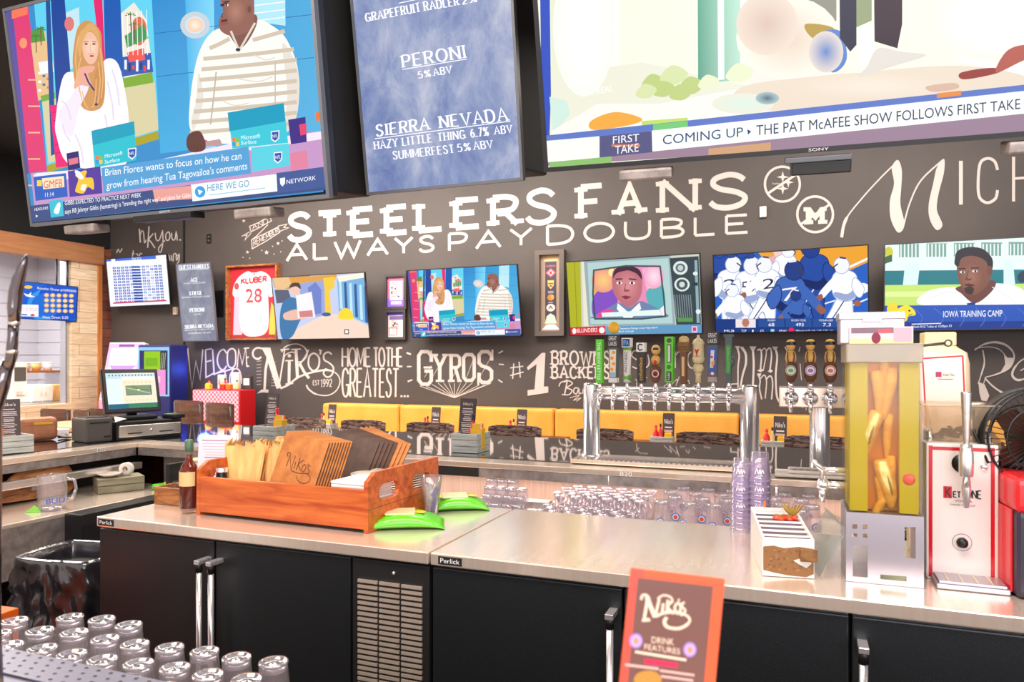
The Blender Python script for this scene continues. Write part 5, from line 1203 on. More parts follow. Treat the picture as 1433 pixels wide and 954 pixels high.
def art_card(seed):
    def f(c, w, h):
        rnd = random.Random(seed)
        if seed == 1:
            c.rect(-w / 2, -h / 2, w / 2, h / 2, (206, 110, 140)); c.rect(-w / 2, -h / 2, w / 2, -h * .2, (140, 100, 220), 1); c.rect(-w * .36, -h * .28, w * .36, h * .36, (244, 214, 220), 2); c.rect(-w * .3, -h * .42, w * .3, -h * .32, (236, 210, 240), 2)
        else:
            c.rect(-w / 2, -h / 2, w / 2, h / 2, (236, 214, 210)); c.rect(-w / 2, h * .38, w / 2, h / 2, (90, 80, 180), 1); c.rect(-w * .42, h * .2, w * .42, h * .36, (110, 90, 150), 2); c.rect(-w * .46, -h * .44, w * .08, -h * .1, (196, 140, 130), 1); c.rect(-w * .4, -h * .4, w * .0, -h * .15, (246, 226, 226), 2)
        for k in range(7):
            z = h * .3 - k * h * .075; c.rect(-w * .3, z, rnd.uniform(-.1, .3) * w, z + h * .022, (120, 90, 110), 3)
        for k in range(4): c.ell(rnd.uniform(-.25, .25) * w, rnd.uniform(-.2, .2) * h, w * .06, h * .03, (80, 60, 80), 4, n=10)
    return f
frame('small dark frame with a pink and violet sheet, upper one of two', ((537, 384), (568, 432)), .03, 'card_dark', art_card(1))
frame('small dark frame with a cream and violet sheet, lower one of two', ((538, 433.5), (567, 475)), .03, 'card_dark', art_card(2))
def art_logos(c, w, h):
    c.rect(-w / 2, -h / 2, w / 2, h / 2, (176, 150, 130)); c.poly([(-w / 2, h / 2), (w / 2, h / 2), (w * .3, h * .42), (-w * .3, h * .42)], (226, 190, 140), 1); c.rect(-w * .28, -h * .4, w * .28, h * .42, (70, 62, 74), 1)
    c.text('Indians', (-w * .22, h * .345), (w * .22, h * .35), h * .03, (230, 120, 140), 2)
    c.poly([(-w * .26, h * .27), (0, h * .33), (w * .26, h * .27), (0, h * .21)], (236, 90, 110), 2); c.poly([(-w * .17, h * .27), (0, h * .31), (w * .17, h * .27), (0, h * .23)], (250, 190, 190), 3); c.ell(0, h * .27, w * .07, h * .02, (210, 40, 60), 4)
    c.poly([(-w * .16, h * .17), (w * .16, h * .17), (w * .14, h * .1), (0, h * .055), (-w * .14, h * .1)], (246, 190, 110), 2); c.rect(-w * .12, h * .12, w * .12, h * .135, (90, 40, 50), 3); c.rect(-w * .06, h * .085, w * .06, h * .105, (90, 40, 50), 3)
    c.rect(-w * .14, -h * .0, w * .14, h * .03, (150, 150, 180), 2); c.ell(0, -h * .055, w * .17, h * .042, (236, 130, 50), 2); c.ell(w * .08, -h * .05, w * .08, h * .03, (250, 170, 80), 3); c.rect(-w * .12, -h * .13, w * .12, -h * .115, (170, 170, 190), 2)
    c.ell(0, -h * .19, w * .22, h * .05, (246, 226, 220), 2); c.line([(-w * .1, -h * .21), (0, -h * .17), (w * .1, -h * .21)], .01, (120, 70, 80), 3); c.line([(-w * .06, -h * .17), (w * .08, -h * .2)], .01, (120, 70, 80), 3)
    c.poly([(-w * .3, -h * .4), (-w * .2, -h * .3), (0, -h * .265), (w * .2, -h * .3), (w * .3, -h * .4)], (206, 226, 206), 2, sm=False); c.poly([(-w * .46, -h * .48), (-w * .2, -h * .41), (w * .2, -h * .41), (w * .46, -h * .48)], (226, 226, 232), 2)
frame('tall grey deep frame with four team badges above the number one lettering', ((748, 350.5), (789, 469.5)), .05, 'frame_bronze', art_logos, .07)
# ------------------------------------------------------------------ the U-shaped bar
YF = 3.62; YBK = 4.9; XLB = -4.12; XRB = 3.2; XLO = -5.1
t = thing('bar_counter', 'glossy black bar counter with a steel rail bending around the well', 'bar', (0, 0, 0))
g = G(); g.box(XLO, XRB, YF + .16, YBK, BT - .04, BT); g.box(XLO, XLB - .16, .4, YF + .16, BT - .04, BT)
g.build('bar_top', 'bar_top', t)
g = G(); g.box(XLB, XRB, YF, YF + .16, BT - .035, BT - .004, bev=.004); g.box(XLB - .16, XLB, .4, YF + .16, BT - .035, BT - .004, bev=.004)
g.build('drink_rail', 'counter_steel', t)
xsg = [XLB, -3.3, -2.5, -1.9, -1.62, -.9, -.1, .8, XRB]
for i, (a, b) in enumerate(zip(xsg, xsg[1:])):
    G().box(a + .004, b - .004, YF + .004, YF + .02, BT - .085, BT - .036).build('rail_fascia', 'soft_black' if i == 3 else 'dull_steel', t)
for i, (a, b) in enumerate(((.4, 1.6), (1.6, 2.6), (2.6, YF))):
    G().box(XLB - .02, XLB - .004, a + .004, b - .004, BT - .085, BT - .036).build('rail_fascia', 'dull_steel', t)
# undercounter wall: brushed splash on the far leg, black on the kitchen-side leg
G().box(XLB, XRB, YF + .22, YF + .26, 0, BT - .04).build('splash_panel', 'splash_steel', t)
G().box(XLB - .26, XLB - .22, .4, YF + .22, 0, BT - .04).build('under_panel', 'soft_black', t)
G().box(XLO + .1, XRB, YBK - .2, YBK - .15, 0, BT - .04).build('front_panel', 'redbrown_wood', t); G().box(XLO + .15, XLO + .2, .4, YBK - .15, 0, BT - .04).build('front_panel', 'redbrown_wood', t)
c = Canvas(eps=.0003, base=-YF + .001); c.down = False
p = at(876, 657, Y=YF); c.text('B20', (p.x - .03, BT - .032), (p.x + .03, BT - .032), .022, (244, 240, 236)); c.build('number_mark', 'print', t)
c = Canvas(eps=.0003, base=.001); c.down = False
for yy in (2.4, 3.35): c.rect(yy - .03, BT - .03, yy + .03, BT - .008, (226, 220, 214)); c.text('B20', (yy - .024, BT - .028), (yy + .024, BT - .028), .017, (60, 56, 56), 1)
o = c.build('number_mark', 'print', t); setw(o, Mx.Translation((XLB, 0, 0)) @ Mx.Rotation(R(90), 4, 'Z'))
# tube rail below the kitchen-side leg
t = thing('pipe_rail', 'pinkish steel trough edge below the bar beside the kitchen', 'rail', (XLB, 0, 0))
G().box(.02, .07, .6, 3.6, .90, .945, bev=.006).build('rail_body', 'steel', t)
for y in (.9, 1.9, 2.9): G().box(-.21, .03, y - .02, y + .02, .87, .899).build('bracket', 'dull_steel', t)

# glass racks under the far leg
def rack(label, x0, x1, y0, y1, z):
    t = thing('glass_rack', label, 'rack', (0, 0, 0))
    G().box(x0, x1, y0, y1, z - .03, z, bev=.004).build('drainboard', 'counter_steel', t)
    for x in (x0 + .03, x1 - .03):
        for y in (y0 + .03, y1 - .03): G().tube([(x, y, z - .03), (x, y, 0)], .018, 10).build('leg', 'steel', t)
    G().box(x0, x1, y0 - .006, y0, z - .07, z + .02).build('front_lip', 'steel', t)
    return t
rack('steel drainboard carrying stemmed glasses and tumblers under the bar', -2.35, -.62, 3.14, 3.8, .80)
rack('steel drainboard carrying pint glasses next to the lilac cups', -.61, .22, 3.14, 3.8, .86)
def glass_proto(name, label, prof, inner, m='glass', logo=None):
    t = thing(name, label, 'glass')
    G().lathe(prof, 18).build('bowl', m, t)
    G().lathe(inner, 18).build('thick_base', 'thick_glass', t)
    return t
tumbler = glass_proto('tumbler', 'upturned small tumbler in the stepped cluster below the bar', [(.036, 0), (.031, .088)], [(.001, .078), (.030, .08), (.031, .092), (.029, .095), (.001, .093)])
snifter = glass_proto('snifter', 'upturned footed glass on the drainboard', [(.03, 0), (.037, .025), (.036, .06), (.022, .085), (.012, .098), (.024, .118)], [(.010, .094), (.024, .116), (.027, .121), (.026, .126), (.001, .123)])
pint = glass_proto('pint_glass', 'upturned logo pint glass on the drainboard beside the lilac cups', [(.043, 0), (.042, .02), (.033, .138)], [(.001, .128), (.032, .13), (.033, .143), (.031, .147), (.001, .145)])
c = Canvas(eps=.0004, base=.042); c.down = False
c.ell(0, .06, .019, .019, (80, 130, 210)); c.ell(0, .06, .014, .014, (236, 226, 232), 1); c.ell(0, .06, .009, .009, (226, 90, 70), 2)
lg = c.build('round_badge', 'print', pint)
def rows(proto, spots, group):
    for i, (x, y, z) in enumerate(spots):
        if i == 0: proto.location = (x, y, z); proto['group'] = group
        else: dup(proto, (x, y, z), random.uniform(0, 6), None, group)
sp = []
for j in range(5):
    for k in range(4 if j < 4 else 3):
        x = at(678 + k * 15 + j * 2.0, 700, Y=3.2 + j * .08).x; sp.append((x, 3.2 + j * .085, .80 + j * .024))
for i, s in enumerate(sp):
    if s[2] > .81: pass
# stepped riser that lifts the tumblers
xa, xb = min(s[0] for s in sp) - .05, max(s[0] for s in sp) + .05
t = thing('stepped_riser', 'stepped steel riser under the small tumblers', 'riser', (0, 0, 0))
for j in range(1, 5): G().box(xa, xb, 3.2 + j * .085 - .0425, 3.2 + j * .085 + .0425, .80, .80 + j * .024).build('step', 'steel', t)
rows(tumbler, sp, 'small tumblers below the bar')
sp = []
for j in range(8):
    for k in range(15):
        x = xb + .06 + k * .078 + (j % 2) * .039
        if x < xb + .045: continue
        if x > -.66: continue
        sp.append((x, 3.18 + j * .076, .80 + (.0 if j < 3 else .03)))
xm = max(s[0] for s in sp) + .045
t = thing('drainboard_riser', 'low steel riser under the footed glasses', 'riser', (0, 0, 0)); G().box(xb + .01, xm, 3.18 + 3 * .076 - .038, 3.78, .801, .83, bev=.002).build('riser_body', 'steel', t); G().box(xb + .01, xm, 3.364, 3.3675, .805, .826).build('riser_lip', 'counter_steel', t)
rows(snifter, sp, 'footed glasses below the bar')
sp = []
for j in range(5):
    for k in range(6):
        sp.append((-.555 + k * .112 + (j % 2) * .04 + random.uniform(-.006, .006), 3.2 + j * .125, .86))
for i, (x, y, z) in enumerate(sp):
    if i == 0: pint.location = (x, y, z); pint['group'] = 'logo pint glasses below the bar'
    else: dup(pint, (x, y, z), random.uniform(-.5, .5), None, 'logo pint glasses below the bar')
# black cooler box under the far leg
t = thing('bottle_cooler', 'black under-bar bottle cooler behind the garnish tray', 'cooler', (.3, 3.2, 0))
G().box(0, 1.1, 0, .55, 0, .96, bev=.01).build('cabinet', 'soft_black', t); G().box(.03, 1.07, -.012, 0, .5, .92, bev=.004).build('door', 'bezel_black', t)
G().box(-.03, 0, -.01, .55, 0, .98).build('side_post', 'counter_steel', t); G().box(.0, 1.1, -.015, .03, .93, .96).build('top_strip', 'steel', t)
for k in range(3): G().tube([(.12 + k * .2, -.02, .84), (.2 + k * .2, -.022, .87), (.28 + k * .2, -.02, .85)], .006, 6).build('handle', 'chrome', t)

# ------------------------------------------------------------------ beer tower with ten taps
yt = 3.92
p1, p2 = at(828, 620, Y=yt), at(1049, 620, Y=yt)
zt1 = at(828, 536, Y=yt).z
t = thing('drip_tray', 'long steel drip tray with a grooved grate under the ten-tap tower', 'tray', ((p1.x + p2.x) / 2, 3.83, BT))
w = p2.x - p1.x + .14
G().box(-w / 2, w / 2, -.09, .17, .001, .022, bev=.004).build('tray_body', 'counter_steel', t)
g = G()
for k in range(36): g.box(-w / 2 + .02 + k * (w - .04) / 36, -w / 2 + .02 + (k + .6) * (w - .04) / 36, -.075, .02, .022, .026)
g.build('grate', 'steel', t)
t = thing('beer_tower', 'polished two-post beer tower with ten taps', 'tower', (0, yt, 0))
for p, nm in ((p1, 0), (p2, 1)):
    G().lathe([(.001, BT + .022), (.062, BT + .022), (.062, BT + .03), (.046, BT + .034), (.046, zt1 - .01), (.043, zt1), (.001, zt1)], 28, (p.x, 0, 0)).build('post', 'chrome', t)
zb = at(900, 552, Y=yt).z
G().tube([(p1.x, 0, zb), (p2.x, 0, zb)], .043, 24).build('crossbar', 'chrome', t)
fx = [839.6, 858.9, 877.8, 897.7, 917.5, 937.3, 957, 977.2, 998, 1020]
def make_faucet(parent, x, z, yoff=-.04):
    g = G()
    g.tube([(x, yoff, z), (x, yoff - .05, z)], .012, 12); g.sph((x, yoff - .06, z), .019, n=12)
    g.tube([(x, yoff - .06, z), (x, yoff - .085, z - .022), (x, yoff - .09, z - .065)], [.011, .011, .008], 10); g.tube([(x, yoff - .06, z), (x, yoff - .06, z + .05)], [.009, .007], 10)
    g.lathe([(.001, .03), (.016, .03), (.016, .045), (.01, .052), (.001, .052)], 12, (x, yoff - .06, z))
    return g.build('faucet', 'chrome', parent)
fpos = []
for q in fx:
    x = at(q, 556, Y=yt - .1).x; make_faucet(t, x, at(q, 556, Y=yt - .1).z); fpos.append((x, yt - .10, at(q, 556, Y=yt - .1).z + .05))
# tap handles: each one different
PXM = 4.1 / F          # metres per photo pixel at the tower
def handle(label, i, build, px, rz=-.12):
    x, y, z = fpos[i]
    t = thing('beer_tap', label, 'beer tap', (x, y, z), rz)
    G().lathe([(.001, 0), (.011, 0), (.012, .012), (.008, .022), (.008, .03), (.001, .03)], 12).build('ferrule', 'chrome', t)
    build(t); return t
def slab(t, w, d, z0, z1, m, taper=1.0, name='grip', bev=.004):
    g = G(); n = [(-w / 2 * taper, z0), (w / 2 * taper, z0), (w / 2, z1), (-w / 2, z1)]; g.prism(n, -d / 2, d / 2); return g.build(name, m, t)
def face(t, d, draw, name='label_art'):
    c = Canvas(eps=.0004, base=d / 2 + .0006); c.down = False; draw(c); return c.build(name, 'print', t)
def vtext(c, s, x, z0, z1, h, col, L=1, flip=False):
    """lettering that runs along the handle"""
    vs, fs = font_mesh(s)
    pts = [((x + h / 2 - h * b, z0 + (z1 - z0) * a) if not flip else (x - h / 2 + h * b, z1 - (z1 - z0) * a)) for a, b in vs]
    c.add(c.put(pts, L), fs, 0, False, rgb(col))
def h_green(t):
    slab(t, .036, .03, .028, .262, 'green_wrap'); face(t, .03, lambda c: vtext(c, 'THE BREW KETTLE', 0, .045, .245, .018, (246, 250, 240), flip=True))
handle('bright green tap handle reading the brew kettle, first on the tower', 0, h_green, 0)
def h_lakes(art):
    def f(t):
        slab(t, .046, .034, .03, .055, 'white_plastic' if art else 'dull_steel', 1.0, 'foot'); slab(t, .05, .03, .055, .215, 'slate_resin', .82); slab(t, .056, .034, .215, .285, 'card_dark', 1, 'crown')
        def d(c):
            if art: c.poly([(-.016, .06), (.016, .06), (.019, .205), (-.019, .205)], (240, 226, 206), 1); c.rect(-.014, .062, .014, .085, (150, 190, 220), 2); [c.ell((k % 2) * .01 - .005, .1 + k * .03, .01, .009, (244, 160, 40), 2) for k in range(4)]
            else: c.poly([(-.018, .06), (.018, .06), (.021, .205), (-.021, .205)], (60, 90, 180), 1); c.poly([(-.012, .1), (.004, .1), (.01, .19), (-.008, .19)], (226, 226, 236), 2); c.poly([(-.004, .1), (.012, .12), (.012, .14), (-.006, .13)], (240, 160, 50), 3); c.ell(-.004, .155, .008, .006, (220, 60, 60), 3); c.rect(-.016, .06, .016, .075, (150, 80, 60), 2); c.ell(0, .072, .008, .008, (240, 226, 220), 3)
        face(t, .03, d)
        face(t, .034, lambda c: (c.text('GREAT', (-.022, .254), (.022, .254), .022, (236, 236, 240), 1), c.text('LAKES', (-.022, .226), (.022, .226), .022, (236, 236, 240), 1)), 'brewery_name')
        if art: G().lathe([(.001, -.006), (.03, -.006), (.032, 0), (.03, .006), (.001, .006)], 24, (0, 0, .322), axis='y').build('medallion', 'yellow_plastic', t)
    return f
handle('grey tap handle with orange slices and a gold medallion on top', 1, h_lakes(True), 0)
def h_mast(t):
    g = G(); g.lathe([(.001, .03), (.02, .03), (.019, .1), (.021, .2), (.001, .2)], 16); g.build('grip', 'white_plastic', t)
    slab(t, .05, .036, .215, .265, 'white_plastic', .94, 'cap_plate'); G().sph((0, 0, .055), .026, (1, .8, .95), 14).build('hop_cone', 'hop_green', t); G().sph((0, 0, .205), .024, (1.05, .8, .5), 14).build('hop_cone', 'hop_green', t)
    face(t, .036, lambda c: (c.rect(-.02, .22, .02, .26, (40, 66, 150), 1), c.text('IPA', (-.014, .227), (.014, .227), .026, (120, 200, 220), 2)))
    face(t, .043, lambda c: vtext(c, 'MASTHEAD', 0, .085, .192, .016, (60, 56, 54)), 'brewery_name')
handle('white tap handle with hops and an IPA plate', 2, h_mast, 0)
def h_col(t):
    slab(t, .044, .03, .026, .19, 'card_dark', .86); slab(t, .046, .034, .19, .238, 'white_plastic', 1, 'cap_plate')
    face(t, .034, lambda c: c.line([(.012, .226), (-.004, .23), (-.012, .222), (-.012, .206), (-.004, .198), (.012, .202)], .007, (60, 60, 64), 1))
    face(t, .03, lambda c: vtext(c, 'columbus', 0, .04, .16, .02, (226, 190, 90)), 'brewery_name')
handle('dark grey tap handle with a white plate bearing the letter C', 3, h_col, 0)
def h_keg(t):
    G().lathe([(.001, .03), (.02, .03), (.026, .05), (.03, .085), (.027, .12), (.001, .12)], 18).build('keg', 'brown_resin', t)
    G().sph((0, 0, .145), .026, (.95, .8, 1), 14).build('figure_body', 'skin_resin', t); G().sph((.002, -.002, .198), .026, (.95, .95, 1.05), 14).build('figure_head', 'skin_resin', t)
    G().box(-.005, .021, -.028, -.02, .198, .208).build('dark_glasses', 'black_plastic', t); G().sph((.004, -.022, .135), .009, (1, 1, 1.2), 10).build('red_charm', 'red_plastic', t)
    face(t, .06, lambda c: (c.ell(.008, .075, .019, .019, (236, 222, 214), 1), c.ell(.008, .075, .015, .015, (190, 40, 40), 2), c.ell(.008, .072, .01, .008, (60, 40, 40), 3)), 'badge')
handle('carved tap handle of a bald figure seated on a keg', 4, h_keg, 0)
def h_lime(t):
    slab(t, .046, .036, .03, .265, 'green_wrap', .86)
    face(t, .036, lambda c: (c.rect(-.012, .036, .014, .085, (40, 50, 36), 1), c.rect(-.01, .13, .013, .225, (60, 74, 54), 1), c.rect(-.006, .135, .008, .22, (206, 220, 200), 2), c.ell(.002, .245, .013, .012, (70, 84, 60), 1), c.ell(.001, .108, .011, .011, (60, 130, 30), 1), vtext(c, 'PARK', 0, .04, .082, .014, (236, 240, 230), 2)))
handle('lime green squared tap handle with a dark label', 5, h_lime, 0)
def h_tankard(t):
    slab(t, .034, .03, .02, .19, 'brown_resin', .86); slab(t, .052, .036, .185, .235, 'soil_brown', 1, 'plaque'); G().lathe([(.001, -.014), (.024, -.014), (.024, .014), (.001, .014)], 20, (0, 0, .243), axis='y').build('round_crown', 'amber_label', t)
    slab(t, .014, .034, .06, .16, 'amber_label', 1, 'inlay')
    face(t, .036, lambda c: (c.rect(-.02, .205, .022, .214, (90, 74, 50), 1), c.rect(-.02, .192, .02, .2, (90, 74, 50), 1)))
handle('brown and tan sculpted tap handle with a round crown', 6, h_tankard, 0)
def h_light(t):
    G().lathe([(.001, .025), (.015, .025), (.013, .06), (.018, .075), (.001, .075)], 16).build('stem', 'cream_resin', t)
    G().lathe([(.001, -.012), (.025, -.012), (.025, .012), (.001, .012)], 20, (0, 0, .1), axis='y').build('round_badge', 'cream_resin', t)
    G().lathe([(.02, .125), (.028, .135), (.032, .15), (.028, .156), (.027, .22), (.033, .226), (.022, .245), (.006, .255), (.006, .268), (.001, .27)], 18).build('lantern_head', 'cream_resin', t)
    face(t, .056, lambda c: (c.poly([(-.012, .2), (0, .192), (.012, .2), (.006, .18), (.002, .165), (-.003, .165), (-.007, .18)], (200, 40, 40), 1), c.text('Sam', (-.012, .158), (.012, .158), .009, (60, 60, 120), 1)), 'label_art')
handle('cream lantern-shaped tap handle with a red emblem', 7, h_light, 0)
handle('grey tap handle with a blue panel, second from the far post', 8, h_lakes(False), 0)
def h_slate(t):
    slab(t, .032, .026, .025, .255, 'slate_resin', .8); slab(t, .046, .036, .255, .268, 'slate_resin', 1, 'top_plate')
    face(t, .026, lambda c: (c.poly([(-.013, .07), (.011, .07), (.013, .215), (-.013, .215)], (70, 150, 70), 1), vtext(c, 'NIGHTMARE', -.001, .08, .205, .012, (150, 200, 140), 2)))
    G().sph((.016, 0, .13), .018, (.7, .8, 1.6), 12).build('side_figure', 'slate_resin', t); G().sph((-.014, 0, .12), .012, (.6, .8, 1.8), 12).build('side_figure', 'slate_resin', t)
handle('slim slate tap handle with a green strip beside the far post', 9, h_slate, 0)
# bottle opener left on the grate
p = at(1020, 640, Z=BT + .03)
t = thing('bottle_opener', 'steel bottle opener lying on the drip tray grate', 'opener', (p.x, 3.8, BT + .027), R(-12))
G().box(-.06, .03, -.008, .008, 0, .004, bev=.001).build('handle', 'dull_steel', t); g = G(); g.tube([(.05 + .022 * math.cos(a), .022 * math.sin(a), .003) for a in [k * PI / 8 for k in range(17)]], .004, 6, cap=False); g.build('opener_ring', 'dull_steel', t)
# ------------------------------------------------------------------ four-tap tower
y4 = 3.86
p = at(1147, 620, Y=y4); zc0, zc1 = at(1147, 570, Y=y4).z, at(1147, 541, Y=y4).z
t = thing('beer_tower', 'steel single-post beer tower with four figure taps beside the infusion tank', 'tower', (p.x, y4, 0))
G().lathe([(.001, BT + .001), (.06, BT + .001), (.06, BT + .01), (.046, BT + .014), (.046, zc0)], 26).build('post', 'chrome', t)
hw = .185
G().box(-hw, hw, -.05, .05, zc0, zc1, bev=.006).build('crossbar', 'counter_steel', t)
f4 = [(-.13), (-.043), (.043), (.13)]
for k, dx in enumerate(f4):
    zf = (zc0 + zc1) / 2 - .005; make_faucet(t, dx, zf, -.05); G().lathe([(.001, -.01), (.034, -.01), (.036, .0), (.03, .008), (.001, .01)], 22, (dx, -.058, zf), axis='y').build('shank_cap', 'chrome', t)
nm4 = [('green', (120, 180, 110)), ('violet', (176, 120, 190)), ('orange', (226, 120, 60)), ('blue', (70, 120, 200))]
f0 = None
for k, dx in enumerate(f4):
    x = p.x + dx
    t = thing('beer_tap', 'figure tap handle on a brown cask with a round %s badge' % nm4[k][0], 'beer tap', (x, y4 - .11, (zc0 + zc1) / 2 + .046), 0)
    G().lathe([(.001, 0), (.01, 0), (.012, .01), (.014, .03), (.001, .03)], 12).build('ferrule', 'chrome', t)
    G().lathe([(.001, .03), (.018, .03), (.028, .05), (.031, .085), (.027, .12), (.02, .13), (.001, .13)], 18).build('cask', 'brown_resin', t)
    G().lathe([(.022, .125), (.026, .145), (.02, .172), (.012, .18), (.001, .18)], 16).build('figure_body', 'skin_resin', t)
    for s in (-1, 1): G().tube([(s * .014, -.017, .175), (s * .016, -.024, .15), (s * .012, -.024, .125)], .003, 6).build('strap', 'brown_resin', t)
    G().sph((0, 0, .205), .022, (.95, .95, 1.2), 14).build('figure_head', 'skin_resin', t); G().lathe([(.0225, .206), (.0235, .214), (.0225, .222)], 16).build('dark_visor', 'black_plastic', t); G().sph((0, 0, .222), .02, (1, 1, .6), 12).build('cap', 'yellow_plastic', t)
    face(t, .062, lambda c: (c.ell(0, .085, .024, .024, (244, 236, 236), 1), c.line([(.02 * math.cos(a), .085 + .02 * math.sin(a)) for a in [2 * PI * j / 20 for j in range(20)]], .004, nm4[k][1], 2, closed=True), c.ell(0, .085, .012, .009, nm4[k][1], 2)), 'round_badge')
# folded bar towel by that tower
p = at(1150, 650, Z=BT); t = thing('bar_towel', 'folded cream bar towel with a dark stripe beside the four-tap tower', 'towel', (p.x + .02, 3.72, BT), R(2))
G().box(-.24, .26, -.06, .09, .001, .02, bev=.008).build('lower_fold', 'cloth_white', t); G().box(-.18, .27, -.065, .07, .02, .036, bev=.007).build('upper_fold', 'cloth_white', t)
c = Canvas(eps=.0005, base=.0); c.down = False
c.rect(-.17, -.05, .26, -.046, (70, 80, 120)); [c.rect(-.16 + k * .03, -.04, -.145 + k * .03, -.028, (90, 80, 80)) for k in range(14)]; c.rect(-.17, -.022, .26, -.018, (70, 80, 120))
o = c.build('woven_stripe', 'print', t); o.matrix_local = Mx.Translation((0, 0, .0368)) @ Mx.Rotation(R(-90), 4, 'X')

# ------------------------------------------------------------------ on the bar
def bar_caddy(px, py, w, d, h, rz, where, seed, mw=.115, tilt=-.1):
    p = at(px, py, Z=BT); x, y = p.x, p.y + d / 2
    caddy(x, y, BT + .001, w, d, h, rz, 'whitewashed slatted caddy on the bar ' + where)
    card('menu_card', 'tall dark drinks menu standing in the caddy ' + where, x - w * .22, y - .0, BT + .018, mw, .3, rz + R(-8), R(-7), seed)
    sauce_bottle('ketchup bottle standing in the caddy ' + where, x + w * .06, y + .015, BT + .017, .2, .028, 'red_plastic', 'black_plastic' if seed == 12 else 'red_plastic', None, 'ketchup_bottle')
    packet_cup('yellow packet holder standing in the caddy ' + where, x + w * .3, y - .01, BT + .017, .075, .125, 'yellow_plastic', rz)
bar_caddy(370, 617, .2, .2, .1, 0, 'below the welcome lettering', 11)
bar_caddy(649, 634, .17, .2, .115, 0, 'in front of the gyros lettering', 12)
p = at(22, 634, Z=BT)
caddy(p.x - .09, p.y - .02, BT + .001, .26, .2, .105, R(78), 'whitewashed caddy on the bar before the kitchen opening')
card('menu_card', 'tall dark drinks menu in the caddy before the kitchen opening', p.x - .1, p.y + .03, BT + .018, .115, .3, R(60), R(-10), 13)
packet_cup('orange packet holder in the caddy before the kitchen opening', p.x - .09, p.y - .08, BT + .017, .1, .13, 'orange_plastic', R(78))
# till: drawer, screen, printer
q0, q1 = at(163, 617, Z=BT), at(254, 609, Z=BT)
ang = math.atan2(q1.y - q0.y, q1.x - q0.x); dw = (q1 - q0).length; mid = (q0 + q1) / 2
t = thing('cash_drawer', 'black cash drawer with a steel front under the till screen', 'drawer', (mid.x, mid.y, BT + .001), ang)
G().box(-dw / 2, dw / 2, 0, .4, 0, .125, bev=.005).build('casing', 'black_plastic', t); G().box(-dw / 2 + .012, dw / 2 - .012, -.012, .002, .02, .1, bev=.003).build('drawer_front', 'steel', t)
for s in (-.24, .24): G().box(s * dw - .05, s * dw + .05, -.014, -.010, .04, .047).build('slot', 'hole_black', t)
G().lathe([(.001, -.006), (.009, -.006), (.009, .004)], 12, (0, -.012, .06), axis='y').build('lock', 'chrome', t)
fwd = V((math.sin(ang), -math.cos(ang), 0)); rgt = V((math.cos(ang), math.sin(ang), 0))
def along(a, b, z): q = mid + rgt * a - fwd * b; return V((q.x, q.y, z))
q = along(-.02, .2, BT + .127)
t = thing('till_screen', 'touch screen till standing on the cash drawer', 'till', M=mtx(q, ang))
G().box(-.13, .13, -.1, .1, 0, .03, bev=.01).build('stand_base', 'black_plastic', t); G().tube([(0, .02, .03), (0, .04, .12)], .035, 12).build('stand_neck', 'black_plastic', t)
sw, sh = .40, .315
o = G().box(-sw / 2, sw / 2, 0, .035, 0, sh, bev=.006).build('screen_casing', 'bezel_black', t); o.matrix_local = mtx((0, -.02, .05), 0, R(-12))
c = Canvas(eps=.0004, base=.001); c.down = False; X0, X1, Z0, Z1 = -sw / 2 + .025, sw / 2 - .025, .03, sh - .03; w_, h_ = X1 - X0, Z1 - Z0; Q = lambda a, b: (X0 + a * w_, Z0 + b * h_)
def qr(a, b, a2, b2, col, L): c.poly([Q(a, b), Q(a2, b), Q(a2, b2), Q(a, b2)], col, L)
qr(0, 0, 1, 1, (236, 240, 232), 0); qr(0, .82, .3, 1, (190, 226, 240), 1); qr(0, .1, .28, .84, (226, 244, 250), 1); qr(0, 0, 1, .13, (30, 100, 130), 2); qr(.4, .0, .98, .12, (60, 130, 96), 3); qr(0, .9, 1, .98, (206, 220, 224), 2)
for k in range(14): qr(.06 + k * .066, .915, .08 + k * .066, .955, (50, 60, 80), 3)
qr(.31, .14, .98, .8, (244, 232, 200), 2); qr(.37, .36, .9, .64, (60, 80, 140), 3); qr(.38, .38, .88, .63, (126, 150, 110), 4); c.line([Q(.38, .58), Q(.6, .5), Q(.88, .4)], .006, (190, 206, 170), 5, sm=True); c.line([Q(.5, .63), Q(.7, .52), Q(.88, .5)], .005, (90, 120, 90), 5, sm=True); qr(.6, .5, .66, .53, (244, 246, 240), 6)
for k in range(7): qr(.36 + k * .085, .72, .38 + k * .085, .74, (236, 140, 60), 4); qr(.36 + k * .085, .2, .38 + k * .085, .22, (150, 200, 120), 4)
o = c.build('lit_display', 'lit_picture', t); o.matrix_local = mtx((0, -.02, .05), 0, R(-12))
q = along(.2, .05, BT + .127); t = thing('card_reader', 'small dark card reader on the cash drawer beside the till screen', 'card reader', M=mtx(q, ang + .3))
G().box(-.05, .05, -.06, .06, 0, .03, bev=.008).build('reader_body', 'black_plastic', t); G().box(-.04, .04, .005, .05, .029, .033).build('reader_display', 'lime', t)
q = along(-.19, .03, BT + .127); t = thing('paper_slip', 'crumpled white paper slip on the near end of the cash drawer', 'paper', M=mtx(q, ang - .2))
G().add([(-.04, -.03, .002), (.03, -.03, .02), (.05, .03, .006), (-.03, .035, .035), (0, 0, .03)], [(0, 1, 4), (1, 2, 4), (2, 3, 4), (3, 0, 4)]).build('slip', 'paper', t)
q = along(-dw / 2 - .1, .02, BT + .001)
t = thing('receipt_printer', 'dark grey receipt printer on the bar beside the cash drawer', 'printer', M=mtx(q, ang))
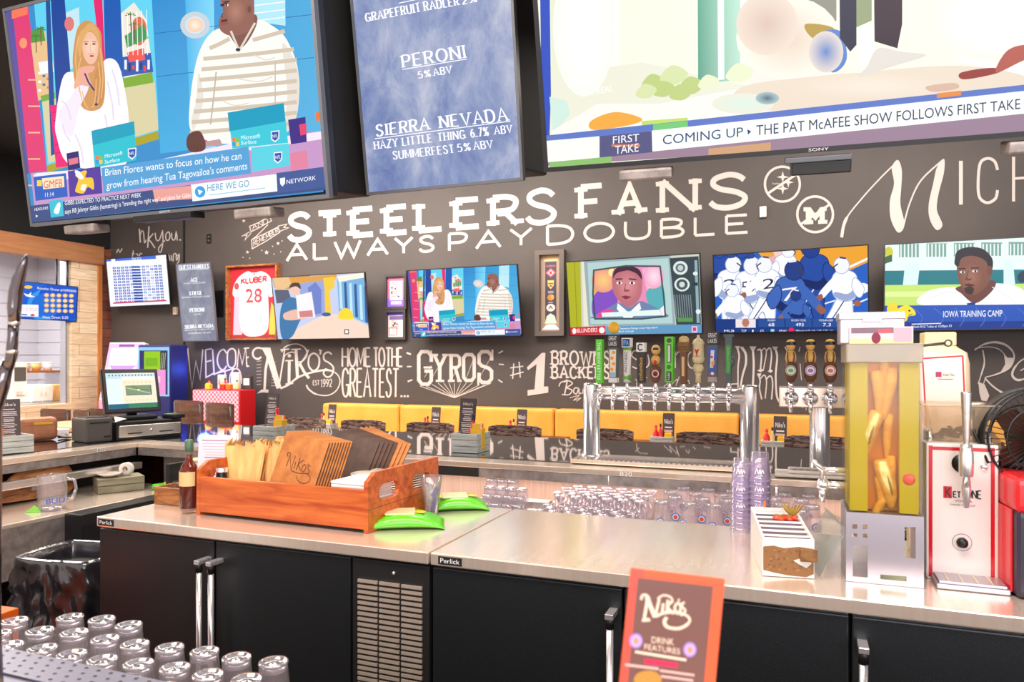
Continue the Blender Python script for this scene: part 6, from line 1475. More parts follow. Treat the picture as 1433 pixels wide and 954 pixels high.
G().box(-.085, .085, 0, .22, 0, .16, bev=.012).build('casing', 'grey_plastic', t); G().box(-.07, .07, .04, .16, .158, .166, bev=.003).build('lid', 'black_plastic', t); G().box(-.06, .06, -.003, .001, .125, .133).build('paper_slot', 'hole_black', t)
for k in range(3): G().box(.03 + k * .015, .04 + k * .015, -.004, .001, .03, .04, bev=.001).build('button', 'black_plastic', t)
p = at(60, 617, Z=BT)
t = thing('zip_pouch', 'tan zip pouch with a yellow slip on the bar by the caddy', 'pouch', (p.x - .06, p.y, BT + .001), R(70))
G().box(-.12, .12, -.05, .05, 0, .16, bev=.045, seg=4).build('pouch_body', 'tan_leather', t); G().box(-.03, .08, -.056, -.045, .11, .125, bev=.002).build('slip', 'yellow_plastic', t)
g = G(); g.tube([(.1, -.02, .03), (.16, -.05, .01), (.2, -.02, .008), (.17, .03, .008), (.13, .0, .01)], .006, 8); g.build('wrist_strap', 'dark_leather', t)

# ------------------------------------------------------------------ wells below the kitchen-side leg
t = thing('sink_unit', 'steel sink unit with a deep apron under the bar', 'sink', (0, 0, 0))
xs0, xs1, zs = -4.3, -3.66, .80
g = G(); g.box(xs0, xs1, .5, 3.62, zs - .025, zs, bev=.004); g.build('deck', 'counter_steel', t)
G().box(xs1 - .02, xs1, .5, 3.62, .52, zs - .02).build('apron', 'dull_steel', t)
for y in (.7, 2.0, 3.5): G().tube([(xs1 - .08, y, .52), (xs1 - .08, y, 0)], .02, 10).build('leg', 'steel', t)
p = at(22, 712, Z=zs)
# wooden paddle board leaning at the back, glass pitcher, lime, tubs
p = at(50, 712, X=-4.2); 
t = thing('serving_board', 'brown wooden paddle board leaning under the bar', 'board', M=mtx((-4.12, at(50, 690, X=-4.12).y, zs + .002), R(90), R(-8)))
g = G(); o = smooth([(-.3, .03), (.1, .01), (.22, .02), (.25, .10), (.2, .19), (0, .2), (-.1, .17), (-.18, .11), (-.32, .10)], True, 5); g.prism(o, 0, .025); g.build('board', 'olive_wood', t)
p = at(82, 714, Z=zs)
t = thing('glass_pitcher', 'clear glass pitcher with blue lettering beside the paddle board', 'pitcher', (p.x - .05, p.y, zs + .001), R(70))
G().lathe([(.001, .004), (.062, .004), (.068, .03), (.074, .12), (.066, .17), (.075, .19)], 22).build('body', 'glass', t); G().lathe([(.001, 0), (.064, 0), (.066, .02), (.001, .018)], 22).build('thick_base', 'thick_glass', t)
g = G(); g.tube([(.07, 0, .16), (.11, 0, .15), (.118, 0, .1), (.1, 0, .05), (.072, 0, .045)], .009, 8); g.build('handle', 'thick_glass', t)
c = Canvas(eps=.0004, base=.076); c.down = False; c.text('BUD', (-.05, .045), (.04, .045), .03, (50, 110, 220)); c.build('lettering', 'print', t)
p = at(48, 716, Z=zs)
t = thing('lime_wedge', 'green lime wedge on the steel sink deck', 'lime', (p.x, p.y, zs + .001), R(40))
g = G(); g.add([(-.04, -.02, 0), (.04, -.025, 0), (.0, .0, .035), (-.035, .02, 0), (.035, .018, 0)], [(0, 1, 2), (1, 4, 2), (4, 3, 2), (3, 0, 2), (0, 3, 4, 1)]); g.build('wedge', 'lime', t)
p = at(8, 690, Z=zs); t = thing('ice_bucket', 'dark steel bucket at the end of the sink deck', 'bucket', (p.x - .1, p.y - .1, zs + .001)); G().lathe([(.001, 0), (.09, 0), (.12, .19), (.112, .19), (.085, .01), (.001, .01)], 24).build('bucket_body', 'dull_steel', t); G().lathe([(.12, .185), (.126, .19), (.12, .196)], 24).build('rim', 'steel', t)
# box of bits in front of the black panel
p = at(182, 692, Y=3.3); zz = .80
t = thing('supply_crate', 'small grey slatted crate of bar bits near the corner', 'crate', (-3.98, 3.36, .802), R(60))
n_ = 3
for k in range(2): G().box(-.13, .13, -.09, .09, k * .045, k * .045 + .042, bev=.003).build('slat_row', 'crate_grey', t)
t = thing('tape_roll', 'white roll lying on the grey slatted crate', 'roll', (-3.96, 3.40, .802 + .088), R(20))
G().lathe([(.018, -.018), (.04, -.018), (.04, .018), (.018, .018), (.018, -.018)], 20, (0, 0, .04), axis='y').build('tape_ring', 'paper', t); G().lathe([(.016, -.016), (.0185, -.016), (.0185, .016), (.016, .016)], 16, (0, 0, .04), axis='y').build('core', 'kraft', t)
t = thing('cream_dish', 'cream dish on the grey slatted crate', 'dish', (-4.0, 3.31, .802 + .088)); G().lathe([(.001, .004), (.04, .004), (.07, .022), (.066, .024), (.036, .008), (.001, .008)], 22).build('dish_body', 'ceramic', t)
t = thing('wipes_pack', 'green and yellow wipes pack below the black panel in the corner', 'wipes', (-3.72, 3.52, .802), R(70)); G().box(-.1, .1, -.05, .05, 0, .035, bev=.015).build('wrapper', 'green_wrap', t); G().box(-.03, .05, -.03, .03, .034, .04, bev=.002).build('flap', 'yellow_plastic', t)
t = thing('bottle_rail', 'black speed rail hanging on the sink front', 'rail', (0, 0, 0)); G().box(-3.655, -3.52, 2.75, 3.55, .62, .80, bev=.008).build('trough', 'bezel_black', t); G().box(-3.53, -3.515, 2.75, 3.55, .74, .80).build('lip', 'black_plastic', t)
for i, (z, yy) in enumerate(((.99 - .19, 3.5), (.99 - .08, 3.5))):
    t = thing('takeout_tub', 'cream takeout tub, %s of two stacked behind the document holder' % ['lower', 'upper'][i], 'tub', (-3.42, 3.5, .80 + i * .106)); G().lathe([(.001, 0), (.06, 0), (.075, .095), (.001, .095)], 20).build('tub_body', 'jug_cream', t); G().lathe([(.079, .092), (.079, .105), (.001, .105)], 20).build('lid', 'cream_resin', t)
t = thing('corner_shelf', 'black shelf unit filling the bar corner', 'shelf', (0, 0, 0)); G().box(-3.6, -3.3, 3.38, 3.8, .74, .798, bev=.004).build('shelf_board', 'soft_black', t); G().box(-3.61, -3.58, 3.38, 3.8, 0, .98).build('side_panel', 'soft_black', t); G().box(-3.3, -3.28, 3.4, 3.8, 0, .74).build('side_panel', 'soft_black', t)
# trash bin with its bag
pb = (-3.12, 2.42)
t = thing('trash_bin', 'black trash bin lined with a glossy black bag', 'bin', (pb[0], pb[1], 0), R(8))
G().add([], []).box(-.2, .2, -.16, .16, 0, .66, bev=.03).build('bin_body', 'bin_black', t)
from mathutils import noise as mnoise
rnd = random.Random(5); g = G(); n = 110; vs = []; fs = []
prof = [(.93, .58, .2), (.96, .66, .2), (1.0, .722, .1), (1.03, .734, .1), (1.07, .722, .3), (1.09, .70, .6), (1.10, .675, .9), (1.12, .65, 1.1), (1.14, .62, 1.2), (1.13, .59, 1.3), (1.15, .56, 1.3), (1.18, .53, 1.4), (1.16, .50, 1.4), (1.19, .47, 1.5), (1.24, .44, 1.6), (1.22, .41, 1.8), (1.2, .385, 2.0)]
for (k, z, wob) in prof:
    for i in range(n):
        a = 2 * PI * i / n; ca, sa = math.cos(a), math.sin(a); m_ = max(abs(ca), abs(sa)) ** .75
        q = V((ca * 3.2, sa * 3.2, z * 9)); w1 = abs(mnoise.noise(q * 1.3)) * 2 - .5; w2 = abs(mnoise.noise(q * 3.1 + V((7, 3, 1)))) - .2
        rr = k * (1 + wob * (.09 * w1 + .07 * w2 + .03 * abs(mnoise.noise(q * 6)))); vs.append((.2 * ca / m_ * rr, .165 * sa / m_ * rr, z + wob * .02 * mnoise.noise(V((ca * 2, sa * 2, z * 3)))))
for j in range(len(prof) - 1):
    for i in range(n): fs.append((j * n + i, j * n + (i + 1) % n, (j + 1) * n + (i + 1) % n, (j + 1) * n + i))
g.add(vs, fs, 0, True); g.build('bin_bag', 'bag_black', t)
p = at(20, 870, X=-3.0)
t = thing('crate', 'bright orange wooden crate low beside the trash bin', 'crate', (-2.98, 1.74, 0), R(5))
for k in range(4): G().box(-.2, .2, -.16, .16, k * .168, k * .168 + .162, bev=.004).build('board_row', 'orange_plastic', t)
# ------------------------------------------------------------------ back-bar refrigerators
FY0, FY1 = 2.13, 2.87
def fridge(label, x0, doors, grille, handles, badge):
    t = thing('bar_refrigerator', label, 'refrigerator', (x0, FY0, 0)); x = 0
    tot = sum(doors) + grille
    G().box(.002, tot - .002, -.012, FY1 - FY0, FT - .04, FT, bev=.004).build('steel_top', 'counter_steel', t)
    G().box(.004, tot - .004, .05, FY1 - FY0 - .02, .1, FT - .04).build('cabinet', 'soft_black', t)
    G().box(.01, tot - .01, .03, .09, FT - .052, FT - .04).build('hinge_strip', 'steel', t)
    for i, w in enumerate(doors):
        d = G().box(x + .004, x + w - .004, .0, .05, .12, FT - .05, bev=.004).build('door', 'fridge_black', t)
        hx = handles[i]
        if hx is not None:
            hx = x + .028 if hx == 'a' else x + w - .028
            h = G(); h.tube([(hx, -.05, .2), (hx, -.05, .845)], .0105, 12); h.box(hx - .012, hx + .012, -.062, 0, .25, .275, bev=.003); h.build('handle', 'chrome', d)
            h = G(); h.box(hx - .0125, hx + .0125, -.0635, .002, .866, .882, bev=.002); h.build('handle_bracket', 'chrome', d)
            h = G(); h.tube([(hx, -.05, .838), (hx, -.05, .874)], .0125, 12); h.build('handle_cap', 'black_plastic', d)
        x += w
    if grille:
        G().box(x + .004, x + grille - .004, .0, .05, .12, FT - .05, bev=.004).build('compressor_panel', 'soft_black', t)
        for c in range(3):
            cw = (grille - .05) / 3; gx = x + .025 + c * cw; g = G()
            for k in range(40): g.box(gx + .004, gx + cw - .004, -.007, .001, .14 + k * .0185, .150 + k * .0185)
            g.build('louvre_column', 'counter_steel', t)
        G().sph((x + grille * .55, -.001, .905), .006, n=10).build('screw', 'chrome', t)
    c = Canvas(eps=.0004, base=.0125); c.down = False
    c.rect(badge, FT - .034, badge + .085, FT - .008, (20, 20, 24)); c.text('Perlick', (badge + .008, FT - .028), (badge + .077, FT - .028), .015, (240, 240, 240), 1); c.build('nameplate', 'print', t)
    return t
XA = -2.632; W1 = .60
fridge('black two-door back-bar refrigerator with a louvred compressor panel', XA, [.60, .60], .305, ['b', 'a'], .012)
XB = XA + 1.51
x870 = at(872, 820, Y=FY0).x - XB; x1190 = at(1190, 850, Y=FY0).x - XB
fridge('black back-bar refrigerator carrying the infusion tank and vodka dispenser', XB, [x870, x1190 - x870, .62, .62], 0, ['b', None, 'a', None], .03)

# ------------------------------------------------------------------ wooden tray and what it holds
TA = at(275, 720, Z=FT); TB = at(515, 747, Z=FT)
ang = math.atan2(TB.y - TA.y, TB.x - TA.x); TW = (TB - TA).length; TD = .52
t = thing('serving_caddy', 'large orange-brown wooden tray with slotted ends on the steel counter', 'tray', (TA.x, TA.y, FT + .001), ang)
hf, he = .155, .215
G().box(.018, TW - .018, 0, .018, .012, hf, bev=.003).build('front_board', 'tray_wood', t)
G().box(.018, TW - .018, TD - .018, TD, .012, hf, bev=.003).build('back_board', 'tray_wood', t)
G().box(.018, TW - .018, .018, TD - .018, .012, .024).build('base_board', 'tray_wood', t)
for x in (0, TW - .018):
    # end board with two rounded hand slots cut through
    bm = bmesh.new()
    def slot(y0, y1, z0, z1, k=5):
        r = (z1 - z0) / 2; pts = []
        for j in range(k + 1): a = PI / 2 + PI * j / k; pts.append((y0 + r + r * math.cos(a), z0 + r + r * math.sin(a)))
        for j in range(k + 1): a = -PI / 2 + PI * j / k; pts.append((y1 - r + r * math.cos(a), z0 + r + r * math.sin(a)))
        return pts
    outer = [(0, .0), (TD, .0), (TD, he - .03), (TD - .03, he), (.03, he - .0), (0, he - .03)]
    outer = [(0, 0), (TD, 0), (TD, he), (.05, he), (.0, he - .03)]
    s1, s2 = slot(.07, .21, .105, .165), slot(.31, .45, .105, .165)
    tri = tessellate_polygon([[V((a, b, 0)) for a, b in outer], [V((a, b, 0)) for a, b in s1], [V((a, b, 0)) for a, b in s2]])
    allp = outer + s1 + s2; n = len(allp); g = G()
    vs = [(x, a, b) for a, b in allp] + [(x + .018, a, b) for a, b in allp]
    fs = [tuple(f) for f in tri] + [tuple(i + n for i in reversed(f)) for f in tri]
    o = 0
    for L in (outer, s1, s2):
        m_ = len(L)
        for i in range(m_): a, b = o + i, o + (i + 1) % m_; fs.append((a, b, b + n, a + n))
        o += m_
    g.add(vs, fs); g.build('end_board', 'tray_wood', t); bm.free()
    G().box(x - .0004, x + .0184, .002, TD - .002, .083, .0845).build('board_joint', 'dark_leather', t)
TMX = Mx.Translation((TA.x, TA.y, FT + .001)) @ Mx.Rotation(ang, 4, 'Z')
def inT(a, b, c=.025): return TMX @ V((a, b, c))
# kraft bags: a fan of folded brown paper
rnd = random.Random(11)
for k in range(3):
    q = inT(.10 + k * .09, .16 + k * .045); tt = thing('paper_bag', 'folded brown paper bag in the tray, %s of three beside the bottle' % ['nearest the tray front', 'middle one', 'innermost'][k], 'bag', M=mtx(q, ang + R(4 - 8 * k), R(-8 + 4 * k)))
    g = G(); n = 14; vs = []; fs = []
    for j, (z, f, amp) in enumerate(((0, .72, .004), (.08, .85, .01), (.16, 1, .02), (.225, 1.12, .03), (.25, 1.12, .032))):
        for i in range(n + 1):
            u = i / n - .5; vs.append((u * .2 * f, -.02 + amp * math.sin(i * 2.2 + k) , z + (.022 * math.sin(i * 1.9 + k * 2) if j == 4 else 0)))
    m_ = n + 1
    for j in range(4):
        for i in range(n): fs.append((j * m_ + i, j * m_ + i + 1, (j + 1) * m_ + i + 1, (j + 1) * m_ + i))
    base = len(vs)
    vs += [(x * .98, y + .022, z - .004) for x, y, z in vs]
    fs += [tuple(i + base for i in reversed(f)) for f in fs]
    g.add(vs, fs, 0, True); g.build('folded_paper', 'kraft', tt)
q = inT(.17, .30); tt = thing('pepper_mill', 'small white shaker with a wooden top behind the paper bags', 'shaker', M=mtx(q, ang)); G().lathe([(.001, 0), (.018, 0), (.018, .24), (.001, .24)], 16).build('body', 'white_plastic', tt); G().lathe([(.02, .24), (.021, .262), (.016, .27), (.001, .27)], 16).build('wooden_top', 'cork', tt)
q = inT(.045, .09); tt = thing('pen_holder', 'dark blue glass jar inside the tray corner', 'jar', M=mtx(q, ang)); G().lathe([(.001, 0), (.025, 0), (.028, .1), (.022, .12), (.022, .14)], 16).build('jar_body', 'bezel_black', tt); G().lathe([(.024, .138), (.025, .155), (.001, .155)], 16).build('lid', 'chrome', tt)
# leather menus leaning in a row
def menu_cover(label, q, rz, tilt, roll, w, h, m, group=None, logo=False, th=.006):
    tt = thing('menu_cover', label, 'menu', M=mtx(q, rz, tilt, roll), group=group)
    g = G(); g.box(-w / 2, w / 2, 0, th * .4, 0, h, bev=.001, seg=1); g.build('front_cover', m, tt)
    G().box(-w / 2 + .004, w / 2 - .003, th * .42, th * .8, .003, h - .004).build('pages', 'card_dark', tt)
    G().box(-w / 2, w / 2, th * .82, th * 1.2, 0, h, bev=.001, seg=1).build('back_cover', 'dark_leather', tt)
    if logo:
        c = Canvas(eps=.0003, base=.0005); c.down = False; ox, oz = .0, 0.0
        LK = (84, 44, 22)
        c.line([(ox - .045, oz + .005), (ox - .045, oz + .042), (ox - .022, oz), (ox - .022, oz + .045)], .003, LK, 1); c.line([(ox - .053, oz + .036), (ox - .058, oz + .046), (ox - .048, oz + .049), (ox - .044, oz + .04)], .0022, LK, 1, sm=True)
        c.line([(ox - .012, oz + .006), (ox - .012, oz + .028)], .003, LK, 1); c.line([(ox, oz + .004), (ox, oz + .042)], .003, LK, 1); c.line([(ox + .016, oz + .04), (ox, oz + .022), (ox + .018, oz + .006)], .003, LK, 1)
        c.line([(ox + .028 + .008 * math.cos(a), oz + .016 + .012 * math.sin(a)) for a in [2 * PI * k / 14 for k in range(14)]], .0025, LK, 1, closed=True); c.line([(ox + .052, oz + .026), (ox + .044, oz + .03), (ox + .044, oz + .02), (ox + .054, oz + .012), (ox + .05, oz + .002), (ox + .042, oz + .004)], .0025, LK, 1, sm=True); c.line([(ox + .04, oz + .034), (ox + .038, oz + .028)], .002, LK, 1)
        c.line([(ox - .022, oz - .002), (ox + .01, oz - .004), (ox + .05, oz + .002), (ox + .068, oz - .012), (ox + .05, oz - .028), (ox + .022, oz - .026), (ox + .01, oz - .014)], .0022, LK, 1, sm=True)
        o = c.build('stamped_name', 'print', tt); o.scale = (1.25, 1, 1.25); o.location = (.0, 0, h * .52)
    return tt
n = 9
for k in range(n):
    lab = 'front leather menu stamped with the house name, leaning in the wooden tray' if k == 0 else 'brown leather menu in the leaning stack behind the stamped one'
    menu_cover(lab, inT(.40 + k * .0075, .05 + k * .0085, .044), ang + R(-4), R(-17), R(9), .235, .295, 'leather', None if k == 0 else 'leather menus behind the stamped one', k == 0)
for k in range(8):
    menu_cover('dark menu in the tilted row at the back of the tray', inT(.45 + k * .012, .30 + k * .013, .056), ang + R(12), R(-24 + k * 1.2), R(14 + k * 1.0), .21, .275, 'dark_leather' if k < 5 else 'leather', 'dark menus at the back of the tray')
def plate(label, q, r, h, n, group):
    for k in range(n):
        tt = thing('plate', label, 'plate', (q.x, q.y, q.z + k * h), 0, group)
        G().lathe([(.001, .003), (r * .55, .003), (r, h * 1.9), (r * .985, h * 2.2), (r * .53, h * .95), (.001, h * .95)], 32).build('dish', 'ceramic', tt)
plate('small cream plate in the stack behind the leather menus', inT(.62, .31), .075, .0085, 15, 'small plates in the tray')
plate('large cream plate in the stack by the slotted tray end', inT(.71, .385, .025), .112, .0095, 14, 'large plates in the tray')
q = inT(.71, .135)
for k in range(12):
    tt = G(); tt.M = None
    o = G().box(-.085, .085, -.085, .085, 0, .0118, bev=.003, seg=1).build('napkin', 'napkin'); o.location = q + V((rnd.uniform(-.003, .003), rnd.uniform(-.003, .003), k * .0122)); o.rotation_euler = (0, 0, ang + rnd.uniform(-.03, .03))
    tag(o, 'square white napkin in the stack at the front of the tray', 'napkin', 'napkins in the tray')
# ------------------------------------------------------------------ round the tray
p = at(266, 717, Z=FT)
t = thing('whiskey_bottle', 'amber whiskey bottle with a green cap beside the wooden tray', 'bottle', (p.x - .005, p.y, FT + .001))
g = G(); g.lathe([(.001, .0), (.036, .0), (.038, .015), (.038, .165), (.03, .195), (.0145, .215), (.0145, .268)], 24); g.build('glass_body', 'bottle_glass', t)
G().lathe([(.001, .02), (.0355, .02), (.0355, .163), (.028, .192), (.013, .214), (.013, .235), (.001, .235)], 22).build('liquor', 'whiskey', t)
G().lathe([(.0155, .25), (.017, .253), (.017, .296), (.012, .3), (.001, .3)], 18).build('cap', 'green_cap', t)
g = G()
for z0, z1 in ((.112, .17),):
    k = 14; vs = []
    for i in range(k + 1):
        a = -PI * .95 + PI * .9 * i / k
        vs += [(.0386 * math.cos(a), .0386 * math.sin(a), z0), (.0386 * math.cos(a), .0386 * math.sin(a), z1)]
    g.add(vs, [(2 * i, 2 * i + 2, 2 * i + 3, 2 * i + 1) for i in range(k)], 0, True)
g.build('label', 'amber_label', t)
p = at(210, 706, Z=FT); q = at(258, 714, Z=FT)
t = thing('bar_caddy', 'small striped wooden box of straws on the counter corner', 'box', (p.x, p.y + .02, FT + .001), R(-2))
w = .155
for a in ((0, w, 0, .012), (0, w, .11, .122)): G().box(a[0], a[1], a[2], a[3], 0, .075, bev=.002, seg=1).build('side_board', 'olive_wood', t)
for a in (0, w - .012): G().box(a, a + .012, .012, .11, 0, .075).build('end_board', 'olive_wood', t)
G().box(.012, w - .012, .012, .11, .002, .01).build('base_board', 'olive_wood', t)
G().box(w * .55, w * .56, .02, .1, .01, .1).build('divider', 'acrylic', t)
t = thing('menu_holder', 'pale pink printed sheet in an upright clear holder', 'sign', M=mtx((p.x + .045, p.y + .21, FT + .001), R(14), R(-6)))
zs_ = .285
G().box(0, .185, 0, .003, 0, zs_).build('acrylic_sheet', 'acrylic', t); G().box(0, .185, -.03, .05, 0, .003).build('foot', 'acrylic', t)
G().box(.003, .182, .0032, .0055, .004, zs_ - .003).build('paper_sheet', 'pink_paper', t)
c = Canvas(eps=.0003, base=.0006); c.down = False; c.rect(.002, .004, .183, zs_ - .002, (234, 216, 226))
for k in range(17):
    l = rnd.uniform(.05, .075); z = zs_ - .03 - k * .013; c.rect(.0925 - l, z, .0925 + l, z + (.005 if k % 6 == 0 else .0028), (196, 168, 190) if k % 6 else (170, 130, 160), 1)
c.build('printed_text', 'print', t)
# pint glass with printed packets in it, and the two wipes packs
p = V((-1.382, 2.62, FT))
t = thing('sampler_glass', 'clear tapered glass of wrapped picks between the green packs', 'glass', (p.x, p.y, FT + .001))
G().lathe([(.001, .002), (.026, .002), (.044, .16), (.0425, .16), (.0255, .012), (.001, .012)], 22).build('glass_wall', 'glass', t)
for k in range(7):
    a = k * .9; G().tube([(.012 * math.cos(a), .012 * math.sin(a), .016), (.008 * math.cos(a * 2), .02 * math.sin(a + 1), .07), (.026 * math.cos(a + .5), .026 * math.sin(a + .5), .115 + .012 * (k % 3))], [.006, .010, .005], 5, 0, True, False).build('wrapped_pick', 'white_plastic' if k % 3 else 'blue_plastic', t)
def wipes(label, px, py, rz, L):
    p = at(px, py, Z=FT)
    t = thing('wipes_pack', label, 'wipes', (p.x, p.y, FT + .001), rz)
    g = G(); n, m_ = 18, 8; vs = []; fs = []
    for i in range(n + 1):
        u = i / n * 2 - 1; hh = .050 * (1 - abs(u) ** 2.4) + .003; ww = .088 + .006 * abs(u) ** 3
        for j in range(m_ * 2):
            a = 2 * PI * j / (m_ * 2); cz = math.sin(a); cy = math.cos(a)
            y = ww * math.copysign(abs(cy) ** .55, cy); z = hh / 2 + hh / 2 * math.copysign(abs(cz) ** .7, cz)
            if cz > 0.1: z += .0035 * math.sin(i * 2.3 + j * 1.7) * (.4 + abs(u))
            vs.append((u * L / 2, y, z))
    q = m_ * 2
    for i in range(n):
        for j in range(q): fs.append((i * q + j, i * q + (j + 1) % q, (i + 1) * q + (j + 1) % q, (i + 1) * q + j))
    fs += [list(range(q)), list(range(n * q, n * q + q))]
    g.add(vs, fs, 0, True); g.build('wrapper', 'green_wrap', t)
    G().box(-.07, .04, -.055, .055, .048, .056, bev=.004).build('lid_flap', 'cream_resin', t)
    c = Canvas(eps=.0004, base=0); c.down = False
    c.poly([(.045, -.02), (.07, -.03), (.08, .0), (.06, .02), (.04, .01)], (250, 190, 40), 0, sm=True); c.poly([(-.08, -.03), (-.06, -.04), (-.055, .02), (-.085, .03)], (240, 220, 60), 0, sm=True)
    o = c.build('printed_flash', 'print', t); o.matrix_local = Mx.Translation((0, 0, .051)) @ Mx.Rotation(R(-90), 4, 'X')
    return t
wipes('green wipes pack at the near corner of the wooden tray', 566, 735, R(28), .30)
wipes('green wipes pack behind the clear tapered glass', 641, 710, R(30), .25)

# ------------------------------------------------------------------ lilac cup towers
for (px, py, n, r, lab) in ((1037, 738, 9, .036, 'shorter tower of lilac plastic cups'), (1063, 735, 10, .039, 'taller tower of lilac plastic cups')):
    p = at(px, py, Z=FT); y = min(p.y, 2.80)
    x = at(px, py, Y=y).x
    proto = None
    for k in range(n):
        lb = 'upturned translucent lilac cup in the ' + lab.replace('tower', 'stacked tower')
        z = FT + .001 + k * (.0205 if n == 9 else .021)
        if proto is None:
            proto = thing('plastic_cup', lb, 'cup', (x, y, z), 0, lab)
            G().lathe([(r * 1.05, 0), (r * 1.05, .004), (r, .004), (r * .93, .03), (r * .78, .105), (.001, .105)], 22).build('cup_wall', 'cup_lilac', proto)
            G().lathe([(r * 1.06, 0), (r * 1.09, .003), (r * 1.05, .006)], 22).build('rim', 'cup_lilac', proto)
        else: newcup = dup(proto, (x, y, z), 0, lb, lab)
        if k in (2, 5, 8):
            cup = proto if k == 0 else newcup
            c = Canvas(eps=.0003, base=r * .97); c.down = False
            c.line([(-.014, .05), (-.008, .068), (-.002, .05), (.003, .066), (.006, .05), (.012, .064), (.016, .052)], .0026, (252, 250, 254), 0, sm=True); c.line([(-.008, .042), (.014, .044)], .0018, (252, 250, 254)); c.build('printed_mark', 'print', cup)

# ------------------------------------------------------------------ garnish tray
a, b = at(1067, 806, Z=FT), at(1138, 811, Z=FT)
ga = math.atan2(b.y - a.y, b.x - a.x) + R(2); gw = .142; gd = .33
t = thing('garnish_tray', 'white garnish tray of six wells with a worn brown front by the infusion tank', 'tray', (a.x, a.y, FT + .001), ga)
G().box(0, gw, 0, .008, 0, .112, bev=.002).build('front_panel', 'white_plastic', t); G().box(0, gw, gd - .008, gd, 0, .136).build('back_panel', 'white_plastic', t)
for x in (0, gw - .006): g = G(); g.M = Mx.Rotation(R(90), 4, 'Z'); g.prism([(0.008, 0), (gd - .008, 0), (gd - .008, .136), (.008, .112)], -x, -x - .006); g.build('side_panel', 'white_plastic', t)
for k in range(1, 7): y = k * gd / 7; zt_ = .107 + .024 * k / 7; G().box(.006, gw - .006, y - .002, y + .002, .012, zt_ - .004).build('divider', 'well_shade_mauve', t); G().box(.004, gw - .004, y - .004, y + .004, zt_ - .004, zt_ + .001).build('divider_rim', 'white_plastic', t)  # walls coloured mauve as painted shade below the white rims
G().box(.006, gw - .006, .008, gd - .008, .008, .014).build('well_floor', 'grey_plastic', t)  # grey floor colour deepens the shade in the white wells
c = Canvas(eps=.0004, base=.0005); c.down = False
c.poly([(.002, .018), (.03, .012), (.07, .006), (.12, .004), (.14, .014), (.14, .05), (.12, .06), (.14, .086), (.1, .09), (.06, .084), (.03, .09), (.002, .086)], (146, 100, 56), 0)
for k in range(40): x, z = rnd.uniform(.01, .13), rnd.uniform(.02, .08); c.ell(x, z, .004, .003, rnd.choice([(120, 80, 44), (166, 118, 70), (134, 92, 50)]), 1, 7)
c.poly([(.085, .05), (.11, .06), (.135, .045), (.12, .03), (.1, .04)], (232, 222, 214), 2); c.build('worn_label', 'print', t)
G().box(gw * .72, gw * 1.05, -.012, .0, .05, .085, bev=.003).build('latch_tab', 'soil_brown', t)
GMX = Mx.Translation((a.x, a.y, FT + .001)) @ Mx.Rotation(ga, 4, 'Z')
berries = ((.07, .232), (.092, .236), (.108, .226), (.124, .24), (.082, .222))
for k, (x, y) in enumerate(berries):
    q = GMX @ V((x, y, .122)); tt = thing('strawberry', 'red strawberry half on the garnish tray', 'fruit', (q.x, q.y, q.z), k, 'strawberries on the garnish tray')
    G().sph((0, 0, 0), .012, (1.1, .9, .8), 12).build('berry', 'strawberry', tt); G().box(-.005, .005, -.005, .005, .008, .012).build('calyx', 'garnish_leaf', tt)
q = GMX @ V((.118, .238, .126)); tt = thing('pineapple_frond', 'dried olive-brown fronds over the strawberries', 'garnish', (q.x, q.y, q.z))
for k in range(6):
    a_ = -1.1 + k * .42; G().tube([(0, 0, 0), (.02 * math.sin(a_), .004, .022), (.042 * math.sin(a_), .006, .044)], [.004, .0055, .0008], 6).build('frond', 'garnish_leaf', tt)
q = GMX @ V((.04, .31, .0)); tt = thing('squeeze_bottle', 'small orange nozzle bottle behind the garnish tray', 'bottle', (q.x + .0, q.y + .06, FT + .001)); G().lathe([(.001, 0), (.02, 0), (.02, .1), (.016, .115), (.006, .12), (.003, .15), (.001, .15)], 14).build('bottle_body', 'orange_plastic', tt); G().lathe([(.0205, .096), (.0215, .1), (.0205, .104)], 14).build('collar', 'red_plastic', tt)
q = GMX @ V((gw + .012, .02, 0))
tt = thing('tray_lid', 'clear plastic lid leaning between the garnish tray and the steel base', 'lid', M=mtx((q.x + .008, q.y, FT + .002), ga + R(90), 0, 0))
o = Mx.Translation((q.x + .004, q.y, FT + .002)) @ Mx.Rotation(ga, 4, 'Z') @ Mx.Rotation(R(28), 4, 'Y'); tt.matrix_world = o
G().box(0, .003, 0, .3, 0, .16, bev=.001, seg=1).build('lid_sheet', 'lid_clear', tt); G().box(-.004, .007, 0, .3, .156, .162).build('lid_rim', 'lid_clear', tt)

# ------------------------------------------------------------------ infusion tank
a, b = at(1184, 813, Z=FT), at(1293, 823.5, Z=FT); ia = math.atan2(b.y - a.y, b.x - a.x); iw = (b - a).length; idp = .2
t = thing('infusion_tank', 'tall clear tank of yellow pepper infusion on a cut-out steel base', 'dispenser', (a.x, a.y, FT + .001), ia)
bh = .196
outer = [(0, 0), (iw, 0), (iw, bh), (0, bh)]
U = lambda px, py: ((px - 475) / 418 * iw, (515 - py + (px - 475) * .09) / 385 * bh * .99)
holes = [[U(510, 196), U(536, 196), U(536, 222), U(510, 222)], [U(566, 198), U(592, 198), U(592, 224), U(566, 224)], [U(510, 248), U(536, 248), U(536, 274), U(510, 274)], [U(566, 250), U(592, 250), U(592, 276), U(566, 276)], [U(512, 314), U(594, 318), U(594, 496), U(512, 490)], [U(792, 218), U(850, 218), U(850, 390), U(792, 386)], [U(662, 478), U(802, 488), U(802, 516), U(662, 504)]]
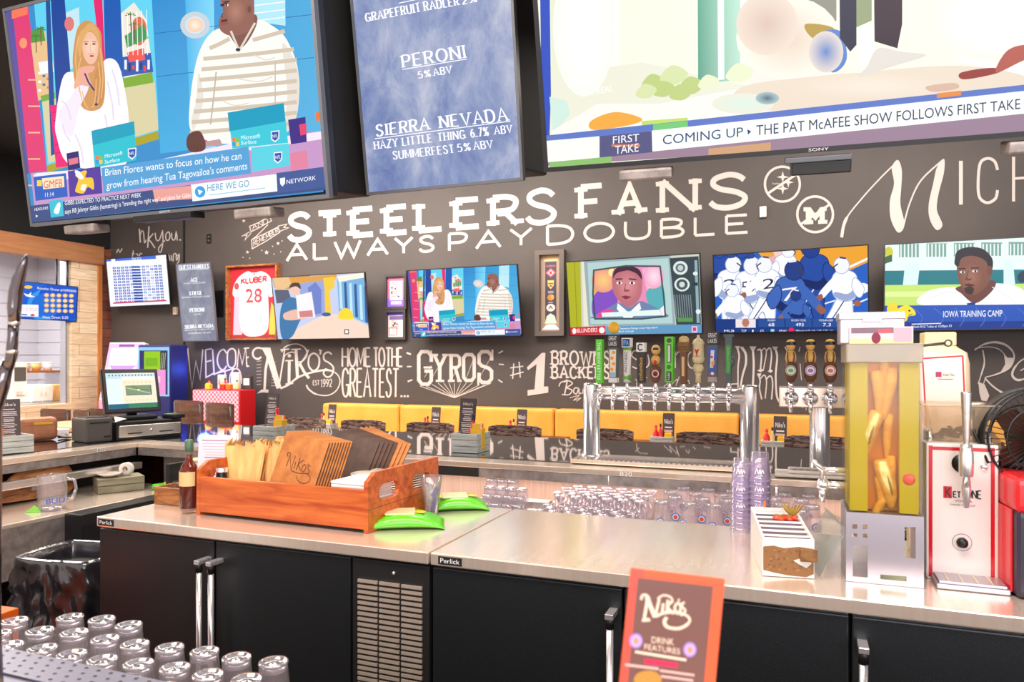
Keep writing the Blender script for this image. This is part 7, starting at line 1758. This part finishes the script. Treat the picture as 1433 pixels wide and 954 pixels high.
tri = tessellate_polygon([[V((x, z, 0)) for x, z in L] for L in [outer] + holes]); allp = outer + [p_ for L in holes for p_ in L]; n = len(allp)
g = G(); g.add([(x, 0, z) for x, z in allp] + [(x, .004, z) for x, z in allp], [tuple(f) for f in tri] + [tuple(i + n for i in f) for f in tri]); o = 0
for L in [outer] + holes:
    for i in range(len(L)): a_, b_ = o + i, o + (i + 1) % len(L); g.f.append((a_, b_, b_ + n, a_ + n)); g.m.append(0); g.s.append(False); g.c.append(None)
    o += len(L)
g.build('base_front', 'perforated', t)
g = G(); g.box(0, .004, .004, idp, 0, bh); g.box(iw - .004, iw, .004, idp, 0, bh); g.box(.004, iw - .004, .004, idp, bh - .004, bh); g.build('base_shell', 'perforated', t)
th = .478; e = .006; zt0 = bh
g = G()
for q_ in ((.004, .009, .004, idp - .004), (iw - .009, iw - .004, .004, idp - .004), (.009, iw - .009, .004, .009), (.009, iw - .009, idp - .009, idp - .004)): g.box(q_[0], q_[1], q_[2], q_[3], zt0, zt0 + th)
g.build('tank_wall', 'acrylic', t)
tx0, tx1 = iw * .29, iw * .70; ht = zt0 + .425
g = G(); g.box(.011, tx0, .011, idp - .011, zt0 + .004, ht); g.box(tx1, iw - .011, .011, idp - .011, zt0 + .004, ht); g.build('infusion', 'infusion', t)
G().box(tx0 + .0005, tx1 - .0005, .048, idp - .011, zt0 + .004, ht).build('amber_infusion', 'infusion_amber', t)
G().box(.0, iw, .0, idp, zt0 + th - .055, zt0 + th, bev=.004).build('tank_lid', 'frosted', t)
g = G(); g.box(tx0, tx1, .0095, .011, zt0 + .004, zt0 + th - .056); g.build('inner_tube', 'tube_amber', t)
peps = ((.26, .40, 6, .13, .017), (.74, .41, -4, .15, .016), (.5, .43, 10, .12, .012), (.34, .285, -16, .135, .022), (.78, .28, -8, .13, .013), (.5, .15, 8, .14, .023), (.78, .16, -6, .12, .013), (.3, .10, 12, .1, .012), (.6, .055, -20, .09, .012))
for k, (fx_, z, tl, l, r_) in enumerate(peps):
    x = tx0 + (tx1 - tx0) * fx_; aa = R(tl); g = G(); yy = .029 if r_ > .015 else .038
    pts = [(x + math.sin(aa) * s_ * l + .005 * math.sin(s_ * 4 + k), yy, zt0 + z - s_ * l * math.cos(aa)) for s_ in (0, .04, .25, .5, .75, .93, 1)]
    g.tube(pts, [r_ * .7, r_ * .95, r_, r_ * .95, r_ * .75, r_ * .42, r_ * .12], 12); pp = g.build('pickled_pepper', 'pepper', t)
    if r_ > .02:
        g = G(); g.tube([(x + math.sin(aa) * s_ * l + .005 * math.sin(s_ * 4 + k) + .004, yy - r_ * .93, zt0 + z - s_ * l * math.cos(aa)) for s_ in (.3, .45, .6, .7)], [.001, .0035, .003, .001], 6); g.build('slit', 'garnish_leaf', pp)
g = G(); g.sph((iw * .82, .0115, zt0 + .1), .017, (1, .2, 1), 12); g.build('red_pepper', 'strawberry', t)
fz = .262
g = G(); g.tube([(0, .05, fz), (-.05, .05, fz)], .011, 14); g.sph((-.058, .05, fz), .019, (1, 1, 1.1), 14); g.tube([(-.058, .05, fz), (-.062, .045, fz - .05)], [.012, .008], 12); g.tube([(-.058, .05, fz), (-.062, .02, fz + .05), (-.088, .0, fz + .075)], [.009, .008, .006], 10); g.tube([(0, .05, fz + .045), (-.06, .05, fz + .045)], .008, 12); g.build('spigot', 'chrome', t)
IMX = Mx.Translation((a.x, a.y, FT + .001)) @ Mx.Rotation(ia, 4, 'Z')
q = IMX @ V((.0, .07, zt0 + th + .001))
tt = thing('card_box', 'pale metal box with a small photo panel on top of the infusion tank', 'box', M=mtx((q.x - .012, q.y, q.z), ia))
G().box(0, .17, 0, .11, 0, .088, bev=.004).build('metal_box', 'perforated', tt); G().box(-.003, .173, -.003, .113, .07, .092, bev=.003).build('box_lid', 'perforated', tt); G().box(.06, .11, -.008, .0, .062, .08, bev=.002).build('clasp', 'steel', tt)
c = Canvas(eps=.0004, base=.012); c.down = False
c.rect(.025, .0, .19, .048, (226, 190, 200)); c.poly([(.025, .0), (.19, .0), (.19, .012), (.025, .016)], (206, 200, 150), 1); c.rect(.03, .03, .14, .046, (120, 96, 110), 1); c.ell(.095, .016, .012, .016, (120, 24, 60), 2); c.rect(.14, .004, .186, .044, (190, 160, 176), 1); c.rect(.1, .03, .135, .042, (190, 80, 90), 2)
c.build('photo_panel', 'print', tt); G().box(.025, .19, -.012, -.0035, -.0, .048).build('panel_board', 'white_plastic', tt)

# ------------------------------------------------------------------ vodka dispenser
a, b = at(1296, 809, Z=FT), at(1398, 819, Z=FT); va = math.atan2(b.y - a.y, b.x - a.x); vw = (b - a).length; vh = .39
t = thing('vodka_dispenser', 'white vodka dispenser with a red border and a tall chrome tap', 'dispenser', (a.x, a.y, FT + .001), va)
G().box(0, vw, 0, .24, 0, vh, bev=.006).build('cabinet', 'white_plastic', t)
c = Canvas(eps=.0003, base=.001); c.down = False
rd = (206, 26, 40)
c.rect(.004, .0, vw - .004, vh - .006, (240, 228, 222)); c.rect(.006, .006, .016, vh - .008, rd, 1); c.rect(vw - .02, .006, vw - .01, vh - .008, rd, 1); c.rect(.006, vh - .02, vw - .01, vh - .01, rd, 1)
zl = vh * .60; c.rect(vw * .24, zl, vw * .36, zl + .034, (200, 40, 50), 1); c.text('K', (vw * .27, zl + .004), (vw * .35, zl + .004), .027, (30, 24, 24), 2); c.strokes('ET', [(vw * .38, zl + .004), (vw * .48, zl + .004), (vw * .48, zl + .02), (vw * .38, zl + .02)], .003, (40, 34, 34), 2, serif=.6); c.strokes('ONE', [(vw * .56, zl + .004), (vw * .76, zl + .004), (vw * .76, zl + .026), (vw * .56, zl + .026)], .0034, (40, 34, 34), 2, serif=.8)
c.text('VODKA', (vw * .4, zl - .009), (vw * .64, zl - .009), .0065, (70, 60, 60), 2); c.text('FAMILY MADE', (vw * .34, zl - .02), (vw * .68, zl - .02), .0055, (110, 96, 96), 2)
cx, cz = vw * .5, vh * .285
c.line([(cx + .024 * math.cos(k * PI / 12), cz + .024 * math.sin(k * PI / 12)) for k in range(24)], .0013, (90, 84, 84), 2, closed=True); c.build('front_print', 'gloss_print', t)
G().lathe([(.001, -.018), (.012, -.018), (.0145, -.004), (.0145, 0)], 20, (cx, -.002, cz), axis='y').build('control_knob', 'black_plastic', t)
G().lathe([(.001, -.006), (.008, -.006), (.01, 0)], 16, (vw * .8, -.002, vh - .062), axis='y').build('lock', 'chrome', t)
tx_ = vw * .5; g = G(); zb_ = vh - .055
g.tube([(tx_, 0, zb_), (tx_, -.05, zb_)], .012, 14); g.lathe([(.016, -.028), (.018, -.02), (.018, .035), (.015, .045), (.015, .06), (.001, .062)], 20, (tx_, -.06, zb_)); g.lathe([(.0065, -.115), (.0085, -.1), (.012, -.06), (.009, -.028), (.016, -.026)], 18, (tx_, -.06, zb_)); g.build('tap', 'chrome', t)
G().lathe([(.007, .06), (.009, .09), (.0135, .2), (.0135, .205), (.001, .205)], 18, (tx_, -.06, zb_)).build('tap_lever', 'steel', t)
G().lathe([(.001, -.003), (.026, -.003), (.026, .001)], 20, (tx_, 0, zb_), axis='y').build('tap_collar', 'black_plastic', t)
G().box(.012, vw + .006, -.10, -.002, 0, .014, bev=.003).build('drip_base', 'perforated', t); G().box(.018, vw, -.095, -.004, .014, .022, bev=.002).build('drip_grate', 'perforated', t)
for k in range(4): G().box(.04 + k * .035, .043 + k * .035, -.09, -.01, .022, .0235).build('grate_bar', 'cream_resin', t)
VMX = Mx.Translation((a.x, a.y, FT + .001)) @ Mx.Rotation(va, 4, 'Z')
for s in (.012, vw - .02): g = G(); g.tube([(s, .02, vh), (s, .02, vh + .03), (s, .1, vh + .03), (s, .1, vh)], .006, 8); g.build('carry_handle', 'chrome', t)
q = VMX @ V((vw / 2, .12, vh + .002))
tt = thing('clear_tub', 'clear plastic tub holding coffee beans on the vodka dispenser', 'tub', M=mtx(q, va))
g = G(); vs = []
for (w_, d_, z) in ((.062, .075, 0), (.08, .09, .1), (.098, .102, .104), (.098, .102, .108)): vs += [(-w_, -d_, z), (w_, -d_, z), (w_, d_, z), (-w_, d_, z)]
fs = [(0, 3, 2, 1)] + [(j * 4 + i, j * 4 + (i + 1) % 4, j * 4 + 4 + (i + 1) % 4, j * 4 + 4 + i) for j in range(3) for i in range(4)]
g.add(vs, fs); g.build('tub_wall', 'tub_clear', tt)
o = G(); r2 = random.Random(2)
for k in range(130):
    x, y = r2.uniform(-.056, .05), r2.uniform(-.064, .064); zz = .006 + max(0, .03 * (1 - ((x - .02) / .06) ** 2)) * r2.uniform(.1, 1); o.sph((x, y, zz), .0055, (1.2, .8, .7), 8)
o = o.build('coffee_beans', 'coffee'); o.matrix_world = mtx((q.x, q.y, q.z + .001), va); o['kind'] = 'stuff'; tag(o, 'dark coffee beans in the clear tub', 'coffee beans')
q = VMX @ V((vw * .46, .325, 0))
tt = thing('juice_jug', 'cream plastic jug with a red-bordered label behind the vodka dispenser', 'jug', M=mtx((q.x - .005, q.y, FT + .001), va + R(3))); tt.scale = (1.04, 1.04, 1.025)
g = G(); n = 28; vs = []; fs = []
prof = [(.9, 0), (1, .01), (1, .52), (.98, .60), (.9, .635), (.62, .652), (.58, .656)]
for (k, z) in prof:
    for i in range(n):
        a_ = 2 * PI * i / n; ca, sa = math.cos(a_), math.sin(a_); vs.append((.082 * k * math.copysign(abs(ca) ** .45, ca), .07 * k * math.copysign(abs(sa) ** .45, sa), z))
for j in range(len(prof) - 1):
    for i in range(n): fs.append((j * n + i, j * n + (i + 1) % n, (j + 1) * n + (i + 1) % n, (j + 1) * n + i))
fs += [list(range(n)), list(range((len(prof) - 1) * n, len(prof) * n))]
g.add(vs, fs, 0, True); g.build('jug_body', 'jug_cream', tt); G().box(-.044, .044, -.04, .04, .656, .70, bev=.006).build('jug_cap', 'cream_resin', tt)
c = Canvas(eps=.0004, base=.071); c.down = False
c.rect(-.062, .3, .06, .6, (242, 226, 214)); c.line([(-.082, .585), (.052, .595)], .0045, rd, 1); c.line([(.052, .595), (.06, .38)], .0045, rd, 1); c.line([(-.055, .585), (-.045, .38)], .0045, rd, 1)
c.rect(-.02, .53, -.004, .546, (170, 50, 90), 2); c.text('Ketel One', (-.0, .533), (.03, .533), .009, (60, 44, 44), 2); c.rect(-.014, .522, .026, .525, (150, 130, 130), 2)
o = c.build('jug_label', 'print', tt); o.location = (0, 0, .03)
q2 = VMX @ V((-.03, .22, .62)); tt2 = thing('strainer_spoon', 'dark bar spoon with a ring end lying across the tank and jug', 'spoon', (q2.x, q2.y, q2.z))
tt2.matrix_world = Mx.Identity(4)
p0, p1_ = at(1286, 484, Y=2.47), at(1322, 480, Y=2.49); g = G(); g.tube([p0, p1_], .0042, 8); g.build('spoon_shaft', 'grey_plastic', tt2); g = G(); g.tube([(p1_.x + .009 + .009 * math.cos(k * PI / 8), p1_.y, p1_.z + .009 * math.sin(k * PI / 8)) for k in range(17)], .0028, 6, cap=False); g.build('ring_end', 'grey_plastic', tt2)
# ------------------------------------------------------------------ red cooler jar, fan
a = at(1411, 838, Z=FT)
t = thing('drink_cooler', 'red-topped drinks cooler with a dark body at the counter edge', 'cooler', (a.x + .02, a.y, FT + .001), R(4))
G().box(.0, .26, 0, .30, 0, .235, bev=.02, seg=3).build('body', 'cooler_dark', t); G().box(-.004, .264, -.004, .304, .225, .32, bev=.02, seg=3).build('red_top', 'red_plastic', t); G().box(-.006, .0, .03, .28, .01, .23, bev=.003).build('side_wrap', 'red_plastic', t)
c = Canvas(eps=.0005, base=.001); c.down = False
for k in range(16): c.poly(smooth([(rnd.uniform(.03, .2), rnd.uniform(.1, .22)) for _ in range(3)]), (220, 30, 60), 0)
c.poly([(.02, .228), (.25, .228), (.25, .2), (.2, .17), (.14, .2), (.09, .15), (.05, .19), (.02, .17)], (226, 30, 50), 1)
c.build('printed_pattern', 'print', t)
fc = at(1444, 612, Y=2.46)
t = thing('desk_fan', 'black caged desk fan on top of the red drinks cooler', 'fan', (fc.x, 2.46, fc.z), R(12))
rr = .135
for y0 in (-.05, .04):
    for q_ in (1, .66, .33):
        g = G(); g.tube([(rr * q_ * math.cos(k * PI / 24), y0 + (.012 if y0 > 0 else -.012) * (1 - q_), rr * q_ * math.sin(k * PI / 24)) for k in range(49)], .003, 6, cap=False); g.build('cage_ring', 'black_plastic', t)
g = G()
for k in range(48):
    a_ = 2 * PI * k / 48; sn, cs = math.sin(a_), math.cos(a_)
    g.tube([(rr * .2 * cs, -.06, rr * .2 * sn), (rr * .7 * cs, -.054, rr * .7 * sn), (rr * cs, -.05, rr * sn), (rr * 1.01 * cs, -.005, rr * 1.01 * sn), (rr * cs, .04, rr * sn)], .0013, 4)
g.build('cage_wires', 'black_plastic', t); t.children[-1]['kind'] = 'stuff'
G().lathe([(rr * 1.0, -.03), (rr * 1.04, -.03), (rr * 1.04, .03), (rr * 1.0, .03), (rr * 1.0, -.03)], 40, axis='y').build('cage_band', 'black_plastic', t)
for k in range(5):
    a_ = 2 * PI * k / 5; g = G(); pts = [(.02, -.01), (.05, -.035), (.1, -.03), (.115, .015), (.07, .03), (.02, .015)]
    vs = [(x * math.cos(a_) - z * math.sin(a_), -.02 + z * .5 - .002, x * math.sin(a_) + z * math.cos(a_)) for x, z in pts]; g.add(vs + [(x, y + .003, z) for x, y, z in vs], [list(range(6)), list(range(11, 5, -1))] + [(i, (i + 1) % 6, (i + 1) % 6 + 6, i + 6) for i in range(6)]); g.build('blade', 'dark_leather', t)
G().lathe([(.001, -.066), (.024, -.064), (.027, -.05), (.027, .1), (.001, .11)], 20, axis='y').build('motor_hub', 'black_plastic', t); G().lathe([(.001, -.068), (.014, -.067), (.014, -.064)], 16, axis='y').build('hub_badge', 'red_plastic', t)
zf = FT + .322 - fc.z
G().tube([(0, .08, 0), (0, .09, zf * .6), (0, .06, zf + .02)], .014, 10).build('fan_neck', 'black_plastic', t); G().lathe([(.001, zf), (.085, zf), (.08, zf + .018), (.001, zf + .022)], 24, (0, .05, 0)).build('fan_base', 'black_plastic', t)
pts = [(-.03, .1, zf + .06), (-.08, -.02, zf + .03), (-.135, -.05, zf + .02), (-.15, .0, zf + .1), (-.13, .05, zf + .16)]; g = G(); g.tube([(a_, b_, c_) for a_, b_, c_ in [(x, y, z) for x, y, z in pts]], .004, 6); g.build('power_cord', 'black_plastic', t)
q = at(1394, 645, Y=2.62); tt = thing('cutting_wedge', 'tan wooden wedge propped between the dispenser and the fan', 'wedge', (q.x, 2.64, FT + .001), R(0)); g = G(); g.prism([(-.03, 0), (.05, 0), (.05, .33), (-.012, .42), (-.03, .41)], 0, .02); g.build('wedge_board', 'table_wood', tt)
# ------------------------------------------------------------------ the near bar
BN = 1.05
t = thing('near_bar', 'pale wooden near bar top with a steel drip rail edge', 'bar', (0, 0, 0))
G().box(-3.2, 1.8, .2, .87, BN - .05, BN - .004).build('bar_top', 'wood_bar', t); G().box(-3.2, 1.8, .25, .3, 0, BN - .05).build('front_panel', 'redbrown_wood', t)
G().box(-3.2, .3, .872, .985, BN - .03, BN - .006, bev=.003).build('drip_rail', 'drip_steel', t)
# perforated mat on the rail
t = thing('drip_mat', 'grey perforated steel drip plate along the near bar edge', 'drip plate', (0, 0, BN - .005))
G().box(-2.4, -.75, .900, .980, 0, .004, bev=.0015).build('plate', 'drip_steel', t)
c = Canvas(eps=.0002, base=.0); c.down = False
for j in range(4):
    for k in range(52):
        x = -2.36 + k * .031 + (j % 2) * .0155; c.ell(x, .910 + j * .0195, .0045, .0033, (16, 16, 20), 0, 8)
o = c.build('perforation_holes', 'print', t); o.matrix_local = Mx.Translation((0, 0, .0043)) @ Mx.Rotation(R(-90), 4, 'X'); 
# drainboard and upturned pint glasses beyond it
t = thing('glass_rack', 'dark drainboard of upturned glasses below the near bar', 'rack', (0, 0, 0))
G().box(-2.6, -1.05, 1.0, 1.32, .81, .84, bev=.004).build('drainboard', 'soft_black', t)
for x in (-2.5, -1.09):
    for y in (1.04, 1.28): G().tube([(x, y, .81), (x, y, 0)], .02, 10).build('leg', 'steel', t)
pts = [(20, 868), (98, 863), (142, 866), (180, 874), (2, 882), (55, 882), (95, 880), (22, 897), (150, 892), (40, 905), (178, 899), (78, 903), (135, 908), (112, 920), (222, 904), (270, 909), (160, 924), (225, 924), (303, 914), (268, 933), (345, 921), (308, 940), (186, 936), (240, 950)]
ZG = .995
gl = None
for k, (px, py) in enumerate(pts):
    p = at(px, py, Z=ZG)
    if p.y < 1.035: p.y = 1.035
    p.y = min(p.y, 1.29)
    if gl is None:
        gl = thing('pint_glass', 'upturned clear pint glass on the near drainboard', 'glass', (p.x, p.y, .841), 0, 'pint glasses on the near drainboard')
        G().lathe([(.042, 0), (.0425, .003), (.0405, .02), (.029, .14)], 26).build('glass_wall', 'glass', gl)
        G().lathe([(.001, .134), (.0275, .136), (.0290, .142), (.0285, .147), (.0305, .151), (.0290, .155), (.0245, .1545), (.0215, .1505), (.012, .150), (.001, .1515)], 26).build('thick_base', 'thick_glass', gl)
        gl0 = [(p.x, p.y)]
    else:
        # keep neighbours apart
        for it in range(30):
            bad = [(x, y) for x, y in gl0 if math.hypot(p.x - x, p.y - y) < .0865]
            if not bad: break
            for x, y in bad:
                d = math.hypot(p.x - x, p.y - y) or 1e-3; s = (.087 - d) / d; p.x += (p.x - x) * s; p.y += (p.y - y) * s
            p.y = max(1.035, min(1.29, p.y))
        if any(math.hypot(p.x - x, p.y - y) < .084 for x, y in gl0): continue
        gl0.append((p.x, p.y)); dup(gl, (p.x, p.y, .841), k)
# card and caddy on the near bar
pc = at(926, 960, Y=.93)
card_w = .108
caddy(-.262 + .0, .83, BN - .003, .16, .11, .09, R(-2), 'whitewashed caddy on the near bar holding the drink features card')
M_ = mtx((at(918, 960, Y=.86).x, .83, BN + .012), R(21.5), R(-4), R(6.5))
t = thing('feature_card', 'orange-edged brown drink features card on the near bar', 'card', M=M_)
top = at(938, 817, Y=.83).z - (BN + .012); H_ = top / math.cos(R(6.5)) + .004
G().box(-.055, .055, 0, .004, 0, H_, bev=.0015, seg=1).build('board', 'card_orange', t)
c = Canvas(onto(M_), eps=.0003, base=.001); c.z = (860, 800, 6.193)
L_ = lambda a: P(a)
CR = (246, 222, 200)
cb = Canvas(eps=.0003, base=.0006); cb.down = False; cb.rect(-.055, 0, .055, H_, (232, 96, 56)); cb.rect(-.055, H_ * .4, -.04, H_, (224, 84, 70), 1); cb.rect(-.046, 0, .042, H_ - .010, (118, 80, 74), 1)
c.line('230,240 236,206 266,196 290,214 300,240', 20, CR, 1, sm=True); c.line('286,220 256,400', 26, CR, 1); c.line('276,212 350,390', 36, CR, 1); c.line('386,230 352,380', 22, CR, 1); c.poly('236,404 300,396 310,424 236,430', CR, 1)
c.line('370,230 420,200 480,214 500,250 470,280', 16, CR, 1, sm=True); c.line('420,270 410,360', 22, CR, 1); c.line('460,240 452,360', 24, CR, 1); c.line('500,250 460,300 510,360', 20, CR, 1, sm=True); c.line('540,270 520,300 530,350 560,350 570,300 556,270', 20, CR, 2, sm=True, closed=True); c.line('556,232 552,250', 16, CR, 1); c.line('606,262 580,276 590,306 610,330 596,364 566,370', 18, CR, 1, sm=True)
c.line('352,384 440,350 560,350 640,390 640,440 560,486 460,476 430,430 450,390', [24, 20, 26, 30], CR, 1, sm=True)
c.text('DRINK', (320, 612), (512, 632), 56, CR, 1); c.text('FEATURES', (258, 668), (566, 712), 50, CR, 1); c.line('176,688 620,760', 22, CR, 1); c.line('252,768 546,808', 46, (220, 40, 90), 1)
for x, y in ((184, 594), (650, 670)): c.ell(x, y, 58, 66, (170, 140, 220), 1); c.ell(x, y, 42, 48, (206, 176, 226), 2); c.ell(x, y, 22, 28, (236, 150, 110), 3)
c.line('90,800 380,836', 22, (222, 186, 180), 1); c.line('390,850 690,892', 20, (222, 186, 180), 1); c.line('400,900 680,938', 20, (222, 186, 180), 1); c.poly('190,880 290,850 380,880 390,960 180,960', (190, 140, 60), 1, sm=True)
for o_, m_ in ((cb, 'gloss_print'), ):
    o_.v += c.v; k0 = len(cb.v) - len(c.v)
    o_.f += [[i + k0 for i in f] for f in c.f]; o_.m += c.m; o_.s += c.s; o_.c += c.c; o_.has = True
bm, lay = clipbox(cb, -.055, .055, 0, H_)
me = bpy.data.meshes.new('printed_face'); bm.to_mesh(me); bm.free(); me.materials.append(MATS['gloss_print']); o = bpy.data.objects.new('printed_face', me); COL.objects.link(o); o.parent = t
# chrome tap on the near side, close to the lens
Yt = .83
T = lambda px, py: at(px, py, Y=Yt)
t = thing('tap_lever', 'dark chrome tap with a curved lever rising by the kitchen opening', 'tap', (0, 0, 0))
g = G(); pts = [T(x, y) for x, y in ((20, 452), (20, 430), (22, 408), (27, 388), (33, 370), (38, 356))]; g.tube(pts, [.0085, .0105, .0108, .0092, .0062, .0025], 16); g.build('lever', 'dark_chrome', t)
g = G(); c0 = T(19, 465); pts = [T(19, 452), T(18, 470), T(16, 498), T(11, 515)]; g.tube(pts, [.0085, .0080, .0090, .0085], 16); g.build('lever_collar', 'dark_chrome', t)
for x, y in ((20, 452), (17, 492)):
    q = T(x, y); g = G(); g.sph(tuple(q), .0098, (1, 1, .5), 16); g.build('lever_ring', 'steel', t)
g = G(); q = T(-6, 570); g.tube([T(12, 505), T(2, 540), T(-8, 575), V((T(-12, 600).x, Yt, BN + .12)), V((T(-14, 600).x, Yt, BN))], [.0085, .0125, .012, .014, .02], 16); g.build('tap_stem', 'dark_chrome', t)
